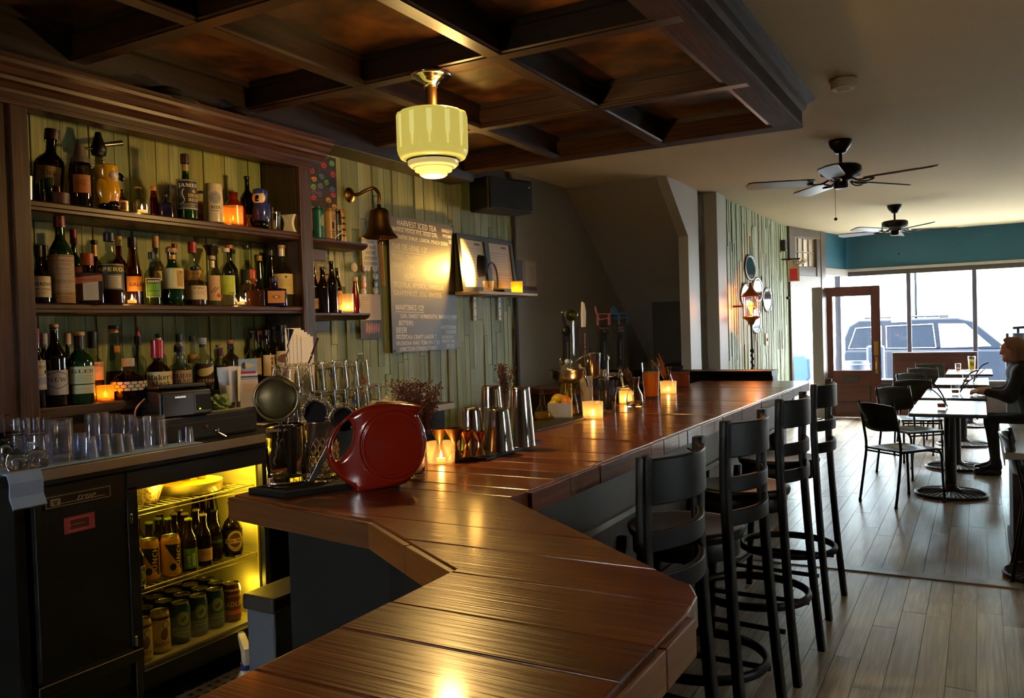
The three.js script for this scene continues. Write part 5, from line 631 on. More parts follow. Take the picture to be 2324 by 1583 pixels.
// ---------- upturned glassware on a pale bar cloth at the left of the counter ----------
{
  const c = thing('bar_cloth', 'pale blue bar towel under the upturned glasses, one end hanging over the counter edge', 'cloth'), m = std({ color: 0x7f9cc8, roughness: 0.95, bumpMap: mottle, bumpScale: 0.002 });
  part(c, 'cloth', bx(-3.3, -2.99, CNT, CNT + 0.004, -2.5, -1.64, 'z', 0.002), m);
  part(c, 'hanging_end', planarUV(extr([[0, 0], [0.018, -0.002], [0.03, -0.03], [0.026, -0.08], [0.045, -0.115], [0.05, -0.12], [0.054, -0.115], [0.035, -0.078], [0.037, -0.028], [0.022, 0.005], [0, 0.006]], 0.12).translate(-2.992, CNT, -1.76)), m);
  const U = (name, label, p, k, o = {}) => { const t = thing(name, label, 'glass', p.slice(0, 3), rnd(6), o.group ?? 'upturned glasses on the bar towel'), h = p[3], r = p[4]; part(t, 'glass', k === 'facet' ? [flip(glassGeo(r * 0.72, r, h, 0.003, 0.012), h), new THREE.CylinderGeometry(r * 0.74, r * 1.01, h * 0.8, 10, 1, true).translate(0, h * 0.4, 0).toNonIndexed()] : flip(glassGeo(r * (o.taper ?? 0.8), r, h, 0.0025, 0.01), h), o.m ?? (MAT.cloudy ??= phy({ color: 0xf4f7ff, transmission: 0.97, thickness: 0, roughness: 0.1, ior: 1.85 }))); return t; };
  const wine = (label, p, cut) => { const h = p[3], r = p[4], t = thing('wine_glass', label, 'glass', p.slice(0, 3), 0, 'upturned stemware'); const pr = [[0.78, 0], [0.92, 0.1], [1, 0.22], [0.9, 0.4], [0.5, 0.52], [0.12, 0.57], [0.09, 0.65], [0.09, 0.92], [0.2, 0.965], [0.85, 0.985], [0.88, 1.0], [0.1, 1.0]]; part(t, 'glass', [lathe(pr.map(([a, b]) => [a * r, b * h]), 28), lathe([[0.74, 0], [0.88, 0.1], [0.95, 0.22], [0.85, 0.39], [0.4, 0.5], [0, 0.52]].map(([a, b]) => [a * r, b * h]), 28)], MAT.crystal); if (cut) { const g = []; for (let i = 0; i < 16; i++) for (const s of [-1, 1]) { const a = i / 16 * 6.283, b = a + s * 0.4; g.push(rod(V(r * 0.93 * Math.cos(a), h * 0.12, r * 0.93 * Math.sin(a)), V(r * 0.93 * Math.cos(b), h * 0.36, r * 0.93 * Math.sin(b)), 0.0009, 4)); } part(t, 'cut_pattern', g, MAT.frost); } return t; };
  wine('upturned stemmed wine glass nearest the left end of the counter', [-3.05,1.105,-1.723,0.129,0.038]);
  wine('upturned stemmed glass with cut diamond pattern', [-3.045,1.105,-1.794,0.122,0.042], true);
  wine('upturned stemmed glass behind the two front stemmed glasses', [-3.2,1.105,-1.765,0.193,0.028]);
  { const t = U('pint_glass', 'upturned pint lettered with dark print behind the cut stemmed glass', [-3.14,1.105,-1.86,0.109,0.047]); part(t, 'print', patch(0.04, 0.05, 0.085, 1.5, plainLab('#90959c', [['GER', 0.5, 30, '#26262a']], { w: 80, h: 34 }), 1.0), MAT.print); }
  [['leftmost dome of the back row of upturned tumblers', -3.28,1.105,-1.853,0.169,0.022], ['second upturned tumbler in the back left row', -3.28,1.105,-1.892,0.166,0.021], ['third upturned tumbler in the back left row', -3.28,1.105,-1.93,0.164,0.022], ['fourth upturned tumbler in the back left row', -3.28,1.105,-1.971,0.159,0.022]].forEach(([l, ...p]) => U('tumbler', l, p, 0));
  U('highball', 'tall upturned highball glass right of the stemmed glasses', [-3.08,1.105,-1.912,0.164,0.042], 0, { taper: 0.95 });
  [['low upturned frosted tumbler right of the tall highball', -3.12,1.105,-2.013,0.096,0.03], ['low upturned frosted tumbler at the front of the cluster', -3.05,1.105,-2.004,0.085,0.033], ['low upturned frosted tumbler second in the front cluster', -3.06,1.105,-2.069,0.084,0.032], ['low upturned frosted tumbler third in the front cluster', -3.07,1.105,-2.134,0.079,0.032], ['low upturned frosted tumbler at the right of the front cluster', -3.08,1.105,-2.187,0.072,0.031]].forEach(([l, ...p]) => U('rocks_glass', l, p, 'facet', { m: MAT.frostCool ??= phy({ color: 0xdfe8f4, transmission: 0.85, thickness: 0, roughness: 0.16, ior: 1.5 }) }));
  [['tall upturned glass at the left of the back cluster', -3.24,1.105,-2.143,0.157,0.031], ['tall upturned glass second in the back cluster', -3.2,1.105,-2.162,0.159,0.033], ['tall upturned glass third in the back cluster', -3.24,1.105,-2.245,0.146,0.032], ['tall upturned glass fourth in the back cluster', -3.18,1.105,-2.263,0.142,0.034], ['tall upturned glass fifth, before the printer', -3.12,1.105,-2.285,0.133,0.039], ['tall upturned glass nearest the shot glasses', -3.08,1.105,-2.326,0.136,0.049]].forEach(([l, ...p]) => U('highball', l, p, 0, { taper: 0.88 }));
  [['upturned shot glass nearest the tall tumblers', -3.14,1.105,-2.444,0.077,0.015], ['upturned shot glass, middle of three', -3.1,1.105,-2.454,0.057,0.021], ['upturned shot glass, outermost of three', -3.07,1.105,-2.485,0.068,0.026]].forEach(([l, ...p]) => U('shot_glass', l, p, 0, { taper: 0.75 }));
  let t = thing('pour_spout', 'small chrome bottle stopper lying by the cash drawer', 'stopper', [-3.04, CNT, -2.62]); part(t, 'stopper', [new THREE.SphereGeometry(0.013, 14, 10).translate(0, 0.04, 0), rod(V(0, 0.032, 0), V(0.02, 0.006, -0.03), 0.007, 10, 0.01)], MAT.chrome);
  t = thing('round_tray', 'dark round tray rim at the far left of the counter', 'tray', [-3.2, CNT, -1.62]); part(t, 'tray', lathe([[0, 0.13], [0.1, 0.13], [0.11, 0.14], [0.108, 0.142], [0.02, 0.134], [0.02, 0], [0, 0]], 30), MAT.darkSteel);
}
// ---------- till equipment ----------
{
  let t = thing('cash_drawer', 'black cash drawer box on the back counter', 'cash drawer'); const x = -3.1;
  part(t, 'case', bx(-3.32, x, CNT, CNT + 0.115, -2.92, -2.35, 'z', 0.008), MAT.black); part(t, 'drawer_front', bx(x, x + 0.012, CNT + 0.012, CNT + 0.085, -2.9, -2.37, 'z', 0.004), MAT.blackMatt); part(t, 'keyhole', tr(cyl(0.009, 0.009, 0.006, 14), x + 0.012, CNT + 0.06, -2.6, 0, 0, -Math.PI / 2), MAT.steel);
  t = thing('receipt_printer', 'dark grey receipt printer on the cash drawer with a raised lid', 'printer', [-3.2, CNT + 0.115, -2.53], -0.25); const gr = std({ color: 0x1c1c1e, roughness: 0.35 });
  part(t, 'body', [rb(0.22, 0.12, 0.24, 0.014).translate(0, 0.06, 0)], gr); part(t, 'front_panel', rb(0.012, 0.1, 0.14, 0.004).translate(0.11, 0.055, 0.035), std({ color: 0x26262a, roughness: 0.35 })); part(t, 'paper_slot', rb(0.01, 0.07, 0.07, 0.003).translate(0.108, 0.06, -0.08), MAT.blackMatt); part(t, 'lid', tr(rb(0.2, 0.022, 0.22, 0.008), 0, 0.132, 0.01, 0, 0, 0.06), MAT.black); part(t, 'logo', rb(0.004, 0.01, 0.05, 0.001).translate(0.117, 0.09, 0.03), MAT.steel); part(t, 'indicator', new THREE.SphereGeometry(0.004, 10, 8).translate(0.115, 0.03, -0.06), glow(0x9adf20, 2));
  t = thing('white_cable', 'white cable looping behind the receipt printer', 'cable'); part(t, 'wire', tube([[-3.24, 1.3, -2.4], [-3.22, 1.26, -2.34], [-3.22, 1.18, -2.32], [-3.26, 1.13, -2.26], [-3.31, 1.12, -2.2]], 0.004, 30, 6), MAT.white);
  t = thing('bar_rag', 'crumpled green cloth on the cash drawer', 'cloth', [-3.16, CNT + 0.115, -2.74]); { const g = new THREE.IcosahedronGeometry(1, 5), p = g.attributes.position; for (let i = 0; i < p.count; i++) { const v = V(p.getX(i), p.getY(i), p.getZ(i)), n = 0.75 + 0.35 * Math.sin(v.x * 7 + v.y * 4) * Math.sin(v.z * 6 - v.y * 5) + 0.12 * Math.sin(v.x * 19 + v.z * 13); p.setXYZ(i, v.x * n * 0.05, Math.max(-0.034, v.y * n * 0.045), v.z * n * 0.06); } g.translate(0, 0.036, 0); g.computeVertexNormals(); part(t, 'cloth', g, std({ color: 0x7a8f58, roughness: 0.95 })); }
  t = thing('bar_tape', 'black ring-shaped ashtray between rag and leaflet holder', 'ashtray', [-3.2, CNT + 0.118, -2.8]); part(t, 'dish', lathe([[0, 0.004], [0.04, 0.004], [0.05, 0.03], [0.056, 0.03], [0.054, 0], [0, 0]], 28), MAT.blackGloss);
  t = thing('tray_glass', 'glass plate lying under the leaflet holder', 'plate', [-3.14, CNT + 0.115, -2.82]); part(t, 'plate', rb(0.1, 0.006, 0.2, 0.002).translate(-0.02, 0.004, 0.06), MAT.frost);
  t = thing('paper_stack', 'white papers rolled upright in a cup behind the leaflets', 'papers', [-3.2, CNT + 0.12, -2.84], 0.9); part(t, 'cup', glassGeo(0.034, 0.044, 0.11), MAT.white); for (const [a, b, c] of [[0, 0, 0], [0.012, 0.3, 0.02], [-0.016, -0.3, -0.01]]) part(t, 'paper', tr(new THREE.CylinderGeometry(0.05, 0.036, 0.17, 16, 1, true, a * 30, 2.6), a, 0.115, c, 0, b, 0.04), MAT.paperThin ??= std({ color: 0xd8dade, roughness: 0.9, side: THREE.DoubleSide }));
  const leaf = cell(90, 220, (c, w, h) => { bgc(c, w, h, '#b8bcc4'); c.fillStyle = '#7a98c0'; c.fillRect(0, 0, w, 62); c.fillStyle = '#b8a874'; c.beginPath(); c.moveTo(30, 14); c.lineTo(90, 30); c.lineTo(40, 44); c.fill(); c.fillStyle = '#3a2c30'; c.beginPath(); c.arc(30, 30, 16, 1.5, 4.8); c.fill(); c.fillStyle = '#a03040'; c.fillRect(8, 56, 74, 12); c.fillStyle = '#2c3a58'; c.fillRect(0, 78, w, 8); c.fillRect(0, 90, w, 3); c.fillStyle = '#b6a494'; c.fillRect(14, 96, 70, 60); lines(c, 12, 80, 166, 4, 10, '#9a9aa4', 2); });
  t = thing('leaflet_holder', 'clear acrylic holder with a blue and white leaflet on the cash drawer', 'leaflet holder', [-3.13, CNT + 0.115, -2.9], 1.0); part(t, 'holder', [bx(-0.05, 0.05, 0, 0.004, -0.03, 0.04), bx(-0.05, 0.05, 0, 0.12, 0.034, 0.037), bx(-0.05, 0.05, 0, 0.2, -0.03, -0.027), bx(-0.05, -0.047, 0, 0.12, -0.03, 0.037), bx(0.047, 0.05, 0, 0.12, -0.03, 0.037)], MAT.glass); part(t, 'leaflet', tr(sheetGeo(0.088, 0.235, leaf, 0.008), 0, 0.122, 0.008, -0.08), MAT.print);
  t = thing('menu_stack', 'stack of white paper menus standing at the cabinet right post', 'papers', [-3.24, 1.112, -3.4]); for (let i = 0; i < 5; i++) part(t, 'menu', tr(rb(0.09 - i * 0.005, 0.49 - i * 0.012, 0.006, 0.002), -0.03 + i * 0.012, 0.246 - i * 0.006, -0.01 - i * 0.014 + 0.05, 0, rnd(-0.05, 0.05) + 1.1, 0), MAT.paper);
}
// ---------- two tiers of upturned pints at the end of the counter ----------
{
  let t = thing('drying_mat', 'white ridged mat under the stacked pints', 'mat'); part(t, 'mat', bx(-3.38, -3.02, CNT, CNT + 0.012, -4.15, -3.05, 'z', 0.004), MAT.white);
  const h = 0.15, r = 0.044, y0 = CNT + 0.012, g = flip(glassGeo(r * 0.72, r, h, 0.0028, 0.012), h), GL = 'upturned pints stacked in two tiers behind the bar'; let first;
  const blue = cell(60, 60, (c, w, hh) => { bgc(c, w, hh, '#c8d0d8'); c.fillStyle = '#1c2c6a'; c.beginPath(); for (let i = 0; i < 22; i++) { const a = i / 22 * 6.283, q = i % 2 ? 12 : 24; c.lineTo(30 + q * Math.sin(a), 28 - q * Math.cos(a)); } c.fill(); c.fillRect(27, 40, 6, 16); });
  const add = (x, y, z, l, logo) => { const o = thing('pint_glass', l, 'glass', [x, y, z], rnd(6), logo ? undefined : GL); part(o, 'glass', g, MAT.crystal); if (logo) { o.rotation.y = 1.0; part(o, 'logo', extr(Array.from({ length: 22 }, (_, i) => { const a = i / 22 * 6.2832, q = i % 2 ? 0.008 : 0.017; return [q * Math.sin(a), q * Math.cos(a)]; }), 0.0012).translate(0, 0.075, r * 0.87), solid(0x1c2c7a, 0.5), 'blue leaf logo'); } };
  const LL = 'upturned clear pint glass in the lower tier behind the bar', LU = 'upturned clear pint glass in the upper tier behind the bar';
  for (let i = 0; i < 8; i++) for (let j = 0; j < 3; j++) add(-3.09 - j * 0.096 + (i % 2) * 0.008, y0, -3.14 - i * 0.095, i === 5 && j === 0 ? 'upturned lower-tier pint with a small blue mark near its rim' : LL, i === 5 && j === 0);
  for (let i = 0; i < 7; i++) for (let j = 0; j < 2; j++) add(-3.13 - j * 0.1, y0 + h + 0.001, -3.2 - i * 0.094, i === 3 && j === 0 ? 'upturned upper-tier pint with a dark blue leaf logo' : LU, i === 3 && j === 0);
  bottle('clear_carafe', 'tall clear carafe bottle with small red label standing behind the pints', [-3.3,1.1,-3.948,0.345,0.054], { prof: 'liq', cap: [0xc8c8c4, 0.03, 1.1], lab: [plainLab('#a82820', [], { w: 30, h: 20 }), 0.52, 0.58, 0.9] });
  for (const [p, l] of [[[-3.1,1.112,-3.829,0.154,0.043], 'straight tumbler right of the stacked pints'], [[-3.2,1.112,-3.645,0.04,0.043], 'low tumbler before the stacked pints by the pitcher']]) { const o = thing('tumbler', l, 'glass', p.slice(0, 3)); part(o, 'glass', glassGeo(p[4] * 0.9, p[4], p[3]), MAT.crystal); }
  for (const [p, l] of [[[-3.12,1.1,-3.963,0.141,0.037], 'upturned balloon wine glass left of its twin behind the red pitcher'], [[-3.1,1.1,-4.041,0.13,0.043], 'upturned balloon wine glass beside the dried flowers']]) { const hh = p[3], rr = p[4] * 1.05, o = thing('wine_glass', l, 'glass', p.slice(0, 3)); part(o, 'glass', lathe([[0.7, 0], [0.95, 0.12], [1, 0.25], [0.85, 0.42], [0.4, 0.53], [0.1, 0.6], [0.08, 0.9], [0.25, 0.96], [0.9, 0.985], [0.9, 1], [0, 1]].map(([a, b]) => [a * rr, b * hh]), 26), MAT.crystal); }
  t = thing('strainer_spoon', 'small yellow plastic scoop tip poking above the pints', 'scoop', [-3.24, y0 + 2 * h + 0.002, -3.46], 0.5); part(t, 'scoop', [rb(0.03, 0.008, 0.05, 0.003).rotateX(0.5).translate(0, 0.022, 0)], solid(0xd89a20, 0.4));
}
// ---------- what stands in the cooler ----------
{
  const gy = [0.211, 0.522, 0.852], XC = -3.12;
  let t = thing('baking_pan', 'round shallow yellow-lit pan on the top cooler shelf', 'pan', [-3.24, gy[2], -2.62]); part(t, 'pan', lathe([[0, 0.004], [0.14, 0.004], [0.145, 0.045], [0.149, 0.045], [0.147, 0], [0, 0]], 40), solid(0xc8b870, 0.4)); part(t, 'filling', lathe([[0, 0.03], [0.141, 0.03]], 36).scale(1, 1, 1), std({ color: 0xd8b020, roughness: 0.6, side: THREE.DoubleSide, bumpMap: mottle, bumpScale: 0.004 }));
  t = thing('patterned_bowl', 'speckled paper-like bowl on the top cooler shelf', 'bowl', [-3.18, gy[2], -2.36]); part(t, 'bowl', lathe([[0, 0.004], [0.03, 0], [0.036, 0.01], [0.07, 0.1], [0.066, 0.1], [0.032, 0.014], [0, 0.012]], 30), std({ map: dataTex(64, 64, (u, v) => (hash(Math.floor(u * 64), Math.floor(v * 64), 3) > 0.82 ? [0.5, 0.25, 0.2] : [0.8, 0.75, 0.6])), roughness: 0.6 }));
  t = thing('glass_dish', 'small clear glass dish at the left end of the top cooler shelf', 'dish', [-3.12, gy[2], -2.24]); part(t, 'dish', glassGeo(0.035, 0.05, 0.05), MAT.glass); 
  [[-3.34, -2.68, 'orange-capped little bottle left in the group of four in the cooler'], [-3.38, -2.74, 'orange-capped little bottle at the back of the group of four in the cooler'], [-3.3, -2.74, 'orange-capped little bottle at the front of the group of four in the cooler'], [-3.36, -2.8, 'orange-capped little bottle nearest the cooler door hinge side']].forEach(([x, z, l]) => bottle('juice_bottle', l, [x, gy[2], z, 0.1, 0.02], { prof: 'beer', g: 0xc8c080, cap: [0xa84418, 0.16, 1.5] }));
  const beer = (l, x, z, cap, lab) => bottle('beer_bottle', l, [x, gy[1], z, 0.235, 0.034], { prof: 'beer', g: 'brn', cap: [cap, 0.035, 1.15, 0.35, 0.1], lab, ry: 1.2 });
  beer('brown bottle with pale anchor label at the left front of the cooler', XC + 0.03, -2.215, 0xb09a70, [cell(100, 110, (c, w, h) => { bgc(c, w, h, '#b8a878'); c.fillStyle = '#1c1a14'; c.fillRect(6, 8, 88, 94); c.fillStyle = '#7a8468'; c.beginPath(); c.moveTo(16, 36); c.lineTo(26, 22); c.lineTo(74, 22); c.lineTo(86, 36); c.lineTo(86, 72); c.lineTo(74, 86); c.lineTo(26, 86); c.lineTo(16, 72); c.fill(); c.strokeStyle = '#2c3020'; c.lineWidth = 4; c.beginPath(); c.moveTo(50, 32); c.lineTo(50, 74); c.moveTo(38, 42); c.lineTo(62, 42); c.arc(50, 60, 15, 0.2, 2.9); c.stroke(); txt(c, 'ANCHOR', 50, 14, 12, '#c8c090'); txt(c, 'BREW', 50, 95, 12, '#c8c090'); }), 0.06, 0.42, 2.5]);
  const lunch = (c, w, h) => { bgc(c, w, h, '#c8921c'); c.fillStyle = '#1c1810'; c.beginPath(); c.moveTo(24, 8); c.lineTo(96, 12); c.lineTo(96, 104); c.lineTo(84, 96); c.fill(); c.save(); c.translate(78, 52); c.rotate(-1.5); txt(c, 'LUNCH', 0, 0, 28, '#d8b040'); c.restore(); c.beginPath(); c.arc(54, 86, 12, 0, 7); c.fill(); };
  can('beer_can', 'yellow can with black wedge reading LUNCH at the front of the middle cooler shelf', [XC, gy[1], -2.41, 0.178, 0.041], 0xc8921c, lunch, { ry: 1.0 }); can('beer_can', 'yellow wedge can second in the middle cooler shelf, half covered', [XC - 0.03, gy[1], -2.325, 0.178, 0.041], 0xc8921c, lunch, { ry: 0.7 }); can('beer_can', 'yellow wedge can farthest behind in the middle cooler shelf', [XC - 0.11, gy[1], -2.31, 0.178, 0.041], 0xc8921c, lunch);
  beer('brown bottle with bright green label reading STATE MIND', XC + 0.01, -2.5, 0xa8c020, [cell(90, 110, (c, w, h) => { bgc(c, w, h, '#4c7a14'); c.save(); c.translate(30, 70); c.rotate(-1.57); txt(c, 'STATE', 0, 0, 22, '#c8d8a0'); txt(c, 'MIND', 8, 26, 26, '#d8e0b0'); c.restore(); }), 0.06, 0.44, 2.2]);
  beer('brown bottle with pale orange label and silver cap in the cooler', XC, -2.59, 0xb8a880, [plainLab('#c89a58', [], { w: 100, h: 70, lines: [0.2, 6], lc: '#7a4a20' }), 0.1, 0.34, 2.4]);
  beer('dark bottle with green script writing in the cooler', XC - 0.02, -2.67, 0x203020, [plainLab('#101a14', [['lackes', 0.4, 26, '#9ab88a', 'serif', 'italic']], { w: 100, h: 70 }), 0.24, 0.5, 2.3]);
  bottle('large_beer_bottle', 'stout bottle with round cream badge and ribbon by the cooler door edge', [XC - 0.01, gy[1], -2.765, 0.26, 0.046], { prof: 'round', g: 'brn', cap: [0x8a7a50, 0.05, 1.2], ry: 1.15, lab: [cell(120, 140, (c, w, h) => { bgc(c, w, h, '#1c1008'); c.fillStyle = '#c8a85c'; c.beginPath(); c.ellipse(60, 70, 46, 62, 0, 0, 7); c.fill(); c.fillStyle = '#5a3c1c'; c.beginPath(); c.ellipse(60, 66, 32, 44, 0, 0, 7); c.fill(); c.fillStyle = '#c8a85c'; c.fillRect(2, 56, 116, 28); txt(c, 'LUG TREE', 60, 70, 22, '#3a2410'); txt(c, 'BREWERY', 60, 118, 13, '#5a3c1c'); }), 0.08, 0.5, 2.3] });
  const lg = 'green-capped brown bottle in the second row of the cooler', sg = 'silver-capped brown bottle behind the green-capped ones in the cooler', ng = 'bottles at the back of the middle cooler shelf';
  [[-3.22, -2.27], [-3.22, -2.38], [-3.25, -2.45], [-3.21, -2.47], [-3.3, -2.33]].forEach(([x, z]) => { const b = beer(lg, x, z, 0x9ac020); b.userData.group = ng; });
  [[-3.27, -2.55], [-3.22, -2.57], [-3.24, -2.65], [-3.36, -2.42], [-3.33, -2.52], [-3.32, -2.62]].forEach(([x, z]) => { const b = beer(sg, x, z, 0xb0a070); b.userData.group = ng + ', silver caps'; });
  [[-3.3, -2.7], [-3.24, -2.74], [-3.36, -2.78], [-3.3, -2.8]].forEach(([x, z]) => { const b = bottle('tall_beer_bottle', 'tall brown bottle with green neck band at the right back of the cooler', [x, gy[1], z, 0.3, 0.036], { prof: 'taper', g: 0x6a4a18, cap: [0x8a7030, 0.03], neck: [0x1a4a28, 0.6, 0.66, 1.2], group: 'tall bottles at the right back of the cooler' }); });
  const cream = (c, w, h) => { bgc(c, w, h, '#c0a860'); c.fillStyle = '#3a2a18'; c.fillRect(0, 0, w, 10); c.strokeStyle = '#5a3020'; c.lineWidth = 3; c.beginPath(); c.arc(66, 28, 12, 0, 7); c.stroke(); c.fillStyle = '#5a3a24'; c.beginPath(); c.ellipse(60, 58, 14, 20, 0.3, 0, 7); c.fill(); txt(c, 'BATCH', 52, 90, 18, '#4a3418'); };
  const teal = (c, w, h) => { bgc(c, w, h, '#1c4a54'); c.fillStyle = '#8aa060'; c.beginPath(); c.ellipse(52, 34, 22, 24, 0, 0, 7); c.fill(); c.fillStyle = '#4a5a38'; c.beginPath(); c.moveTo(40, 40); c.lineTo(62, 24); c.lineTo(66, 38); c.lineTo(50, 46); c.fill(); txt(c, 'WOODHOUSE', 52, 68, 13, '#8aa888'); txt(c, 'BREWING', 52, 80, 11, '#8aa888'); lines(c, 30, 76, 92, 2, 8, '#5a8088', 2); };
  const CAN = (l, x, z, col, d, o) => can('tall_can', l, [x, gy[0], z, 0.178, 0.0415], col, d, o);
  CAN('cream can lettered BATCH at the left front of the bottom cooler shelf', XC + 0.02, -2.235, 0xc0a860, cream); CAN('cream can lettered BATCH, right one of the two at the bottom of the cooler', XC, -2.34, 0xc0a860, cream);
  CAN('teal can with pale oval, nearest the cream cans', XC - 0.01, -2.455, 0x1c4a54, teal); CAN('teal can with pale oval, middle of the front three', XC - 0.015, -2.555, 0x1c4a54, teal); CAN('teal can with pale oval, third in the front of the cooler', XC - 0.02, -2.655, 0x1c4a54, teal);
  CAN('dark red can lettered RADLER at the right front of the bottom cooler shelf', XC - 0.02, -2.755, 0x5a1c10, (c, w, h) => { bgc(c, w, h, '#5a2010'); c.fillStyle = '#c8a850'; c.fillRect(0, 0, w, 8); txt(c, 'GRAPEFRUIT', 50, 24, 15, '#c8904a'); txt(c, 'RADLER', 50, 56, 26, '#d8b070'); c.fillStyle = '#c0501c'; c.fillRect(0, 78, w, 16); });
  const bg = cell(20, 20, (c, w, h) => bgc(c, w, h, '#1a3c44'));
  let proto; for (let i = 0; i < 3; i++) for (let j = 0; j < 6; j++) { const x = XC - 0.1 - i * 0.088, z = -2.24 - j * 0.099 - (i % 2) * 0.02, l = 'tall can in the back rows of the bottom cooler shelf'; if (z < -2.8) continue; if (!proto) { proto = thing('tall_can', l, 'can', [x, gy[0], z], 1, 'cans in the back rows of the cooler'); part(proto, 'body', lathe([[0, 0.002], [0.034, 0], [0.0415, 0.014], [0.0415, 0.157], [0.036, 0.172], [0.036, 0.175]], 24), solid(0x16343c, 0.3, 0.3)); part(proto, 'lid', lathe([[0.036, 0.175], [0.037, 0.178], [0.034, 0.177], [0.033, 0.172], [0, 0.172]], 24), MAT.steel); } else copyOf(proto, l, [x, gy[0], z], rnd(6)); }
}
// ---------- floor behind the bar: bin, spray bottle, rubber mat ----------
{
  let t = thing('grey_bin', 'slim grey waste bin with dark lid beside the bar end', 'bin', [-2.33, 0, -2.3]); part(t, 'bin', tr(rb(0.14, 0.55, 0.26, 0.012), 0, 0.275, 0), std({ color: 0x5c646e, roughness: 0.5 })); part(t, 'lid', tr(rb(0.16, 0.06, 0.28, 0.012), 0, 0.578, 0), std({ color: 0x3c3632, roughness: 0.35 }));
  t = thing('spray_bottle', 'white spray bottle with blue collar standing before the cooler', 'spray bottle', [-2.62, 0.012, -2.36], 2.6); part(t, 'bottle', lathe([[0, 0], [0.045, 0], [0.05, 0.012], [0.05, 0.08], [0.04, 0.14], [0.036, 0.17], [0.022, 0.205], [0.02, 0.22], [0, 0.22]], 28), solid(0xc8c0a8, 0.4)); part(t, 'collar', cyl(0.024, 0.022, 0.026).translate(0, 0.2, 0), solid(0x1c2c6a, 0.4)); part(t, 'trigger_head', extr([[-0.03, 0], [0.02, 0], [0.024, 0.035], [0.085, 0.085], [0.075, 0.1], [0.03, 0.09], [-0.04, 0.07], [-0.045, 0.03]], 0.03, 0.004).translate(0, 0.224, -0.015), solid(0xc8c2b4, 0.4)); part(t, 'nozzle', rb(0.02, 0.02, 0.026, 0.004).translate(0.085, 0.315, 0), solid(0x1c2c6a, 0.4)); part(t, 'trigger', extr([[0.03, 0.0], [0.042, 0.004], [0.06, 0.05], [0.05, 0.052]], 0.014, 0.002).translate(0, 0.225, -0.007), solid(0xc8c2b4, 0.4));
  t = thing('rubber_mat', 'dark rubber floor mat with rows of drain holes behind the bar', 'mat'); const holes = []; for (let i = 0; i < 16; i++) for (let j = 0; j < 20; j++) { const x = -3.12 + i * 0.05, z = 1.85 + j * 0.05; holes.push(rrect(0.028, 0.028, 0.008, 2).map(([a, b]) => [x + a, z + b]).reverse()); } const g = extr([[-3.17, 1.8], [-2.32, 1.8], [-2.32, 2.85], [-3.17, 2.85]], 0.012, 0, holes); g.rotateX(-Math.PI / 2); part(t, 'mat', planarUV(g), std({ color: 0x4a4a50, roughness: 0.6 }));
}

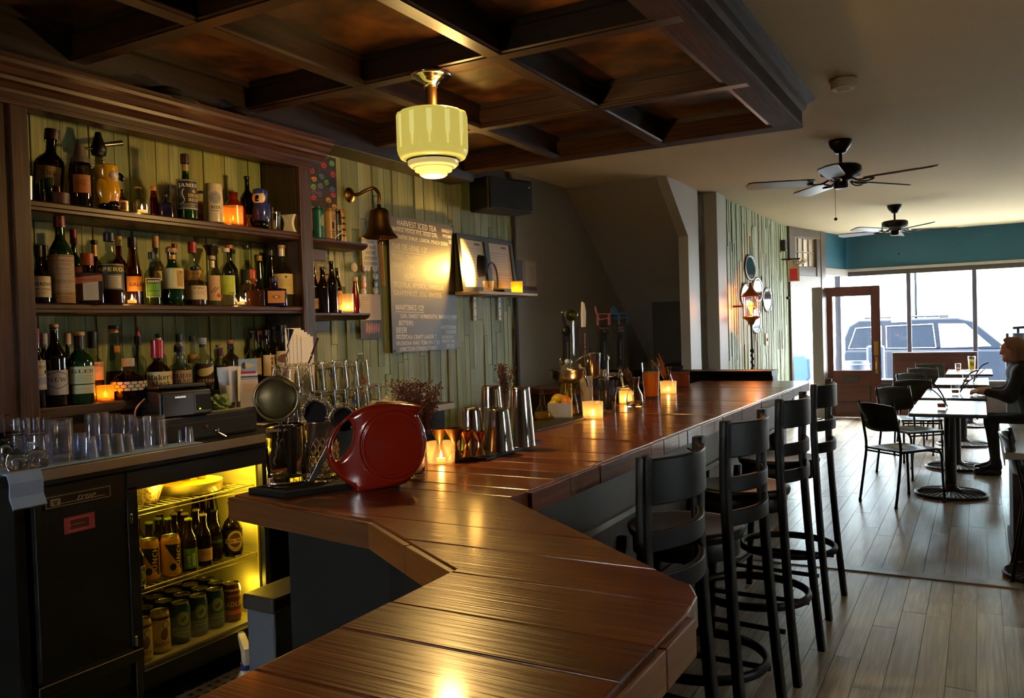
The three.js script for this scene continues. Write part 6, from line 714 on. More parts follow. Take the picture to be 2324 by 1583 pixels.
// ---------- near end of the bar ----------
function matThing(name, label, pts, y, th, m) { const t = thing(name, label, 'mat'); const g = extr(pts.map(([x, z]) => [x, -z]), th, 0.003); g.rotateX(-Math.PI / 2); g.translate(0, y, 0); part(t, 'mat', planarUV(g), m); return t; }
const rubber = std({ color: 0x0e0d0c, roughness: 0.55, bumpMap: mottle, bumpScale: 0.002 });
matThing('bar_mat', 'black rubber bar mat under the mixing glasses at the bar end', [[-2.21, -2.03], [-2.02, -2.01], [-1.83, -2.39], [-2.13, -2.44]], BAR, 0.02, rubber);
{ const t = scene.children[scene.children.length - 1], st = []; for (let i = 0; i < 7; i++) { const q = (i + 1) / 8; st.push(rod(V(-2.2 + q * 0.17, BAR + 0.02, -2.045), V(-2.12 + q * 0.27, BAR + 0.02, -2.42), 0.003, 6)); } part(t, 'ridges', st, rubber); }
{
  const p = [-2.13,1.04,-2.131,0.212,0.071], h = p[3], r = p[4] * 0.93, t = thing('mixing_glass', 'thick clear mixing glass with spout, full of strainers and bar tools', 'glass', p.slice(0, 3));
  part(t, 'glass', lathe([[0, 0], [r * 0.96, 0], [r, 0.004], [r, h * 0.96], [r * 1.03, h], [r * 0.99, h], [r * 0.955, h * 0.95], [r * 0.95, 0.03], [0, 0.026]], 40), MAT.crystal);
  part(t, 'spout', tube([[-r * 0.8, h * 0.78, r * 0.62], [-r * 1.1, h * 0.9, r * 0.85], [-r * 1.32, h * 1.0, r * 1.0]], 0.012, 12, 10), MAT.glass);
  const P = (name, label, cat, dx, dz) => thing(name, label, cat, [p[0] + dx, p[1] + 0.03, p[2] + dz], 0.67);
  let k = P('mesh_strainer', 'round fine mesh tea strainer standing in the mixing glass', 'strainer', 0.03, 0); const cy = 0.275, R = 0.074;
  part(k, 'mesh_bowl', new THREE.SphereGeometry(R * 0.98, 28, 14, 0, 6.2832, 0, 1.2).scale(1, 0.55, 1).rotateX(Math.PI / 2).translate(-0.045, cy, -0.02), MAT.meshM ??= std({ color: 0x6a5c3c, roughness: 0.45, metalness: 0.7, bumpMap: mottle, bumpScale: 0.001 }));
  part(k, 'rim', new THREE.TorusGeometry(R, 0.006, 10, 40).translate(-0.045, cy, 0.0), std({ color: 0x8a7a58, metalness: 0.9, roughness: 0.35 })); part(k, 'hook', tube([[-0.055, cy + R, 0], [-0.045, cy + R + 0.035, 0], [-0.035, cy + R + 0.038, 0], [-0.025, cy + R, 0]], 0.003, 16), MAT.steel); part(k, 'handle', [rod(V(-0.035, cy - R, 0), V(-0.01, 0.01, 0), 0.004), rod(V(0.005, 0.18, 0.01), V(0.0, 0.01, 0.01), 0.017, 10)], MAT.darkSteel);
  for (const [dx, dz, a, l] of [[0.085, -0.035, 0.5, 'wire spring strainer leaning right in the mixing glass'], [0.03, -0.05, 0.22, 'wire spring strainer behind the mesh strainer']]) {
    k = P('hawthorne_strainer', l, 'strainer', dx, dz); k.rotation.z = -a; k.position.y -= 0.02; const coil = []; for (let i = 0; i <= 220; i++) { const t2 = i / 220, A = -2.0 + t2 * 4.0, b = i * 1.25; coil.push(V(Math.sin(A) * (0.045 + 0.011 * Math.cos(b)), 0.245 + Math.cos(A) * (0.045 + 0.011 * Math.cos(b)), 0.012 + 0.011 * Math.sin(b))); }
    part(k, 'coil_spring', new THREE.TubeGeometry(new THREE.CatmullRomCurve3(coil), 440, 0.0013, 5), MAT.steel); part(k, 'plate', new THREE.CylinderGeometry(0.046, 0.046, 0.002, 28).rotateX(Math.PI / 2).translate(0, 0.245, 0), MAT.darkSteel); part(k, 'handle', rb(0.02, 0.21, 0.003, 0.001).translate(0, 0.1, 0), MAT.steel);
  }
  for (const [a, b, l, cone] of [[[-0.04, 0.03, 0.0], [0.015, 0.47, -0.09], 'long twisted bar spoon with cone end', 1], [[-0.05, 0.03, -0.02], [0.105, 0.44, -0.06], 'long twisted bar spoon with red tip', 0]]) {
    k = P('bar_spoon', l, 'spoon', 0, 0); const A = V(...a), B = V(...b), tw = [], n = 90; const dir = B.clone().sub(A); for (let i = 0; i <= n; i++) { const q = A.clone().addScaledVector(dir, i / n); q.x += 0.0022 * Math.cos(i * 0.9); q.z += 0.0022 * Math.sin(i * 0.9); tw.push(q); } part(k, 'twisted_stem', new THREE.TubeGeometry(new THREE.CatmullRomCurve3(tw), 180, 0.0026, 6), MAT.steel); const e = B.clone().addScaledVector(dir, 0.1); part(k, 'tip', cone ? rod(B, e, 0.003, 14, 0.014) : rod(B.clone().addScaledVector(dir, -0.12), e, 0.003, 8, 0.005), cone ? MAT.darkSteel : solid(0x6a1c10, 0.4));
  }
}
{
  const p = [-2.066,1.04,-2.247,0.211,0.058], h = p[3], r = p[4], t = thing('cut_mixing_glass', 'crystal mixing glass with diamond cut body behind the red pitcher', 'glass', p.slice(0, 3)); part(t, 'glass', lathe([[0, 0], [r, 0], [r * 1.02, 0.01], [r, h * 0.99], [r * 1.02, h], [r * 0.95, h], [r * 0.94, 0.03], [0, 0.026]], 40), MAT.crystal);
  const g = []; for (let i = 0; i < 14; i++) for (const s of [-1, 1]) for (let j = 0; j < 3; j++) { const a = i / 14 * 6.2832 + j * 0.449 * s, b = a + 0.449 * s; g.push(rod(V(r * 1.015 * Math.cos(a), h * (0.06 + j * 0.2), r * 1.015 * Math.sin(a)), V(r * 1.015 * Math.cos(b), h * (0.26 + j * 0.2), r * 1.015 * Math.sin(b)), 0.0035, 5)); } part(t, 'diamond_cut', g, MAT.crystal); part(t, 'rim', new THREE.TorusGeometry(r, 0.004, 8, 40).rotateX(Math.PI / 2).translate(0, h, 0), MAT.steel);
}
{ // the red disc-shaped pitcher, modelled from its outline and swollen to a lens
  const t = thing('red_pitcher', 'glossy rust-red disc-shaped pitcher with round handle hole', 'pitcher', [-1.845, BAR, -2.29], 0.66), k = 0.000366;
  const O = [[1625, 742], [1560, 712], [1400, 686], [1250, 680], [1100, 700], [950, 758], [850, 832], [765, 920], [712, 1020], [692, 1120], [705, 1215], [745, 1300], [805, 1378], [875, 1436], [935, 1472], [985, 1508], [1380, 1466], [1480, 1408], [1570, 1300], [1618, 1190], [1640, 1070], [1630, 960], [1600, 870], [1572, 800]].map(([x, y]) => [(x - 1180) * k, (1492 - y) * k]);
  const Hh = [[912, 832], [945, 880], [950, 960], [925, 1060], [865, 1150], [795, 1212], [756, 1165], [752, 1080], [772, 1000], [822, 915], [868, 860]].map(([x, y]) => [(x - 1180) * k, (1492 - y) * k]);
  const sm = (a, n) => new THREE.SplineCurve(a.concat([a[0]]).map((q) => new THREE.Vector2(...q))).getPoints(n).slice(0, -1).map((q) => [q.x, q.y]);
  const m = phy({ color: 0x8a1c0c, roughness: 0.2, clearcoat: 0.7, clearcoatRoughness: 0.08 });
  const po = sm(O, 96), ph = sm(Hh, 44), c0 = [(1322 - 1180) * k, (1492 - 1085) * k];
  const sd = (P, x, y) => { let d = 1e9, inside = false; for (let i = 0, j = P.length - 1; i < P.length; j = i++) { const [ax, ay] = P[i], [bx2, by] = P[j], ex = bx2 - ax, ey = by - ay, q = Math.max(0, Math.min(1, ((x - ax) * ex + (y - ay) * ey) / (ex * ex + ey * ey + 1e-12))); d = Math.min(d, (x - ax - q * ex) ** 2 + (y - ay - q * ey) ** 2); if (ay > y !== by > y && x < ax + (y - ay) / (by - ay) * ex) inside = !inside; } return inside ? -Math.sqrt(d) : Math.sqrt(d); };
  const n = 92, lo = [-0.2, -0.02, -0.18], S = 0.38, f2 = new Float32Array(n * n), tt = new Float32Array(n * n);
  for (let y = 0; y < n; y++) for (let x = 0; x < n; x++) { const X = lo[0] + S * x / n, Y = lo[1] + S * y / n, d = Math.max(sd(po, X, Y), -sd(ph, X, Y)); f2[y * n + x] = d; const r = Math.hypot((X - c0[0]) / 1.0, (Y - c0[1]) / 1.08), u = Math.min(1, Math.max(0, (X + 0.13) / 0.1)), e = 0.026 + 0.024 * u * u * (3 - 2 * u) + 0.008 * Math.max(0, 1 - (r / 0.115) ** 2); tt[y * n + x] = e + (r > 0.098 && r < 0.12 ? 0.0022 * Math.sin((r - 0.098) / 0.022 * 9.42) : 0); }
  part(t, 'body', mcMesh((X, Y, Z, x, y) => { const ro = 0.022, a = f2[y * n + x] + ro, b = Math.abs(Z) - tt[y * n + x] + ro; return Math.hypot(Math.max(a, 0), Math.max(b, 0)) + Math.min(Math.max(a, b), 0) - ro; }, lo, S, n), m);
  part(t, 'foot', rb(0.15, 0.012, 0.075, 0.004).rotateZ(0.1).translate(0.0, 0.008, 0), m);
  part(t, 'opening', new THREE.SphereGeometry(1, 24, 12).scale(0.06, 0.006, 0.016).rotateZ(-0.06).translate((1330 - 1180) * k, (1492 - 687) * k, 0), solid(0x3a0c06, 0.5));
}
// dried stems in glass vases
function stems(name, label, [x, y, z], n, h, spread, kind, col, r0 = 0.012, lean = [0, 0]) {
  const t = thing(name, label, 'dried flowers', [x, y, z]), st = [], fl = []; const m = std({ color: col, roughness: 0.95, side: THREE.DoubleSide });
  for (let i = 0; i < n; i++) {
    const a = rnd(6.283), q = Math.sqrt(rnd(1)), L = h * rnd(0.75, 1), dx = lean[0] + Math.cos(a) * spread * q, dz = lean[1] + Math.sin(a) * spread * q, top = V(dx, L, dz), base = V(Math.cos(a) * r0 * q * 0.6, 0.012, Math.sin(a) * r0 * q * 0.6), mid = V(dx * 0.35 + base.x * 0.5, L * 0.5, dz * 0.35 + base.z * 0.5), c = new THREE.CatmullRomCurve3([base, mid, top]);
    st.push(new THREE.TubeGeometry(c, 6, 0.0011, 4));
    const m2 = kind === 'plume' ? 240 : 80;
    for (let j = 0; j < m2; j++) { const s = kind === 'plume' ? 0.42 + 0.58 * j / m2 : 0.5 + 0.5 * j / m2, P = c.getPoint(s), w = kind === 'plume' ? 0.026 * Math.sin(Math.min(1, (s - 0.4) / 0.6) * 3.0 + 0.15) + 0.004 : 0.022, d = V(rnd(-1, 1), kind === 'plume' ? rnd(0.5, 1.6) : rnd(-0.3, 1), rnd(-1, 1)).normalize().multiplyScalar(w * rnd(0.5, 1.2)); const e = P.clone().add(d); if (kind === 'plume') fl.push(rod(P, e, 0.0017, 3, 0.0006)); else { fl.push(rod(P, e, 0.0006, 3)); const b = new THREE.TetrahedronGeometry(rnd(0.003, 0.0065)); b.translate(e.x, e.y, e.z); fl.push(b); } }
  }
  part(t, 'stems', st, m); const f = part(t, 'blossom', fl, m); f.userData.kind = 'stuff'; return t;
}
function vase(label, [x, y, z, h, r]) { const t = thing('glass_vase', label, 'vase', [x, y, z]); part(t, 'glass', lathe([[0, 0], [0.9, 0], [0.98, 0.03], [1, 0.2], [0.92, 0.42], [0.55, 0.62], [0.5, 0.72], [0.62, 0.95], [0.7, 1], [0.66, 1], [0.45, 0.72], [0.5, 0.63], [0.86, 0.43], [0.93, 0.2], [0.9, 0.06], [0, 0.05]].map(([a, b]) => [a * r, b * h]), 30), MAT.crystal); return t; }
vase('clear waisted vase behind the red pitcher spout', [-1.844,1.02,-2.499,0.209,0.04]);
stems('dried_flowers', 'bunch of reddish brown dried sprigs in the vase behind the red pitcher', [-1.844,1.02,-2.499,0.209,0.04].slice(0, 3), 26, 0.36, 0.1, 'sprig', 0x7c4a34, 0.02, [0.01, -0.03]);
candle('large tea light glass nearest the camera, between pitcher and shakers', [-1.924,1.02,-2.791,0.09,0.061], { i: 0.09, fs: 1.3 });
// ---------- shakers and jiggers on their tray ----------
matThing('shaker_tray', 'black rubber tray under the steel shaker tins', [[-1.9, -2.84], [-1.78, -2.91], [-1.8, -3.45], [-1.99, -3.42]], BAR, 0.016, rubber);
{
  const J = (l, p, up, m) => { const h = p[3], r = p[4], t = thing('jigger', l, 'jigger', p.slice(0, 3)); part(t, 'cones', lathe([[r * 0.75, 0], [r * 0.2, h * 0.44], [r * 0.2, h * 0.5], [r, h], [r * 0.95, h], [r * 0.16, h * 0.5], [r * 0.7, 0]], 30), m ?? MAT.bronze); return t; };
  J('bronze double jigger nearest the pitcher on the tray', [-1.955,1.036,-2.828,0.122,0.038]); J('bronze double jigger second on the tray', [-1.883,1.036,-2.832,0.126,0.042]); J('shiny copper-toned double jigger at the tray corner', [-1.868,1.036,-2.9,0.107,0.033], 0, MAT.copper); J('small bright jigger before the shaker tins', [-1.835,1.036,-2.955,0.1,0.028], 0, MAT.copper);
  const K = (l, p) => { const h = p[3], r = p[4], t = thing('shaker_tin', l, 'shaker', p.slice(0, 3)); part(t, 'tin', lathe([[r, 0], [r * 0.985, h * 0.03], [r * 0.72, h * 0.93], [r * 0.7, h * 0.985], [r * 0.66, h], [r * 0.6, h * 0.975], [0, h * 0.97]], 40), MAT.tin); part(t, 'rim', new THREE.TorusGeometry(r, 0.0018, 8, 40).rotateX(Math.PI / 2).translate(0, 0.0015, 0), MAT.tin); return t; };
  K('short upturned steel shaker tin at the back left of the tray', [-1.911,1.036,-3.01,0.192,0.057]); K('tall upturned steel shaker tin behind the short ones', [-1.95,1.036,-3.246,0.269,0.061]); K('short upturned steel shaker tin at the front of the tray', [-1.829,1.036,-3.098,0.183,0.067]); K('tallest upturned steel shaker tin at the far end of the tray', [-1.798,1.036,-3.242,0.266,0.065]);
  stems('dried_sprig', 'thin dried sprig showing above the tall shaker tins', [-2.2, 1.1, -3.8], 7, 0.28, 0.05, 'sprig', 0x5a3a28, 0.01);
  vase('clear waisted vase behind the shaker tins holding a thin sprig', [-2.2, BAR, -3.8, 0.17, 0.035]);
  const v = [-1.802,1.02,-3.372,0.174,0.024]; vase('wavy clear flask half hidden right of the tallest shaker tin', [-1.97, BAR, -3.53, 0.2, 0.036]);
}
matThing('bar_mat', 'long black rubber mat along the bar holding the juicer and lemon bowl', [[-2.02, -3.62], [-2.22, -3.62], [-2.22, -4.7], [-2.0, -4.62]], BAR, 0.014, rubber);
{
  let p = [-2.221,1.034,-4.274,0.18,0.051], t = thing('oil_cruet', 'small clear round flask with yellow oil', 'flask', p.slice(0, 3)), h = p[3], r = p[4]; const pf = [[0.85, 0], [1, 0.04], [0.96, 0.2], [0.6, 0.36], [0.3, 0.46], [0.25, 0.78], [0.3, 0.82], [0.12, 0.84], [0.06, 1]]; part(t, 'glass', loft(pf, r, h), MAT.glass); part(t, 'oil', loft(pf, r, h, 0, 24, 0.002, 0.22), liquid(0xb8901c));
  p = [-2.17,1.034,-4.402,0.105,0.073]; t = thing('lemon_bowl', 'pale grey square bowl of lemons behind the oil flask', 'bowl', [p[0], p[1], p[2]], 0.4); part(t, 'bowl', [bx(-0.07, 0.07, 0, 0.006, -0.06, 0.06), bx(-0.07, -0.063, 0, 0.085, -0.06, 0.06, 'x', 0.003), bx(0.063, 0.07, 0, 0.085, -0.06, 0.06, 'x', 0.003), bx(-0.07, 0.07, 0, 0.085, 0.054, 0.06, 'x', 0.003), bx(-0.07, 0.07, 0, 0.085, -0.06, -0.054, 'x', 0.003)], solid(0xa8acb4, 0.3));
  const lm = lathe([[0, -0.045], [0.006, -0.042], [0.018, -0.034], [0.03, -0.012], [0.031, 0.01], [0.022, 0.03], [0.008, 0.041], [0, 0.044]], 24), L = (l, dx, dy, dz, a, c) => { const o = thing('lemon', l, 'lemon', [p[0] + dx, p[1] + dy, p[2] + dz]); o.rotation.set(a, 0.6, 1.3 + a); part(o, 'fruit', lm, c ?? phy({ color: 0xe8c41c, roughness: 0.4, bumpMap: mottle, bumpScale: 0.002, clearcoat: 0.2 })); };
  L('whole yellow lemon on top of the square bowl', -0.01, 0.105, 0.0, 0.2); L('orange-toned lemon at the right of the square bowl', 0.035, 0.09, -0.01, -0.6, solid(0xd8861c, 0.45)); L('lemon low at the left of the square bowl', -0.035, 0.07, 0.012, 0.9);
  t = thing('citrus_juicer', 'citrus juicer: steel bowl with glass reamer on a clear jug', 'juicer', [0, 0, 0]); 
  { const q = [-2.17,1.034,-4.537,0.272,0.112]; t.position.set(q[0] - 0.01, q[1], q[2]); const hh = q[3], rr = q[4] * 0.98; part(t, 'jug', lathe([[0, 0], [rr * 0.55, 0], [rr * 0.6, 0.01], [rr * 0.42, hh * 0.45], [rr * 0.4, hh * 0.55], [rr * 0.62, hh * 0.72]], 30), tint(0xe8dca0)); part(t, 'juice', lathe([[0, 0.004], [rr * 0.52, 0.004], [rr * 0.5, hh * 0.2], [0, hh * 0.2]], 24), liquid(0xc8a020)); part(t, 'handle', tube([[0.03, hh * 0.6, 0], [0.085, hh * 0.55, 0], [0.09, hh * 0.2, 0], [0.045, hh * 0.06, 0]], 0.007, 20), tint(0xe8dca0)); part(t, 'steel_bowl', lathe([[0, hh * 0.68], [rr * 0.5, hh * 0.7], [rr * 0.85, hh * 0.82], [rr * 0.94, hh * 0.97], [rr, hh], [rr * 0.96, hh * 0.985], [rr * 0.82, hh * 0.84], [0, hh * 0.72]], 40), MAT.steel); const cone = []; for (let i = 0; i <= 10; i++) cone.push([rr * 0.42 * Math.cos(i / 10 * 1.5), hh * 0.78 + 0.1 * Math.sin(i / 10 * 1.5)]); const cg = lathe([...cone, [0, hh * 0.78 + 0.1]], 24), cp = cg.attributes.position; for (let i = 0; i < cp.count; i++) { const a = Math.atan2(cp.getZ(i), cp.getX(i)), f = 1 + 0.14 * Math.cos(a * 8); cp.setX(i, cp.getX(i) * f); cp.setZ(i, cp.getZ(i) * f); } cg.computeVertexNormals(); part(t, 'reamer', cg, MAT.frostCool); part(t, 'reamer_tip', new THREE.SphereGeometry(0.016, 14, 10).translate(0, hh * 0.78 + 0.108, 0), solid(0xc8d4e4, 0.3)); }
  p = [-2.191,1.02,-4.829,0.303,0.039]; t = thing('paper_cups', 'tall stack of white cups beside the juicer', 'cups', p.slice(0, 3)); part(t, 'stack', lathe([[0, 0], [p[4] * 0.85, 0], [p[4] * 1.15, p[3]], [p[4] * 1.05, p[3]], [p[4] * 0.8, 0.02], [0, 0.02]], 30), solid(0xc8bca8, 0.5)); part(t, 'cup_rims', Array.from({ length: 6 }, (_, i) => new THREE.TorusGeometry(p[4] * (1.15 - i * 0.012), 0.002, 6, 30).rotateX(Math.PI / 2).translate(0, p[3] * (1 - i * 0.05), 0)), MAT.white);
  candle('tea light glass in front of the straw holder on the bar', [-1.98,1.02,-4.448,0.102,0.062], { i: 0.08, fs: 1.2 });
  p = [-2.058,1.02,-4.851,0.139,0.059]; t = thing('straw_holder', 'clear tumbler packed with black straws', 'straw holder', p.slice(0, 3)); const hh = p[3], rr = p[4]; part(t, 'glass', glassGeo(rr * 0.86, rr, hh, 0.003, 0.012), MAT.glass);
  const sl = 'black drinking straw standing in the tumbler'; let s0; for (let i = 0; i < 26; i++) { const a = i * 2.4, q = Math.sqrt(i / 26), o = s0 ? s0.clone() : thing('black_straw', sl, 'straw', [0, 0, 0], 0, 'black straws in the tumbler'); if (!s0) { s0 = o; part(o, 'straw', cyl(0.0032, 0.0032, 0.19, 7), MAT.black); } else { o.name = numbered('black_straw'); scene.add(o); } o.position.set(p[0] + Math.cos(a) * rr * 0.62 * q, p[1] + 0.014, p[2] + Math.sin(a) * rr * 0.62 * q); o.rotation.set(Math.sin(a) * 0.28 * q, 0, -Math.cos(a) * 0.28 * q); }
  p = [-2.167,1.02,-5.452,0.166,0.056]; t = thing('napkin_holder', 'white box of paper napkins behind the vase', 'napkins', p.slice(0, 3), 0.4); part(t, 'box', rb(0.11, 0.09, 0.09, 0.006).translate(0, 0.046, 0), solid(0xb8ac9c, 0.6)); part(t, 'napkin', tr(rb(0.1, 0.03, 0.07, 0.01), 0, 0.1, 0, 0.1, 0, 0.1), MAT.paper);
  candle('tea light glass half hidden behind the waisted vase on the bar', [-2.132,1.02,-5.348,0.093,0.043], { i: 0.06 });
  const vp = [-1.997,1.02,-5.172,0.2,0.056]; vase('clear waisted vase with brown pampas grass on the bar', vp); stems('pampas_grass', 'dark brown pampas plume in the nearer bar vase', vp.slice(0, 3), 5, 0.3, 0.04, 'plume', 0x8a6650, 0.012, [-0.06, 0.02]);
  p = [-2.103,1.02,-5.786,0.266,0.068]; t = thing('beer_glass', 'pint glass of amber beer with thin foam on the bar', 'beer', p.slice(0, 3)); { const h2 = p[3], r2 = p[4]; part(t, 'glass', glassGeo(r2 * 0.76, r2, h2, 0.003, 0.02), MAT.glass); part(t, 'beer', lathe([[0, 0.022], [r2 * 0.74, 0.022], [r2 * 0.9, h2 * 0.72], [0, h2 * 0.72]], 30), phy({ color: 0xffa828, transmission: 0.65, thickness: 0, roughness: 0.9, ior: 1.33 })); part(t, 'foam', lathe([[0, h2 * 0.72], [r2 * 0.9, h2 * 0.72], [r2 * 0.91, h2 * 0.745], [0, h2 * 0.74]], 30), std({ color: 0xd8c8a0, roughness: 0.9 })); }
  const v2 = [-2.2, 1.02, -6.45, 0.2, 0.034]; vase('clear vase with golden pampas grass behind the pint of beer', [v2[0], BAR, v2[2], v2[3], v2[4] * 1.3]); stems('pampas_grass', 'golden tan pampas plume behind the pint of beer', [v2[0], BAR, v2[2]], 5, 0.33, 0.05, 'plume', 0xb87c4a, 0.012, [-0.1, 0.03]);
  candle('tea light glass right of the pint of beer', [-2.116,1.02,-6.203,0.101,0.065], { i: 0.08, fs: 1.2 });
  p = [-2.224,1.02,-6.668,0.105,0.066]; t = thing('orange_box', 'small orange box beyond the farthest candle on the bar', 'box', [p[0] - 0.05, BAR, p[2] - 0.3], 0.3); part(t, 'box', rb(0.17, 0.12, 0.1, 0.006).translate(0, 0.06, 0), solid(0xa8480c, 0.5)); part(t, 'lid', rb(0.174, 0.02, 0.104, 0.004).translate(0, 0.115, 0), solid(0x943c08, 0.5));
}
// ---------- beer taps ----------
{
  const tower = (label, x, z, ry) => { const t = thing('tap_tower', label, 'beer tap', [x, BAR, z], ry); part(t, 'column', lathe([[0, 0], [0.07, 0], [0.07, 0.012], [0.042, 0.03], [0.038, 0.05], [0.038, 0.3], [0.044, 0.31], [0.044, 0.33], [0.03, 0.35], [0, 0.352]], 32), MAT.chrome); return t; };
  const faucet = (t, dz, dy) => { part(t, 'faucet', [rod(V(0.03, dy, dz), V(0.1, dy, dz), 0.013, 12), rod(V(0.1, dy + 0.012, dz), V(0.14, dy - 0.075, dz), 0.01, 12, 0.008), lathe([[0, 0.05], [0.008, 0.05], [0.012, 0.02], [0.018, 0.01], [0.018, -0.015], [0, -0.016]], 14).translate(0.1, dy, dz)], MAT.chrome); };
  const t1 = tower('chrome beer tap tower nearer the camera with two handles', -2.3, -4.76, -0.6), t2 = tower('chrome beer tap tower farther along the bar with two black handles', -2.28, -5.32, -0.6);
  faucet(t1, 0.05, 0.24); faucet(t1, -0.08, 0.24); faucet(t2, 0.06, 0.2); faucet(t2, -0.07, 0.2); part(t1, 'cross_bar', rod(V(0, 0.24, 0.1), V(0, 0.24, -0.13), 0.018, 14), MAT.chrome); part(t2, 'cross_bar', rod(V(0, 0.2, 0.1), V(0, 0.2, -0.11), 0.018, 14), MAT.chrome);
  const tape = (w, s, bg, fg) => cell(60, 200, (c, ww, h) => { bgc(c, ww, h, bg); c.save(); c.translate(30, 100); c.rotate(-1.57); txt(c, s, 0, 0, 30, fg, 'sans-serif', 'bold', 'center', 180); c.restore(); });
  const handle = (t, dz, dy, h, w, m, rect, tilt = 0.12) => { const g = extr([[-w * 0.35, 0], [w * 0.35, 0], [w * 0.5, h * 0.1], [w * 0.52, h], [-w * 0.52, h], [-w * 0.5, h * 0.1]], 0.022, 0.003).rotateY(Math.PI / 2).translate(-0.011, 0, 0); const k = part(t, 'tap_handle', g, m); k.position.set(0.1, dy + 0.05, dz); k.rotation.z = -tilt; const s = part(k, 'lettering', sheetGeo(w * 0.6, h * 0.8, rect, 0.002), MAT.print); s.rotation.y = Math.PI / 2; s.position.set(0.0125, h * 0.52, 0); return k; };
  const wood1 = MAT.black;
  const h1 = handle(t1, 0.05, 0.24, 0.2, 0.042, wood1, tape(0, 'Stonewall', '#121212', '#a89a84'), 0.05); part(h1, 'knob', new THREE.SphereGeometry(0.034, 18, 14).scale(0.7, 1, 1).translate(0, 0.23, 0), MAT.black); part(h1, 'spike', rod(V(0, 0.24, 0), V(0, 0.34, 0.03), 0.012, 10, 0.009), MAT.black); part(h1, 'hinge_cap', new THREE.SphereGeometry(0.01, 10, 8).translate(0, 0.345, 0.032), MAT.steel);
  const h2 = handle(t1, -0.08, 0.24, 0.24, 0.046, MAT.copperWood ??= solid(0x3a2c24, 0.4), tape(0, 'B-side Brewing', '#3a2c24', '#d0b090'), 0.0); part(h2, 'white_blade', extr([[-0.012, 0], [0.014, 0], [0.02, 0.09], [0.01, 0.15], [-0.006, 0.16], [-0.012, 0.09]], 0.02, 0.004).rotateY(Math.PI / 2).translate(-0.01, 0.25, 0), MAT.white);
  part(t1, 'glass_ball', new THREE.SphereGeometry(0.042, 24, 18).translate(0.06, 0.62, -0.02), tint(0xd8d498)); part(t1, 'ball_stem', rod(V(0.06, 0.36, -0.02), V(0.06, 0.585, -0.02), 0.014, 12), MAT.chrome);
  const chair = (k, y, c, ry) => { const g = [], a = (x0, x1, y0, y1, z0, z1, rz = 0, ty = 0, tx = 0) => { const b = new THREE.BoxGeometry(x1 - x0, y1 - y0, z1 - z0); b.rotateZ(rz); b.translate((x0 + x1) / 2, (y0 + y1) / 2, (z0 + z1) / 2); g.push(b); }; a(-0.03, 0.035, 0.03, 0.036, -0.026, 0.026, 0.15); for (let i = -2; i <= 2; i++) a(-0.036, -0.03, 0.03, 0.105 - Math.abs(i) * 0.008, i * 0.0105 - 0.0045, i * 0.0105 + 0.0045, 0.28); for (const s of [-1, 1]) { a(-0.034, 0.04, 0.058, 0.063, s * 0.034 - 0.008, s * 0.034 + 0.008); a(0.028, 0.035, 0, 0.06, s * 0.031 - 0.003, s * 0.031 + 0.003); a(-0.034, -0.028, 0, 0.05, s * 0.029 - 0.003, s * 0.029 + 0.003); } const m = merge(g); m.scale(1.25, 1.25, 1.25); m.rotateY(ry); m.translate(0, y, 0); part(k, 'chair_topper', m, solid(c, 0.45)); };
  const h3 = handle(t2, 0.06, 0.2, 0.24, 0.046, MAT.black, tape(0, 'Muskoka', '#141414', '#9a9088'), 0.03), h4 = handle(t2, -0.07, 0.2, 0.24, 0.046, MAT.black, tape(0, 'Muskoka', '#0c0c0c', '#b0a498'), 0.03);
  part(h3, 'name_block', rb(0.03, 0.06, 0.075, 0.004).translate(0, 0.27, 0), solid(0x241a16, 0.5)); part(h4, 'name_block', rb(0.03, 0.06, 0.075, 0.004).translate(0, 0.27, 0), solid(0x141210, 0.5));
  const nb = (s1, s2) => cell(80, 60, (c, w, h) => { bgc(c, w, h, '#1c1614'); txt(c, s1, 40, 20, 18, '#a88a6a'); txt(c, s2, 40, 42, 18, '#a88a6a'); }); for (const [k, r] of [[h3, nb('MAD TOM', 'IPA')], [h4, nb('CRAFT', 'LAGER')]]) { const s = part(k, 'name_print', sheetGeo(0.068, 0.052, r, 0.001), MAT.print); s.rotation.y = Math.PI / 2; s.position.set(0.016, 0.27, 0); }
  chair(h3, 0.3, 0x8a1c24, 0.9); chair(h4, 0.3, 0x2c5a94, 0.2);
  const p = [-2.12,1.26,-4.771,0.179,0.057], t = thing('steel_tin', 'open steel tin hanging on the tap between the two towers', 'tin', [p[0], 1.255, p[2]]); part(t, 'tin', lathe([[0, 0], [p[4] * 0.8, 0], [p[4], 0.14], [p[4] * 1.03, 0.142], [p[4] * 0.96, 0.14], [p[4] * 0.78, 0.004], [0, 0.004]], 34), MAT.tin); part(t, 'hook', tube([[0, 0.13, p[4]], [-0.03, 0.12, p[4] + 0.03], [-0.1, 0.06, p[4] + 0.03], [-0.15, 0.0, 0.02]], 0.005, 16), MAT.steel);
  const mi = thing('mint_bunch', 'small bunch of green mint beside the near tap handles', 'herbs', [-2.2, BAR, -4.86]); part(mi, 'jar', glassGeo(0.035, 0.04, 0.3, 0.003, 0.01), MAT.glass); const lf = new THREE.SphereGeometry(1, 8, 6).scale(0.014, 0.003, 0.008), lv = []; for (let i = 0; i < 46; i++) lv.push(tr(lf.clone(), rnd(-0.03, 0.03), rnd(0.2, 0.4), rnd(-0.03, 0.03), rnd(2), rnd(6), rnd(2))); part(mi, 'leaves', lv, solid(0x2c4a1c, 0.6)).userData.kind = 'stuff'; part(mi, 'stalks', [0, 1, 2, 3].map((i) => rod(V(0.01 * (i - 2), 0.01, 0), V(0.012 * (i - 2), 0.38, 0.01 * i - 0.02), 0.002, 5)), solid(0x3a5a24, 0.6));
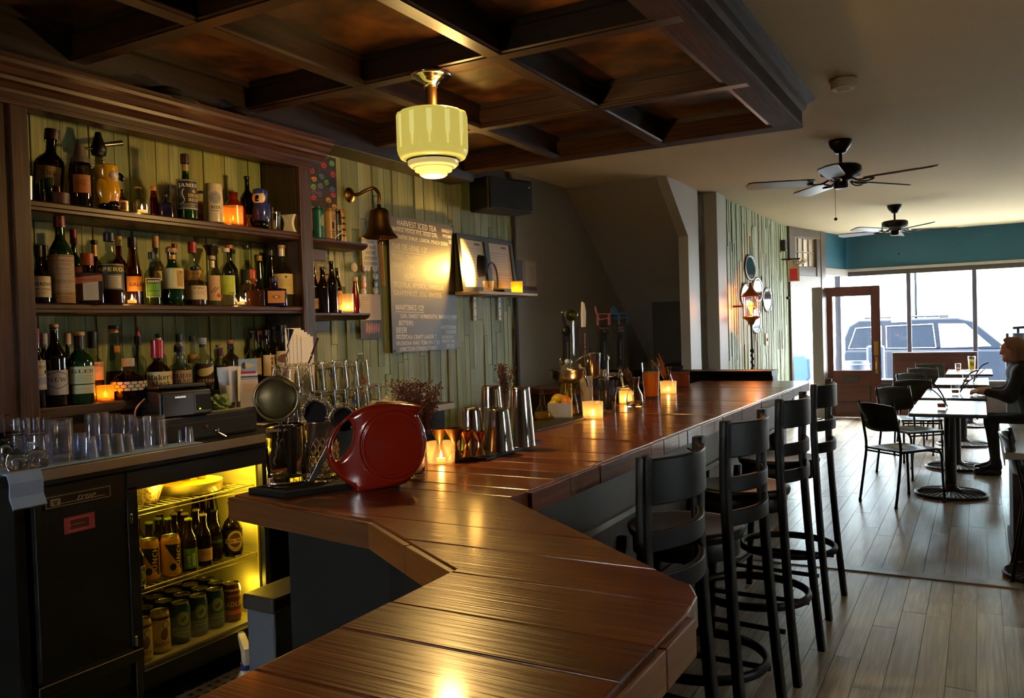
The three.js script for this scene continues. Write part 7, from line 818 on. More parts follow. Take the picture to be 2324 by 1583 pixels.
  const w = thing('side_counter', 'reddish wood side counter behind the taps', 'counter'); part(w, 'top', bx(-3.54, -2.75, 0.98, 1.03, -7.82, -6.45, 'x', 0.005), MAT.bar[2]); part(w, 'body', bx(-3.52, -2.8, 0, 0.98, -7.8, -6.5, 'y'), MAT.dark2);
}

// ---------- art deco pendant over the bar ----------
{
  const t = thing('pendant_lamp', 'lit art deco glass ceiling lamp with stepped bottom, cream yellow, on the coffered ceiling', 'lamp', [-2.21, 0, -3.22]); const y = 2.758;
  part(t, 'canopy', lathe([[0, y], [0.095, y], [0.098, y - 0.008], [0.09, y - 0.016], [0.07, y - 0.02], [0.068, y - 0.026], [0.05, y - 0.034], [0.032, y - 0.05], [0.034, y - 0.062], [0, y - 0.062]], 40), MAT.chrome);
  part(t, 'stem', [cyl(0.027, 0.027, 0.1).translate(0, y - 0.155, 0), lathe([[0.028, y - 0.145], [0.04, y - 0.165], [0.08, y - 0.19], [0.085, y - 0.2], [0, y - 0.2]], 32)], std({ color: 0x6a4a2c, metalness: 0.8, roughness: 0.35 }));
  const y1 = y - 0.185, y0 = y - 0.42, R = 0.163, pos = [], idx = [], N = 128, rows = [[0.09, y1 + 0.012], [0.14, y1 + 0.008], [R - 0.004, y1], [R, y1 - 0.012], [R, y1 - 0.1], [R, y1 - 0.17], [R - 0.002, y0 + 0.05], [R - 0.012, y0 + 0.03], [0.125, y0 + 0.022], [0.09, y0 + 0.02]];
  rows.forEach(([r, yy], i) => { for (let j = 0; j <= N; j++) { const a = j / N * 6.2832, d = i > 1 && i < 6 ? 0.012 * Math.pow(Math.abs(Math.sin(a * 6)), 0.5) - 0.008 : 0; pos.push((r + d) * Math.cos(a), yy, (r + d) * Math.sin(a)); } });
  for (let i = 0; i < rows.length - 1; i++) for (let j = 0; j < N; j++) { const a = i * (N + 1) + j, b = a + N + 1; idx.push(a, b + 1, b, a, a + 1, b + 1); }
  const g = new THREE.BufferGeometry(); g.setAttribute('position', new THREE.Float32BufferAttribute(pos, 3)); g.setIndex(idx); g.computeVertexNormals();
  part(t, 'lamp_shade', g, std({ color: 0x9a9050, emissive: 0xd8c45c, emissiveIntensity: 0.75, roughness: 0.25 }));
  const fg = []; for (let k = 0; k < 12; k++) { const q = extr([[-0.011, 0.0], [0.011, 0.0], [0.0105, -0.09], [0.003, -0.112], [0.0015, -0.15], [-0.0015, -0.15], [-0.003, -0.112], [-0.0105, -0.09]], 0.006, 0.002); q.translate(0, y1 - 0.014, R - 0.004); fg.push(q.rotateY(k * Math.PI / 6 + Math.PI / 2)); } part(t, 'lamp_flutes', fg, std({ color: 0xb0a870, emissive: 0xe4d880, emissiveIntensity: 0.85, roughness: 0.25 }));
  part(t, 'metal_band', new THREE.TorusGeometry(0.121, 0.005, 8, 48).rotateX(Math.PI / 2).translate(0, y0 + 0.02, 0), MAT.darkSteel);
  part(t, 'lamp_bottom', lathe([[0.119, y0 + 0.02], [0.118, y0], [0.104, y0 - 0.012], [0.088, y0 - 0.016], [0.086, y0 - 0.03], [0.066, y0 - 0.036], [0.064, y0 - 0.048], [0.05, y0 - 0.056], [0, y0 - 0.058]], 40), std({ color: 0xa09860, emissive: 0xe8cc80, emissiveIntensity: 0.6, roughness: 0.2 }));
  for (const [yy, i] of [[y0 - 0.09, 3.5], [y1 + 0.05, 0.6]]) { const l = new THREE.PointLight(0xffcc78, i); l.position.set(yy > y0 ? 0.12 : 0, yy, 0); l.castShadow = true; l.shadow.radius = 3; l.name = 'pendant_light'; t.add(l); }
  copyOf(t, 'second art deco ceiling lamp, added unseen behind the camera for fill light', [-2.21, 0, 1.0]).traverse((q) => { if (q.isLight) q.intensity *= 0.4; });  // unseen copy with dimmer lights, added to brighten the near side
}
// ---------- ceiling fans and smoke detector ----------
{
  const f = thing('ceiling_fan', 'nearer of the two dark five-blade ceiling fans', 'ceiling fan', [-0.92, 0, -6.92]); const dk = std({ color: 0x1a1410, roughness: 0.35, metalness: 0.6 });
  part(f, 'canopy', lathe([[0, 2.95], [0.085, 2.95], [0.085, 2.93], [0.075, 2.9], [0.05, 2.87], [0.04, 2.85], [0, 2.85]], 32), dk); part(f, 'down_rod', cyl(0.013, 0.013, 0.13, 12).translate(0, 2.74, 0), dk);
  part(f, 'motor_housing', lathe([[0, 2.765], [0.06, 2.765], [0.13, 2.755], [0.15, 2.74], [0.152, 2.7], [0.145, 2.672], [0.1, 2.66], [0.09, 2.64], [0.055, 2.63], [0.055, 2.585], [0.04, 2.575], [0, 2.575]], 40), dk);
  for (let k = 0; k < 5; k++) {
    const b = new THREE.Shape([[0.2, -0.05], [0.24, -0.062], [0.66, -0.07], [0.7, -0.055], [0.712, 0], [0.7, 0.055], [0.66, 0.07], [0.24, 0.062], [0.2, 0.05]].map((q) => new THREE.Vector2(...q))), g = new THREE.ExtrudeGeometry(b, { depth: 0.006, bevelEnabled: true, bevelSize: 0.002, bevelThickness: 0.002, bevelSegments: 1 }); g.rotateX(-Math.PI / 2); g.rotateX(0.21); g.translate(0, 2.635, 0); g.rotateY(-(18 + 72 * k) * D);
    const m = part(f, 'blade', g, MAT.fanBlade ??= std({ color: 0x2e2b2c, roughness: 0.32 })); const a = tube([[0.09, 2.648, 0], [0.14, 2.625, 0.012], [0.2, 2.622, 0.03], [0.25, 2.628, 0.02], [0.21, 2.628, 0], [0.25, 2.624, -0.02], [0.2, 2.614, -0.03], [0.14, 2.618, -0.012], [0.09, 2.645, 0]], 0.006, 40, 6); a.rotateY(-(18 + 72 * k) * D); part(m, 'blade_iron', a, dk);
  }
  part(f, 'pull_chain', [rod(V(-0.04, 2.58, 0.03), V(-0.04, 2.35, 0.03), 0.0016, 5), new THREE.SphereGeometry(0.013, 12, 10).translate(-0.04, 2.34, 0.03)], dk);
  copyOf(f, 'farther dark five-blade ceiling fan before the teal wall', [-0.89, 0, -11.3], (91 + 18) * D);
  const s = thing('smoke_detector', 'round white smoke detector on the plain ceiling', 'smoke detector', [-0.665, 0, -5.17]); part(s, 'base', lathe([[0, 2.95], [0.075, 2.95], [0.075, 2.935], [0.068, 2.93]], 36), MAT.cream); part(s, 'body', lathe([[0.064, 2.935], [0.068, 2.93], [0.068, 2.9], [0.062, 2.89], [0, 2.888]], 36), MAT.cream); part(s, 'vents', [-0.03, -0.01, 0.012, 0.034].map((q) => rb(0.07, 0.003, 0.006, 0.001).translate(0, 2.8885, q)), MAT.greyPaint);
}
// ---------- far green wall: lantern, oval mirrors, exit sign ----------
{
  const t = thing('standing_lantern', 'lit copper lantern on a tall twisted black pole beside the far green wall', 'lantern', [-2.22, 0, -9.4]);
  part(t, 'pole', [cyl(0.012, 0.012, 1.55, 12), lathe([[0.12, 0], [0.12, 0.012], [0.03, 0.03], [0.012, 0.06]], 24), new THREE.SphereGeometry(0.024, 14, 10).translate(0, 1.24, 0)], MAT.black); const tw = []; for (let i = 0; i <= 40; i++) tw.push(V(0.012 * Math.cos(i * 0.5), 1.0 + i * 0.006, 0.012 * Math.sin(i * 0.5))); part(t, 'twist', new THREE.TubeGeometry(new THREE.CatmullRomCurve3(tw), 90, 0.009, 8), MAT.black);
  const cp = std({ color: 0x8a4a24, metalness: 0.7, roughness: 0.4 }); part(t, 'base_cup', lathe([[0.012, 1.52], [0.03, 1.54], [0.05, 1.58], [0.09, 1.6], [0.1, 1.615], [0.06, 1.63], [0, 1.63]], 32), cp); part(t, 'roof', lathe([[0.1, 1.845], [0.105, 1.85], [0.095, 1.86], [0.055, 1.9], [0.02, 1.95], [0.016, 1.98], [0.022, 1.99], [0, 2.0]], 32), cp);
  part(t, 'cage', [...[0, 1, 2, 3, 4, 5].map((k) => rod(V(0.082 * Math.cos(k * 1.047), 1.62, 0.082 * Math.sin(k * 1.047)), V(0.082 * Math.cos(k * 1.047), 1.85, 0.082 * Math.sin(k * 1.047)), 0.004, 6)), new THREE.TorusGeometry(0.082, 0.003, 6, 30).rotateX(Math.PI / 2).translate(0, 1.74, 0)], cp);
  part(t, 'glass_chimney', new THREE.CylinderGeometry(0.074, 0.074, 0.21, 28, 1, true).translate(0, 1.735, 0), MAT.pane); part(t, 'bulb', lathe([[0, 1.64], [0.012, 1.65], [0.014, 1.68], [0.034, 1.73], [0.03, 1.77], [0.012, 1.79], [0, 1.792]], 20), glow(0xffa03c, 5)); part(t, 'side_bracket', rod(V(-0.1, 1.74, 0), V(-0.2, 1.74, 0.02), 0.012, 8), cp);
  const l = new THREE.PointLight(0xff8a30, 0.9); l.position.set(0, 1.73, 0); l.castShadow = true; l.name = 'lantern_light'; t.add(l);
}
{
  const W = -2.432; [[2.225,-10.301, 'uppermost dark-framed oval mirror on the far green wall', 0x2c2620], [1.965,-10.67, 'white-framed oval mirror right of the lantern roof', 0xb8b4aa], [1.846,-11.209, 'scalloped grey-framed oval mirror nearest the doorway', 0x6a645a], [1.576,-10.536, 'lowest pale-framed oval mirror beside the lantern', 0xa8a49a], [1.87,-10.068, 'oval mirror partly hidden behind the lantern', 0x4a443c]].forEach(([y, z, l, c], i) => {
    const t = thing('oval_mirror', l, 'mirror', [W, y, z], Math.PI / 2), rx = 0.25, ry = 0.145; const fr = new THREE.TorusGeometry(1, 0.12, 10, 48); fr.scale(rx, ry, 0.1); if (i === 2) { const p = fr.attributes.position; for (let k = 0; k < p.count; k++) { const a = Math.atan2(p.getY(k), p.getX(k)), q = 1 + 0.035 * Math.cos(a * 20); p.setX(k, p.getX(k) * q); p.setY(k, p.getY(k) * q); } }
    part(t, 'frame', fr, solid(c, 0.4, 0.3)); part(t, 'mirror_glass', new THREE.CylinderGeometry(1, 1, 0.006, 48).rotateX(Math.PI / 2).scale(rx * 0.96, ry * 0.96, 1), std({ color: 0xc8ccd4, metalness: 1, roughness: 0.08 }));
  });
  let t = thing('exit_sign', 'small red and cream exit sign with spot lamps beside the transom', 'exit sign', [-2.3, 2.27, -12.3], 0.35); const ex = cell(80, 110, (c, w, h) => { bgc(c, w, h, '#c8b898'); c.fillStyle = '#d83038'; c.fillRect(14, 44, 52, 62); }); part(t, 'case', tr(sheetGeo(0.16, 0.3, ex, 0.07), 0, 0, 0), MAT.print); part(t, 'lamp_head', lathe([[0, -0.05], [0.022, -0.05], [0.026, -0.01], [0.038, 0.04], [0.038, 0.05], [0, 0.045]], 18).rotateX(1.1).rotateY(0.9).translate(0.12, 0.12, 0.02), MAT.cream); part(t, 'lamp_cap', lathe([[0, 0], [0.03, 0], [0.03, 0.04], [0, 0.045]], 18).rotateX(1.4).rotateY(0.5).translate(0.02, 0.12, 0.035), MAT.greyPaint); part(t, 'arm', rod(V(-0.2, 0.17, -0.02), V(0.1, 0.17, 0), 0.012), MAT.greyDark);
  t = thing('wall_lamp', 'small black fitting with hanging cord high on the far green wall', 'fitting', [-2.4, 2.63, -12.2]); part(t, 'fitting', [rb(0.06, 0.16, 0.12, 0.01), rod(V(0.02, -0.08, -0.05), V(0.02, -0.72, -0.1), 0.006, 6), new THREE.SphereGeometry(0.025, 10, 8).translate(0.02, -0.74, -0.1)], MAT.black);
  t = thing('switch_plate', 'cream switch plate low on the far green wall', 'switch', [-2.43, [1.324,-11.103][0], [1.324,-11.103][1]], Math.PI / 2); part(t, 'plate', rb(0.13, 0.16, 0.01, 0.004), MAT.cream); part(t, 'toggle', rb(0.02, 0.04, 0.02, 0.004).translate(0, 0, 0.01), MAT.greyPaint);
}
// ---------- open front door ----------
{
  const t = thing('door_leaf', 'open red-brown wooden front door with tall glass pane and brass lock plate', 'door', [-2.155, 0, -13.98], 0.1), m = wood(T_dark, 0xff9a70, 0.35, 0.0004), w = 0.82, h = 2.07;
  m.color = C(0xffa478); m.map = T_bar; m.color = C(0x8a6458);
  part(t, 'door_frame', [bx(0, 0.13, 0.01, h, -0.022, 0.022, 'y', 0.004), bx(w - 0.135, w, 0.01, h, -0.022, 0.022, 'y', 0.004), bx(0.13, w - 0.135, h - 0.15, h, -0.022, 0.022, 'x', 0.004), bx(0.13, w - 0.135, 0.52, 0.75, -0.022, 0.022, 'x', 0.004), bx(0.13, w - 0.135, 0.01, 0.24, -0.022, 0.022, 'x', 0.004)], m);
  part(t, 'door_pane', bx(0.13, w - 0.135, 0.75, h - 0.15, -0.003, 0.003), MAT.pane); part(t, 'lower_panel', [bx(0.13, w - 0.135, 0.24, 0.52, -0.01, 0.01, 'x'), bx(0.16, w - 0.165, 0.27, 0.49, -0.016, 0.016, 'x', 0.006)], m); part(t, 'panel_molding', [bx(0.125, w - 0.13, 0.235, 0.25, 0.018, 0.03, 'x', 0.004), bx(0.125, w - 0.13, 0.51, 0.525, 0.018, 0.03, 'x', 0.004), bx(0.125, 0.14, 0.235, 0.525, 0.018, 0.03, 'y', 0.004), bx(w - 0.145, w - 0.13, 0.235, 0.525, 0.018, 0.03, 'y', 0.004)], m);
  part(t, 'lock_plate', [bx(w - 0.1, w - 0.035, 0.98, 1.2, 0.022, 0.027, 'y', 0.002), bx(w - 0.085, w - 0.045, 0.7, 0.96, 0.022, 0.027, 'y', 0.002), tr(cyl(0.018, 0.018, 0.02, 16), w - 0.067, 1.06, 0.026, Math.PI / 2), tube([[w - 0.065, 0.88, 0.03], [w - 0.065, 0.86, 0.06], [w - 0.065, 0.78, 0.06], [w - 0.065, 0.76, 0.03]], 0.008, 14)], MAT.brass);
  part(t, 'mail_slot', [bx(0.26, 0.52, 0.58, 0.68, 0.022, 0.03, 'x', 0.003), bx(0.29, 0.49, 0.605, 0.655, 0.03, 0.036, 'x', 0.004)], MAT.darkSteel); part(t, 'hinge', [bx(-0.012, 0.004, 1.7, 1.8, -0.02, 0.024, 'y'), bx(-0.012, 0.004, 0.3, 0.4, -0.02, 0.024, 'y')], MAT.steel);
}
// ---------- dining tables, chairs and what is on them ----------
{
  const top = phy({ color: 0x7a746c, roughness: 0.22, clearcoat: 0.4 }), t = thing('dining_table', 'nearest of the four small tables in the row, its cast base in full view', 'table', [-0.235, 0, -8.12]);
  part(t, 'table_top', rb(0.56, 0.03, 1.2, 0.005).translate(0, 0.755, 0), top); part(t, 'edge_band', [rb(0.562, 0.022, 1.202, 0.004).translate(0, 0.751, 0)], MAT.black); part(t, 'column', cyl(0.046, 0.046, 0.7, 24).translate(0, 0.035, 0), MAT.black); part(t, 'top_plate', rb(0.3, 0.012, 0.5, 0.004).translate(0, 0.732, 0), MAT.black);
  const ribs = []; for (let i = 0; i < 32; i++) { const a = i / 32 * 6.2832; ribs.push(rod(V(0.05 * Math.cos(a), 0.05, 0.05 * Math.sin(a)), V(0.27 * Math.cos(a), 0.02, 0.27 * Math.sin(a)), 0.0055, 5)); } part(t, 'base_ring', [new THREE.TorusGeometry(0.278, 0.014, 8, 60).rotateX(Math.PI / 2).translate(0, 0.016, 0), lathe([[0.046, 0.1], [0.055, 0.075], [0.08, 0.058], [0.08, 0.05], [0, 0.05]], 30)], MAT.black); part(t, 'base_ribs', ribs, MAT.black);
  copyOf(t, 'second small table in the row from the camera', [-0.225, 0, -9.6]); copyOf(t, 'third small table in the row from the camera', [-0.19, 0, -11.35]); copyOf(t, 'farthest small table, before the wood partition', [-0.13, 0, -13.3]);
  const c = thing('dining_chair', 'nearest black metal cafe chair standing alone in the aisle', 'chair', [-0.587, 0, -7.71], 2.43), mm = std({ color: 0x141212, roughness: 0.3, metalness: 0.5 });
  for (const s of [-1, 1]) { part(c, 'back_leg', tube([[s * 0.2, 0.008, -0.27], [s * 0.195, 0.3, -0.22], [s * 0.19, 0.47, -0.2], [s * 0.19, 0.65, -0.225], [s * 0.185, 0.86, -0.27]], 0.011, 24, 8), mm); part(c, 'front_leg', tube([[s * 0.195, 0.45, -0.19], [s * 0.19, 0.452, 0.1], [s * 0.185, 0.445, 0.2], [s * 0.185, 0.41, 0.235], [s * 0.185, 0.3, 0.245], [s * 0.19, 0.008, 0.26]], 0.011, 30, 8), mm); part(c, 'foot_cap', [cyl(0.014, 0.013, 0.02, 12).translate(s * 0.2, 0, -0.27), cyl(0.014, 0.013, 0.02, 12).translate(s * 0.19, 0, 0.26)], MAT.black); }
  part(c, 'cross_bar', [rod(V(-0.19, 0.43, -0.2), V(0.19, 0.43, -0.2), 0.008), rod(V(-0.185, 0.42, 0.225), V(0.185, 0.42, 0.225), 0.008)], mm);
  const surf = (fn, nu, nv, th, m, n) => { const P = [], I = []; for (const k of [0, 1]) for (let i = 0; i <= nu; i++) for (let j = 0; j <= nv; j++) { const [x, y, z, nx, ny, nz] = fn(i / nu * 2 - 1, j / nv * 2 - 1); P.push(x - nx * th * k, y - ny * th * k, z - nz * th * k); } const o = (nu + 1) * (nv + 1), at = (k, i, j) => k * o + i * (nv + 1) + j; for (let i = 0; i < nu; i++) for (let j = 0; j < nv; j++) { const a = at(0, i, j), b = at(0, i + 1, j), d = at(0, i, j + 1), e = at(0, i + 1, j + 1); I.push(a, d, b, b, d, e, a + o, b + o, d + o, b + o, e + o, d + o); } const E = []; for (let i = 0; i < nu; i++) E.push([at(0, i, 0), at(0, i + 1, 0)], [at(0, i + 1, nv), at(0, i, nv)]); for (let j = 0; j < nv; j++) E.push([at(0, 0, j + 1), at(0, 0, j)], [at(0, nu, j), at(0, nu, j + 1)]); for (const [a, b] of E) I.push(a, b, a + o, b, b + o, a + o); const g = new THREE.BufferGeometry(); g.setAttribute('position', new THREE.Float32BufferAttribute(P, 3)); g.setIndex(I); g.computeVertexNormals(); return part(c, n, g, m); };
  surf((u, v) => [u * 0.2 * (v > 0 ? 1 : 1), 0.462 - 0.018 * Math.exp(-((u * u) * 3 + (v + 0.1) ** 2 * 3)) + 0.012 * Math.max(0, -v) * 0 - 0.016 * Math.max(0, v - 0.6), v * 0.22 + 0.01, 0, 1, 0], 14, 14, 0.014, std({ color: 0x3c3630, roughness: 0.25 }), 'seat');
  surf((u, v) => [u * (0.19 + 0.01 * (v > 0 ? v : 0)), 0.735 + v * 0.12 + (v > 0 ? -0.02 * u * u : 0.02 * u * u), -0.245 - 0.035 * v - 0.05 * (1 - u * u), 0, 0, -1], 16, 8, 0.012, std({ color: 0x161311, roughness: 0.28 }), 'backrest');
  [[-9.03, 'second black metal cafe chair in the row'], [-10.05, 'third black metal cafe chair in the row'], [-11.35, 'fourth black metal cafe chair, its back above the tables'], [-12.5, 'fifth black metal cafe chair in the row'], [-13.75, 'farthest metal cafe chair by the wood partition']].forEach(([z, l], i) => copyOf(c, l, [[-0.6, -0.6, -0.6, -0.6, -0.62][i], 0, z], [2.43, 2.9, 2.5, 2.8, 3.0][i]));
  copyOf(c, 'metal cafe chair cut by the right edge of the picture, facing the wall table', [0.42, 0, -5.75], 1.6); copyOf(c, 'metal cafe chair the seated person sits on', [0.52, 0, -9.35], -1.57);
  const cup = (l, x, z) => { const k = thing('whisky_tumbler', l, 'glass', [x, 0.77, z]); part(k, 'glass', glassGeo(0.034, 0.042, 0.11, 0.003, 0.012), MAT.glass); part(k, 'candle_wax', cyl(0.03, 0.033, 0.03, 20).translate(0, 0.014, 0), solid(0xb86a34, 0.5)); const g = []; return k; };
  cup('candle tumbler with orange wax on the nearest dining table', -0.29, -7.95); cup('candle tumbler with orange wax on the second dining table', -0.22, -9.45); cup('small clear tumbler on the third dining table', -0.14, -11.0); cup('clear tumbler on the farthest dining table', -0.27, -13.4);
  const twig = (l, x, z, a) => { const k = thing('twig_vase', l, 'vase', [x, 0.77, z]); part(k, 'glass', glassGeo(0.028, 0.03, 0.1, 0.003, 0.01), MAT.glass); part(k, 'twig', [tube([[0, 0.01, 0], [a * 0.4, 0.12, 0.02], [a, 0.21, 0.05], [a * 1.6, 0.24, 0.06]], 0.007, 16, 6), tube([[0, 0.01, 0], [a * 0.6, 0.1, -0.02], [a * 1.2, 0.16, 0.0]], 0.006, 12, 6)], solid(0x2c2430, 0.8)); };
  twig('little glass vase with a dark bent twig on the nearest table', -0.25, -8.05, -0.1); twig('little glass vase with a dark twig arching right on the second table', -0.18, -9.55, 0.1); twig('little glass vase with a twig on the third table', -0.07, -11.05, 0.1);
  const b = thing('beer_glass', 'glass of yellow beer with dark print on the farthest table', 'beer', [-0.1, 0.77, -13.6]); part(b, 'glass', glassGeo(0.04, 0.052, 0.2), MAT.glass); part(b, 'beer', lathe([[0, 0.012], [0.038, 0.012], [0.046, 0.15], [0, 0.15]], 24), phy({ color: 0xe8d010, transmission: 0.6, thickness: 0, roughness: 0.2 })); part(b, 'print', patch(0.044, 0.06, 0.12, 1.4, plainLab('#8a7a10', [['oo', 0.5, 40, '#1c1a10']], { w: 50, h: 50 }), 0.1), MAT.print);
  const p = thing('wood_partition', 'low brown wood partition under the shop windows', 'partition'); part(p, 'panel', bx(-1.17, -0.05, 0.03, 0.99, -14.25, -14.2, 'x', 0.004), MAT.partW ??= wood(T_bar, 0x8a6448, 0.4, 0.0003)); part(p, 'cap', bx(-1.19, -0.03, 0.99, 1.015, -14.27, -14.18, 'x', 0.005), MAT.dark); part(p, 'end_post', [bx(-1.19, -1.16, 0, 1.0, -14.27, -14.19, 'y', 0.004), bx(-0.06, -0.03, 0, 1.0, -14.27, -14.19, 'y', 0.004)], MAT.dark);
  const s = thing('stool_dark', 'small dark upholstered stool left of the wood partition', 'stool', [-1.32, 0, -14.45]); part(s, 'seat', rb(0.3, 0.07, 0.3, 0.02).translate(0, 0.55, 0), MAT.black); part(s, 'leg', [[-1, -1], [1, -1], [-1, 1], [1, 1]].map(([a, q]) => rod(V(a * 0.13, 0, q * 0.13), V(a * 0.12, 0.52, q * 0.12), 0.014)), MAT.black);
  const w = thing('side_table', 'pale-topped table with solid brown end panel at the right edge', 'table'); part(w, 'table_top', bx(0.115, 0.95, 0.735, 0.775, -6.9, -5.45, 'z', 0.006), top); part(w, 'front_edge', bx(0.112, 0.118, 0.7, 0.77, -6.9, -5.45, 'z', 0.002), MAT.greyPaint); part(w, 'end_panel', bx(0.17, 0.25, 0, 0.735, -6.85, -6.1, 'y', 0.006), MAT.dark2); part(w, 'skirting', bx(0.155, 0.27, 0, 0.05, -6.87, -6.08, 'z', 0.005), MAT.dark2);
  const tb = thing('table_base', 'round ribbed cast table base at the right edge', 'table base', [0.36, 0, -5.75]); part(tb, 'base_ring', new THREE.TorusGeometry(0.25, 0.014, 8, 60).rotateX(Math.PI / 2).translate(0, 0.016, 0), MAT.black); part(tb, 'base_ribs', ribs.map((g) => g.clone().scale(0.9, 1, 0.9)), MAT.black); part(tb, 'column', cyl(0.04, 0.04, 0.72, 20).translate(0, 0.02, 0), MAT.black);
  const sv = thing('service_stand', 'dark grey stand with small till screen behind the seated person', 'stand', [0.62, 0, -13.2]); part(sv, 'cabinet', rb(0.62, 1.1, 0.45, 0.01).translate(0, 0.55, 0), solid(0x30363f, 0.5)); part(sv, 'counter_top', rb(0.66, 0.04, 0.5, 0.008).translate(0, 1.12, 0), solid(0x4a525c, 0.4)); part(sv, 'canister', [cyl(0.08, 0.08, 0.16, 24).translate(-0.16, 1.14, 0)], solid(0x5a6a84, 0.3)); part(sv, 'spout', [rod(V(-0.16, 1.3, 0), V(-0.16, 1.37, 0), 0.02), rod(V(-0.22, 1.37, 0), V(-0.02, 1.38, 0), 0.018)], solid(0x2c3440, 0.4)); part(sv, 'bottle', cyl(0.02, 0.018, 0.16, 14).translate(-0.29, 1.14, 0.05), solid(0x24282e, 0.4));
}

// ---------- the seated guest at the right edge ----------
function body(bones, cell0, lo, hi, k = 0.05, extra) { // bones: [ax,ay,az,ra,bx,by,bz,rb]; smooth union meshed on a grid
  const s = [0, 1, 2].map((i) => hi[i] - lo[i]), S = Math.max(...s), n = Math.min(110, Math.ceil(S / cell0));
  const B = bones.map((b) => { const a = V(b[0], b[1], b[2]), c = V(b[4], b[5], b[6]), d = c.clone().sub(a); return { a, d, l: Math.max(d.lengthSq(), 1e-9), r0: b[3], r1: b[7] }; }), q = V(0, 0, 0);
  const f = (x, y, z) => { let m = 0; for (const b of B) { q.set(x, y, z).sub(b.a); const t = Math.max(0, Math.min(1, q.dot(b.d) / b.l)); q.addScaledVector(b.d, -t); m += Math.exp(-(q.length() - (b.r0 + (b.r1 - b.r0) * t)) / k); } let d = -k * Math.log(m + 1e-30); if (extra) d = extra(x, y, z, d); return d; };
  return mcMesh(f, lo, S, n);
}
function mcMesh(f, lo, S, n) { // surface f = 0 on an n-cube grid of side S from lo
  const mc = new MarchingCubes(n, new THREE.MeshBasicMaterial(), false, false, 400000); mc.isolation = 0;
  for (let z = 0; z < n; z++) for (let y = 0; y < n; y++) for (let x = 0; x < n; x++) mc.field[z * n * n + y * n + x] = -f(lo[0] + S * x / n, lo[1] + S * y / n, lo[2] + S * z / n, x, y, z);
  mc.update(); const c = mc.count, g = new THREE.BufferGeometry(); const P = new Float32Array(c * 3); for (let i = 0; i < c; i++) for (let j = 0; j < 3; j++) P[i * 3 + j] = lo[j] + S * (mc.positionArray[i * 3 + j] + 1) / 2; g.setAttribute('position', new THREE.BufferAttribute(P, 3)); const w = mergeVertices(g, 1e-5); w.computeVertexNormals(); w.setAttribute('uv', new THREE.BufferAttribute(new Float32Array(w.attributes.position.count * 2), 2)); return w;
}
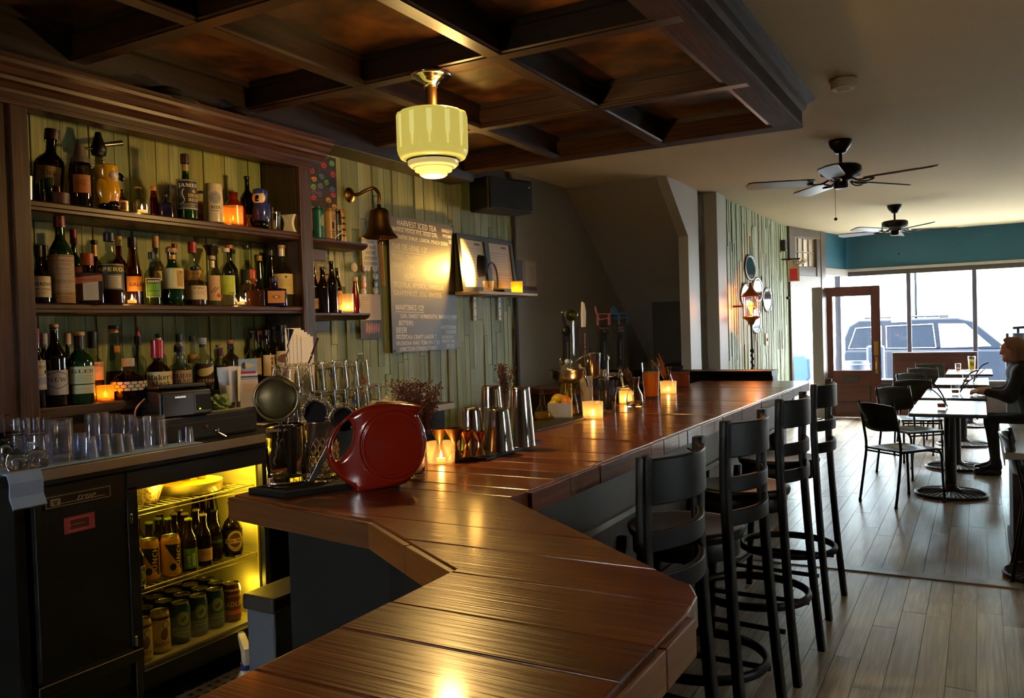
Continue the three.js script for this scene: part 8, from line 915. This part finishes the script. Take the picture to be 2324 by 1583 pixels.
{
  const t = thing('person', 'person with brown hair in dark jacket seated at a small table, leaning forward', 'person', [0.5, 0, -9.35], Math.PI / 2); // faces local -z turned to -x
  const jacket = std({ color: 0x15161c, roughness: 0.85 }), skin = std({ color: 0xb07a5c, roughness: 0.55 }), trousers = std({ color: 0x1c1a1e, roughness: 0.9 }), hair = std({ color: 0x6a4222, roughness: 0.6 });
  // local frame: forward = +z after the turn below
  t.rotation.y = -Math.PI / 2; // local +z -> -x
  const mir = (b) => [b, [-b[0], b[1], b[2], b[3], -b[4], b[5], b[6], b[7]]];
  const skeleton = [[0, 0.55, 0, 0.14, 0, 0.78, 0.06, 0.125], [0, 0.78, 0.06, 0.125, 0, 0.98, 0.14, 0.13], ...mir([0.06, 0.99, 0.15, 0.09, 0.15, 1.0, 0.15, 0.07]), [0, 1.0, 0.16, 0.065, 0, 1.1, 0.2, 0.052], ...mir([0.09, 0.53, 0.02, 0.1, 0.11, 0.52, 0.4, 0.062]), ...mir([0.11, 0.52, 0.41, 0.06, 0.11, 0.12, 0.38, 0.042]), ...mir([0.11, 0.08, 0.37, 0.04, 0.11, 0.045, 0.5, 0.036]), ...mir([0.175, 0.99, 0.16, 0.062, 0.2, 0.78, 0.26, 0.045]), ...mir([0.2, 0.78, 0.26, 0.044, 0.13, 0.81, 0.45, 0.032])];
  part(t, 'body', body(skeleton, 0.014, [-0.36, 0, -0.3], [0.36, 1.2, 0.6], 0.018), trousers);
  const coat = [[0, 0.5, 0, 0.155, 0, 0.78, 0.06, 0.142], [0, 0.78, 0.06, 0.142, 0, 0.99, 0.14, 0.14], ...mir([0.06, 0.99, 0.15, 0.1, 0.16, 1.0, 0.15, 0.078]), ...mir([0.178, 0.99, 0.16, 0.072, 0.2, 0.78, 0.26, 0.055]), ...mir([0.2, 0.78, 0.26, 0.055, 0.14, 0.808, 0.43, 0.04])];
  part(t, 'jacket', body(coat, 0.014, [-0.4, 0.28, -0.3], [0.4, 1.18, 0.6], 0.02), jacket);
  const hx = 0, hy = 1.215, hz = 0.225;
  const head = [[hx, hy + 0.02, hz - 0.015, 0.083, hx, hy + 0.01, hz + 0.02, 0.076], [hx, hy - 0.05, hz + 0.03, 0.058, hx, hy - 0.085, hz + 0.05, 0.036], [hx, 1.08, 0.19, 0.054, hx, 1.14, 0.205, 0.052], [hx, hy - 0.005, hz + 0.088, 0.006, hx, hy - 0.034, hz + 0.1, 0.009], ...mir([0.078, hy - 0.015, hz, 0.012, 0.084, hy + 0.02, hz - 0.006, 0.014]), ...mir([0.03, hy + 0.03, hz + 0.085, 0.01, 0.045, hy + 0.03, hz + 0.078, 0.01])];
  part(t, 'head', body(head, 0.006, [-0.14, 1.02, 0.06], [0.14, 1.34, 0.38], 0.01), skin);
  for (const s of [-1, 1]) part(t, 'eye', new THREE.SphereGeometry(0.011, 14, 10).translate(s * 0.032, hy + 0.005, hz + 0.082), MAT.white); part(t, 'mouth', tube([[-0.022, hy - 0.066, hz + 0.09], [0, hy - 0.068, hz + 0.096], [0.022, hy - 0.066, hz + 0.09]], 0.005, 12, 6), solid(0x8a4a40, 0.5));
  part(t, 'hair', body([[0, hy + 0.04, hz - 0.03, 0.092, 0, hy + 0.045, hz + 0.02, 0.08], [0, hy - 0.02, hz - 0.06, 0.085, 0, hy - 0.13, hz - 0.085, 0.07], ...mir([0.07, hy + 0.02, hz - 0.02, 0.034, 0.078, hy - 0.1, hz - 0.02, 0.03])], 0.008, [-0.2, 0.98, 0.0], [0.2, 1.4, 0.42], 0.012, (x, y, z, d) => Math.max(d, z - hz - 0.05 - 0.5 * Math.max(0, y - hy - 0.04))), hair);
  for (const s of [-1, 1]) { // hands folded on the table edge
    const wx = s * 0.13, wy = 0.815, wz = 0.45, hb = [[wx, wy, wz - 0.03, 0.028, wx - s * 0.01, wy, wz + 0.02, 0.03], [wx - s * 0.01, wy, wz + 0.02, 0.03, wx - s * 0.02, wy, wz + 0.06, 0.027]]; for (let i = 0; i < 4; i++) { const o = (i - 1.5) * 0.018, L = [0.04, 0.05, 0.047, 0.036][i]; hb.push([wx - s * 0.02 + o, wy, wz + 0.07, 0.0095, wx - s * 0.024 + o, wy - 0.006, wz + 0.07 + L, 0.0088], [wx - s * 0.024 + o, wy - 0.006, wz + 0.07 + L, 0.0086, wx - s * 0.028 + o, wy - 0.024, wz + 0.085 + L, 0.0076]); } hb.push([wx - s * 0.03, wy, wz + 0.02, 0.012, wx - s * 0.058, wy - 0.004, wz + 0.06, 0.0095]);
    part(t, 'hand', body(hb, 0.004, [wx - 0.09, wy - 0.06, wz - 0.06], [wx + 0.09, wy + 0.06, wz + 0.16], 0.004), skin);
    part(t, 'shoe', rb(0.085, 0.07, 0.24, 0.03).translate(s * 0.11, 0.036, 0.45), MAT.black);
  }
}

// ---------- the street beyond the glass ----------
{
  const st = struct('street'); part(st, 'sidewalk', bx(-14, 12, -0.2, -0.1, -18.2, ZS - 0.1, 'x'), solid(0xc0bcb4, 0.9)); part(st, 'road', bx(-40, 40, -0.3, -0.2, -32, -18.2, 'x'), solid(0x8a8a8c, 0.95)); part(st, 'far_sidewalk', bx(-40, 40, -0.3, -0.12, -36, -32, 'x'), solid(0xc0bcb4, 0.9)); part(st, 'ground', [bx(-60, -4.2, -0.35, -0.25, -14, 60), bx(3, 60, -0.35, -0.25, -14, 60), bx(-4.2, 3, -0.35, -0.25, 2.9, 60), bx(-60, 60, -0.4, -0.3, -80, -36)], solid(0x77746e, 0.95)); part(st, 'kerb', bx(-14, 12, -0.21, -0.095, -18.35, -18.2), solid(0xa8a49c, 0.9));
  const shop = (name, label, x0, x1, h, col, trim, n) => { const b = thing(name, label, 'building'), z = -36; part(b, 'wall', bx(x0, x1, -0.2, h, z - 3, z, 'x'), solid(col, 0.9)); const w = (x1 - x0) / n; for (let i = 0; i < n; i++) for (const [y, hh] of [[0.6, 2.2], [4.2, 1.6], [7, 1.6]]) { if (y + hh > h - 0.3) continue; const f = part(b, 'window', bx(x0 + w * (i + 0.2), x0 + w * (i + 0.8), y, y + hh, z, z + 0.08), solid(trim, 0.6)); part(f, 'pane', bx(x0 + w * (i + 0.25), x0 + w * (i + 0.75), y + 0.1, y + hh - 0.1, z + 0.08, z + 0.1), phy({ color: 0x3a4a58, roughness: 0.1 })); } part(b, 'cornice', bx(x0 - 0.1, x1 + 0.1, h - 0.3, h, z - 3, z + 0.3), solid(trim, 0.7)); part(b, 'sign_board', bx(x0 + 0.3, x1 - 0.3, 3.1, 3.8, z, z + 0.12), solid(trim, 0.6)); };
  shop('shop_building', 'pale blue shop front across the street seen through the doorway', -13.5, -7.5, 9, 0xa8d4e8, 0xd8e4e8, 3); shop('shop_building', 'white building across the street behind the door glass', -7.4, -2.2, 10, 0xd8dcd8, 0x8aa0a8, 4); shop('shop_building', 'light turquoise building across the street behind the middle window', -2.1, 3.2, 9.5, 0xc4e0e4, 0xe0e0dc, 4); shop('shop_building', 'cream building across the street at the right window', 3.3, 12, 9, 0xe4e0d4, 0xc8c0b0, 6);
  function car(label, x, z, col, suv, dir = 1) {
    const c = thing('parked_car', label, 'car', [x, -0.2, z], dir > 0 ? 0 : Math.PI), paint = phy({ color: col, roughness: 0.4, specularIntensity: 0.2 }), H = suv ? 1.72 : 1.42, L = suv ? 2.25 : 2.2, w = 1.8;
    const lower = suv ? [[-L, 0.35], [-L, 0.9], [-L + 0.05, 1.08], [L - 1.25, 1.06], [L - 0.35, 0.95], [L - 0.05, 0.78], [L, 0.4], [L - 0.1, 0.3], [-L + 0.1, 0.3]] : [[-L, 0.4], [-L + 0.02, 0.85], [-L + 0.15, 0.95], [L - 1.3, 0.92], [L - 0.3, 0.82], [L, 0.62], [L, 0.36], [L - 0.1, 0.25], [-L + 0.1, 0.25]];
    const roof = suv ? [[-L + 0.08, 1.06], [-L + 0.3, 1.6], [-L + 0.5, H], [0.15, H], [0.45, H - 0.08], [L - 1.2, 1.06]] : [[-L + 0.55, 0.93], [-L + 1.15, H - 0.06], [-L + 1.5, H], [0.1, H], [0.5, H - 0.1], [L - 1.25, 0.92]];
    part(c, 'body', extr(lower, w, 0.05).translate(0, 0, -w / 2), paint); const inner = roof.map(([a, b], i) => [a * 0.97 - 0.02, b > H - 0.2 ? b - 0.09 : b + 0.03]);
    const wn = suv ? [[[-L + 0.28, 1.1], [-L + 0.44, 1.55], [-L + 0.95, 1.58], [-L + 0.95, 1.1]], [[-L + 1.05, 1.1], [-L + 1.05, 1.58], [-L + 1.95, 1.6], [-L + 2.0, 1.1]], [[-L + 2.1, 1.1], [-L + 2.06, 1.6], [0.3, 1.58], [L - 1.5, 1.12]]] : [[[-L + 0.85, 0.97], [-L + 1.25, H - 0.12], [-L + 1.9, H - 0.09], [-L + 1.9, 0.97]], [[-L + 2.0, 0.97], [-L + 2.0, H - 0.09], [0.3, H - 0.12], [L - 1.6, 0.96]]];
    part(c, 'cabin', extr(roof, w - 0.16, 0.03, wn.map((a) => a.slice().reverse())).translate(0, 0, -w / 2 + 0.08), paint);
    for (const a of wn) part(c, 'window', extr(a, w - 0.22).translate(0, 0, -w / 2 + 0.11), phy({ color: 0x9ab0bc, transmission: 0.7, thickness: 0, roughness: 0.05 }));
    part(c, 'window_trim', wn.flatMap((a) => a.map((q, i) => { const r = a[(i + 1) % a.length]; return rod(V(q[0], q[1], w / 2 - 0.07), V(r[0], r[1], w / 2 - 0.07), 0.012, 5); })), MAT.chrome);
    for (const s of [-1, 1]) for (const k of [-1, 1]) { const wh = part(c, 'wheel', new THREE.TorusGeometry(0.27, 0.085, 12, 32).translate(s * (L - 0.82), 0.34, k * (w / 2 - 0.1)), MAT.blackMatt); const sp = [lathe([[0, 0.04], [0.05, 0.04], [0.06, 0.02], [0, 0.02]], 14).rotateX(Math.PI / 2), new THREE.TorusGeometry(0.2, 0.02, 8, 28)]; for (let i = 0; i < 5; i++) { const a = i / 5 * 6.283; sp.push(rod(V(0.03 * Math.cos(a), 0.03 * Math.sin(a), 0.01), V(0.2 * Math.cos(a), 0.2 * Math.sin(a), 0.0), 0.026, 6)); } part(wh, 'rim', sp.map((g) => g.translate(s * (L - 0.82), 0.34, k * (w / 2 - 0.05))), solid(0xc8ccd0, 0.3, 0.5)); }
    part(c, 'door_seam', [-0.25, -1.2].map((q) => bx(q - 0.006, q + 0.006, 0.4, 1.05, w / 2 - 0.002, w / 2 + 0.002)), MAT.black); part(c, 'door_handle', [-0.45, -1.35].map((q) => rb(0.16, 0.03, 0.03, 0.01).translate(q, 0.92, w / 2 + 0.01)), paint); part(c, 'tail_light', rb(0.08, 0.22, 0.12, 0.02).translate(-L + 0.02, 0.9, w / 2 - 0.1), solid(0xb03028, 0.3)); if (suv) part(c, 'roof_rail', [rod(V(-L + 0.6, H + 0.05, 0.6), V(0, H + 0.05, 0.6), 0.02), rb(0.2, 0.1, 0.2, 0.02).translate(-L + 0.8, H + 0.03, 0.55), rb(0.2, 0.1, 0.2, 0.02).translate(-0.1, H + 0.03, 0.55)], MAT.black);
    return c;
  }
  car('dark blue-grey SUV parked outside the shop windows', -0.55, -20.4, 0x10161f, true); car('blue sedan parked outside, seen through the open doorway', -5.7, -21.4, 0x1c2e5a, false, -1);
  const b = thing('barrel', 'dark blue planter barrel with pale hoops outside the door', 'barrel', [-1.9, -0.1, -15.75]); part(b, 'staves', lathe([[0, 0], [0.2, 0], [0.235, 0.2], [0.25, 0.45], [0.235, 0.72], [0.2, 0.92], [0.19, 0.9], [0, 0.9]], 24), solid(0x26384e, 0.6)); part(b, 'hoop', [[0.18, 0.238], [0.62, 0.245], [0.86, 0.216]].map(([y, r]) => new THREE.TorusGeometry(r, 0.012, 6, 36).rotateX(Math.PI / 2).translate(0, y, 0)), solid(0x8a98a8, 0.4, 0.5)); part(b, 'lettering', patch(0.25, 0.25, 0.45, 0.9, plainLab('#26384e', [['J.', 0.5, 60, '#c8d0d8', 'serif']], { w: 90, h: 80 }), 0.9), MAT.print);
  const bs = thing('patio_chair', 'dark padded seat back beside the barrel outside', 'seat', [-1.62, -0.1, -16.1]); part(bs, 'seat_back', rb(0.3, 0.75, 0.12, 0.05).translate(0, 0.8, 0), solid(0x24344a, 0.7)); part(bs, 'leg', [-0.1, 0.1].map((q) => rod(V(q, 0, 0), V(q, 0.45, 0), 0.02)), MAT.black);
  const lp = thing('lamp_post', 'thin grey street pole across the road', 'pole', [-0.5, -0.15, -33]); part(lp, 'pole', [cyl(0.06, 0.05, 7, 14), rod(V(0, 6.6, 0), V(0.9, 6.9, 0), 0.03)], solid(0x8a949a, 0.5));
}
renderer.render(scene, camera);
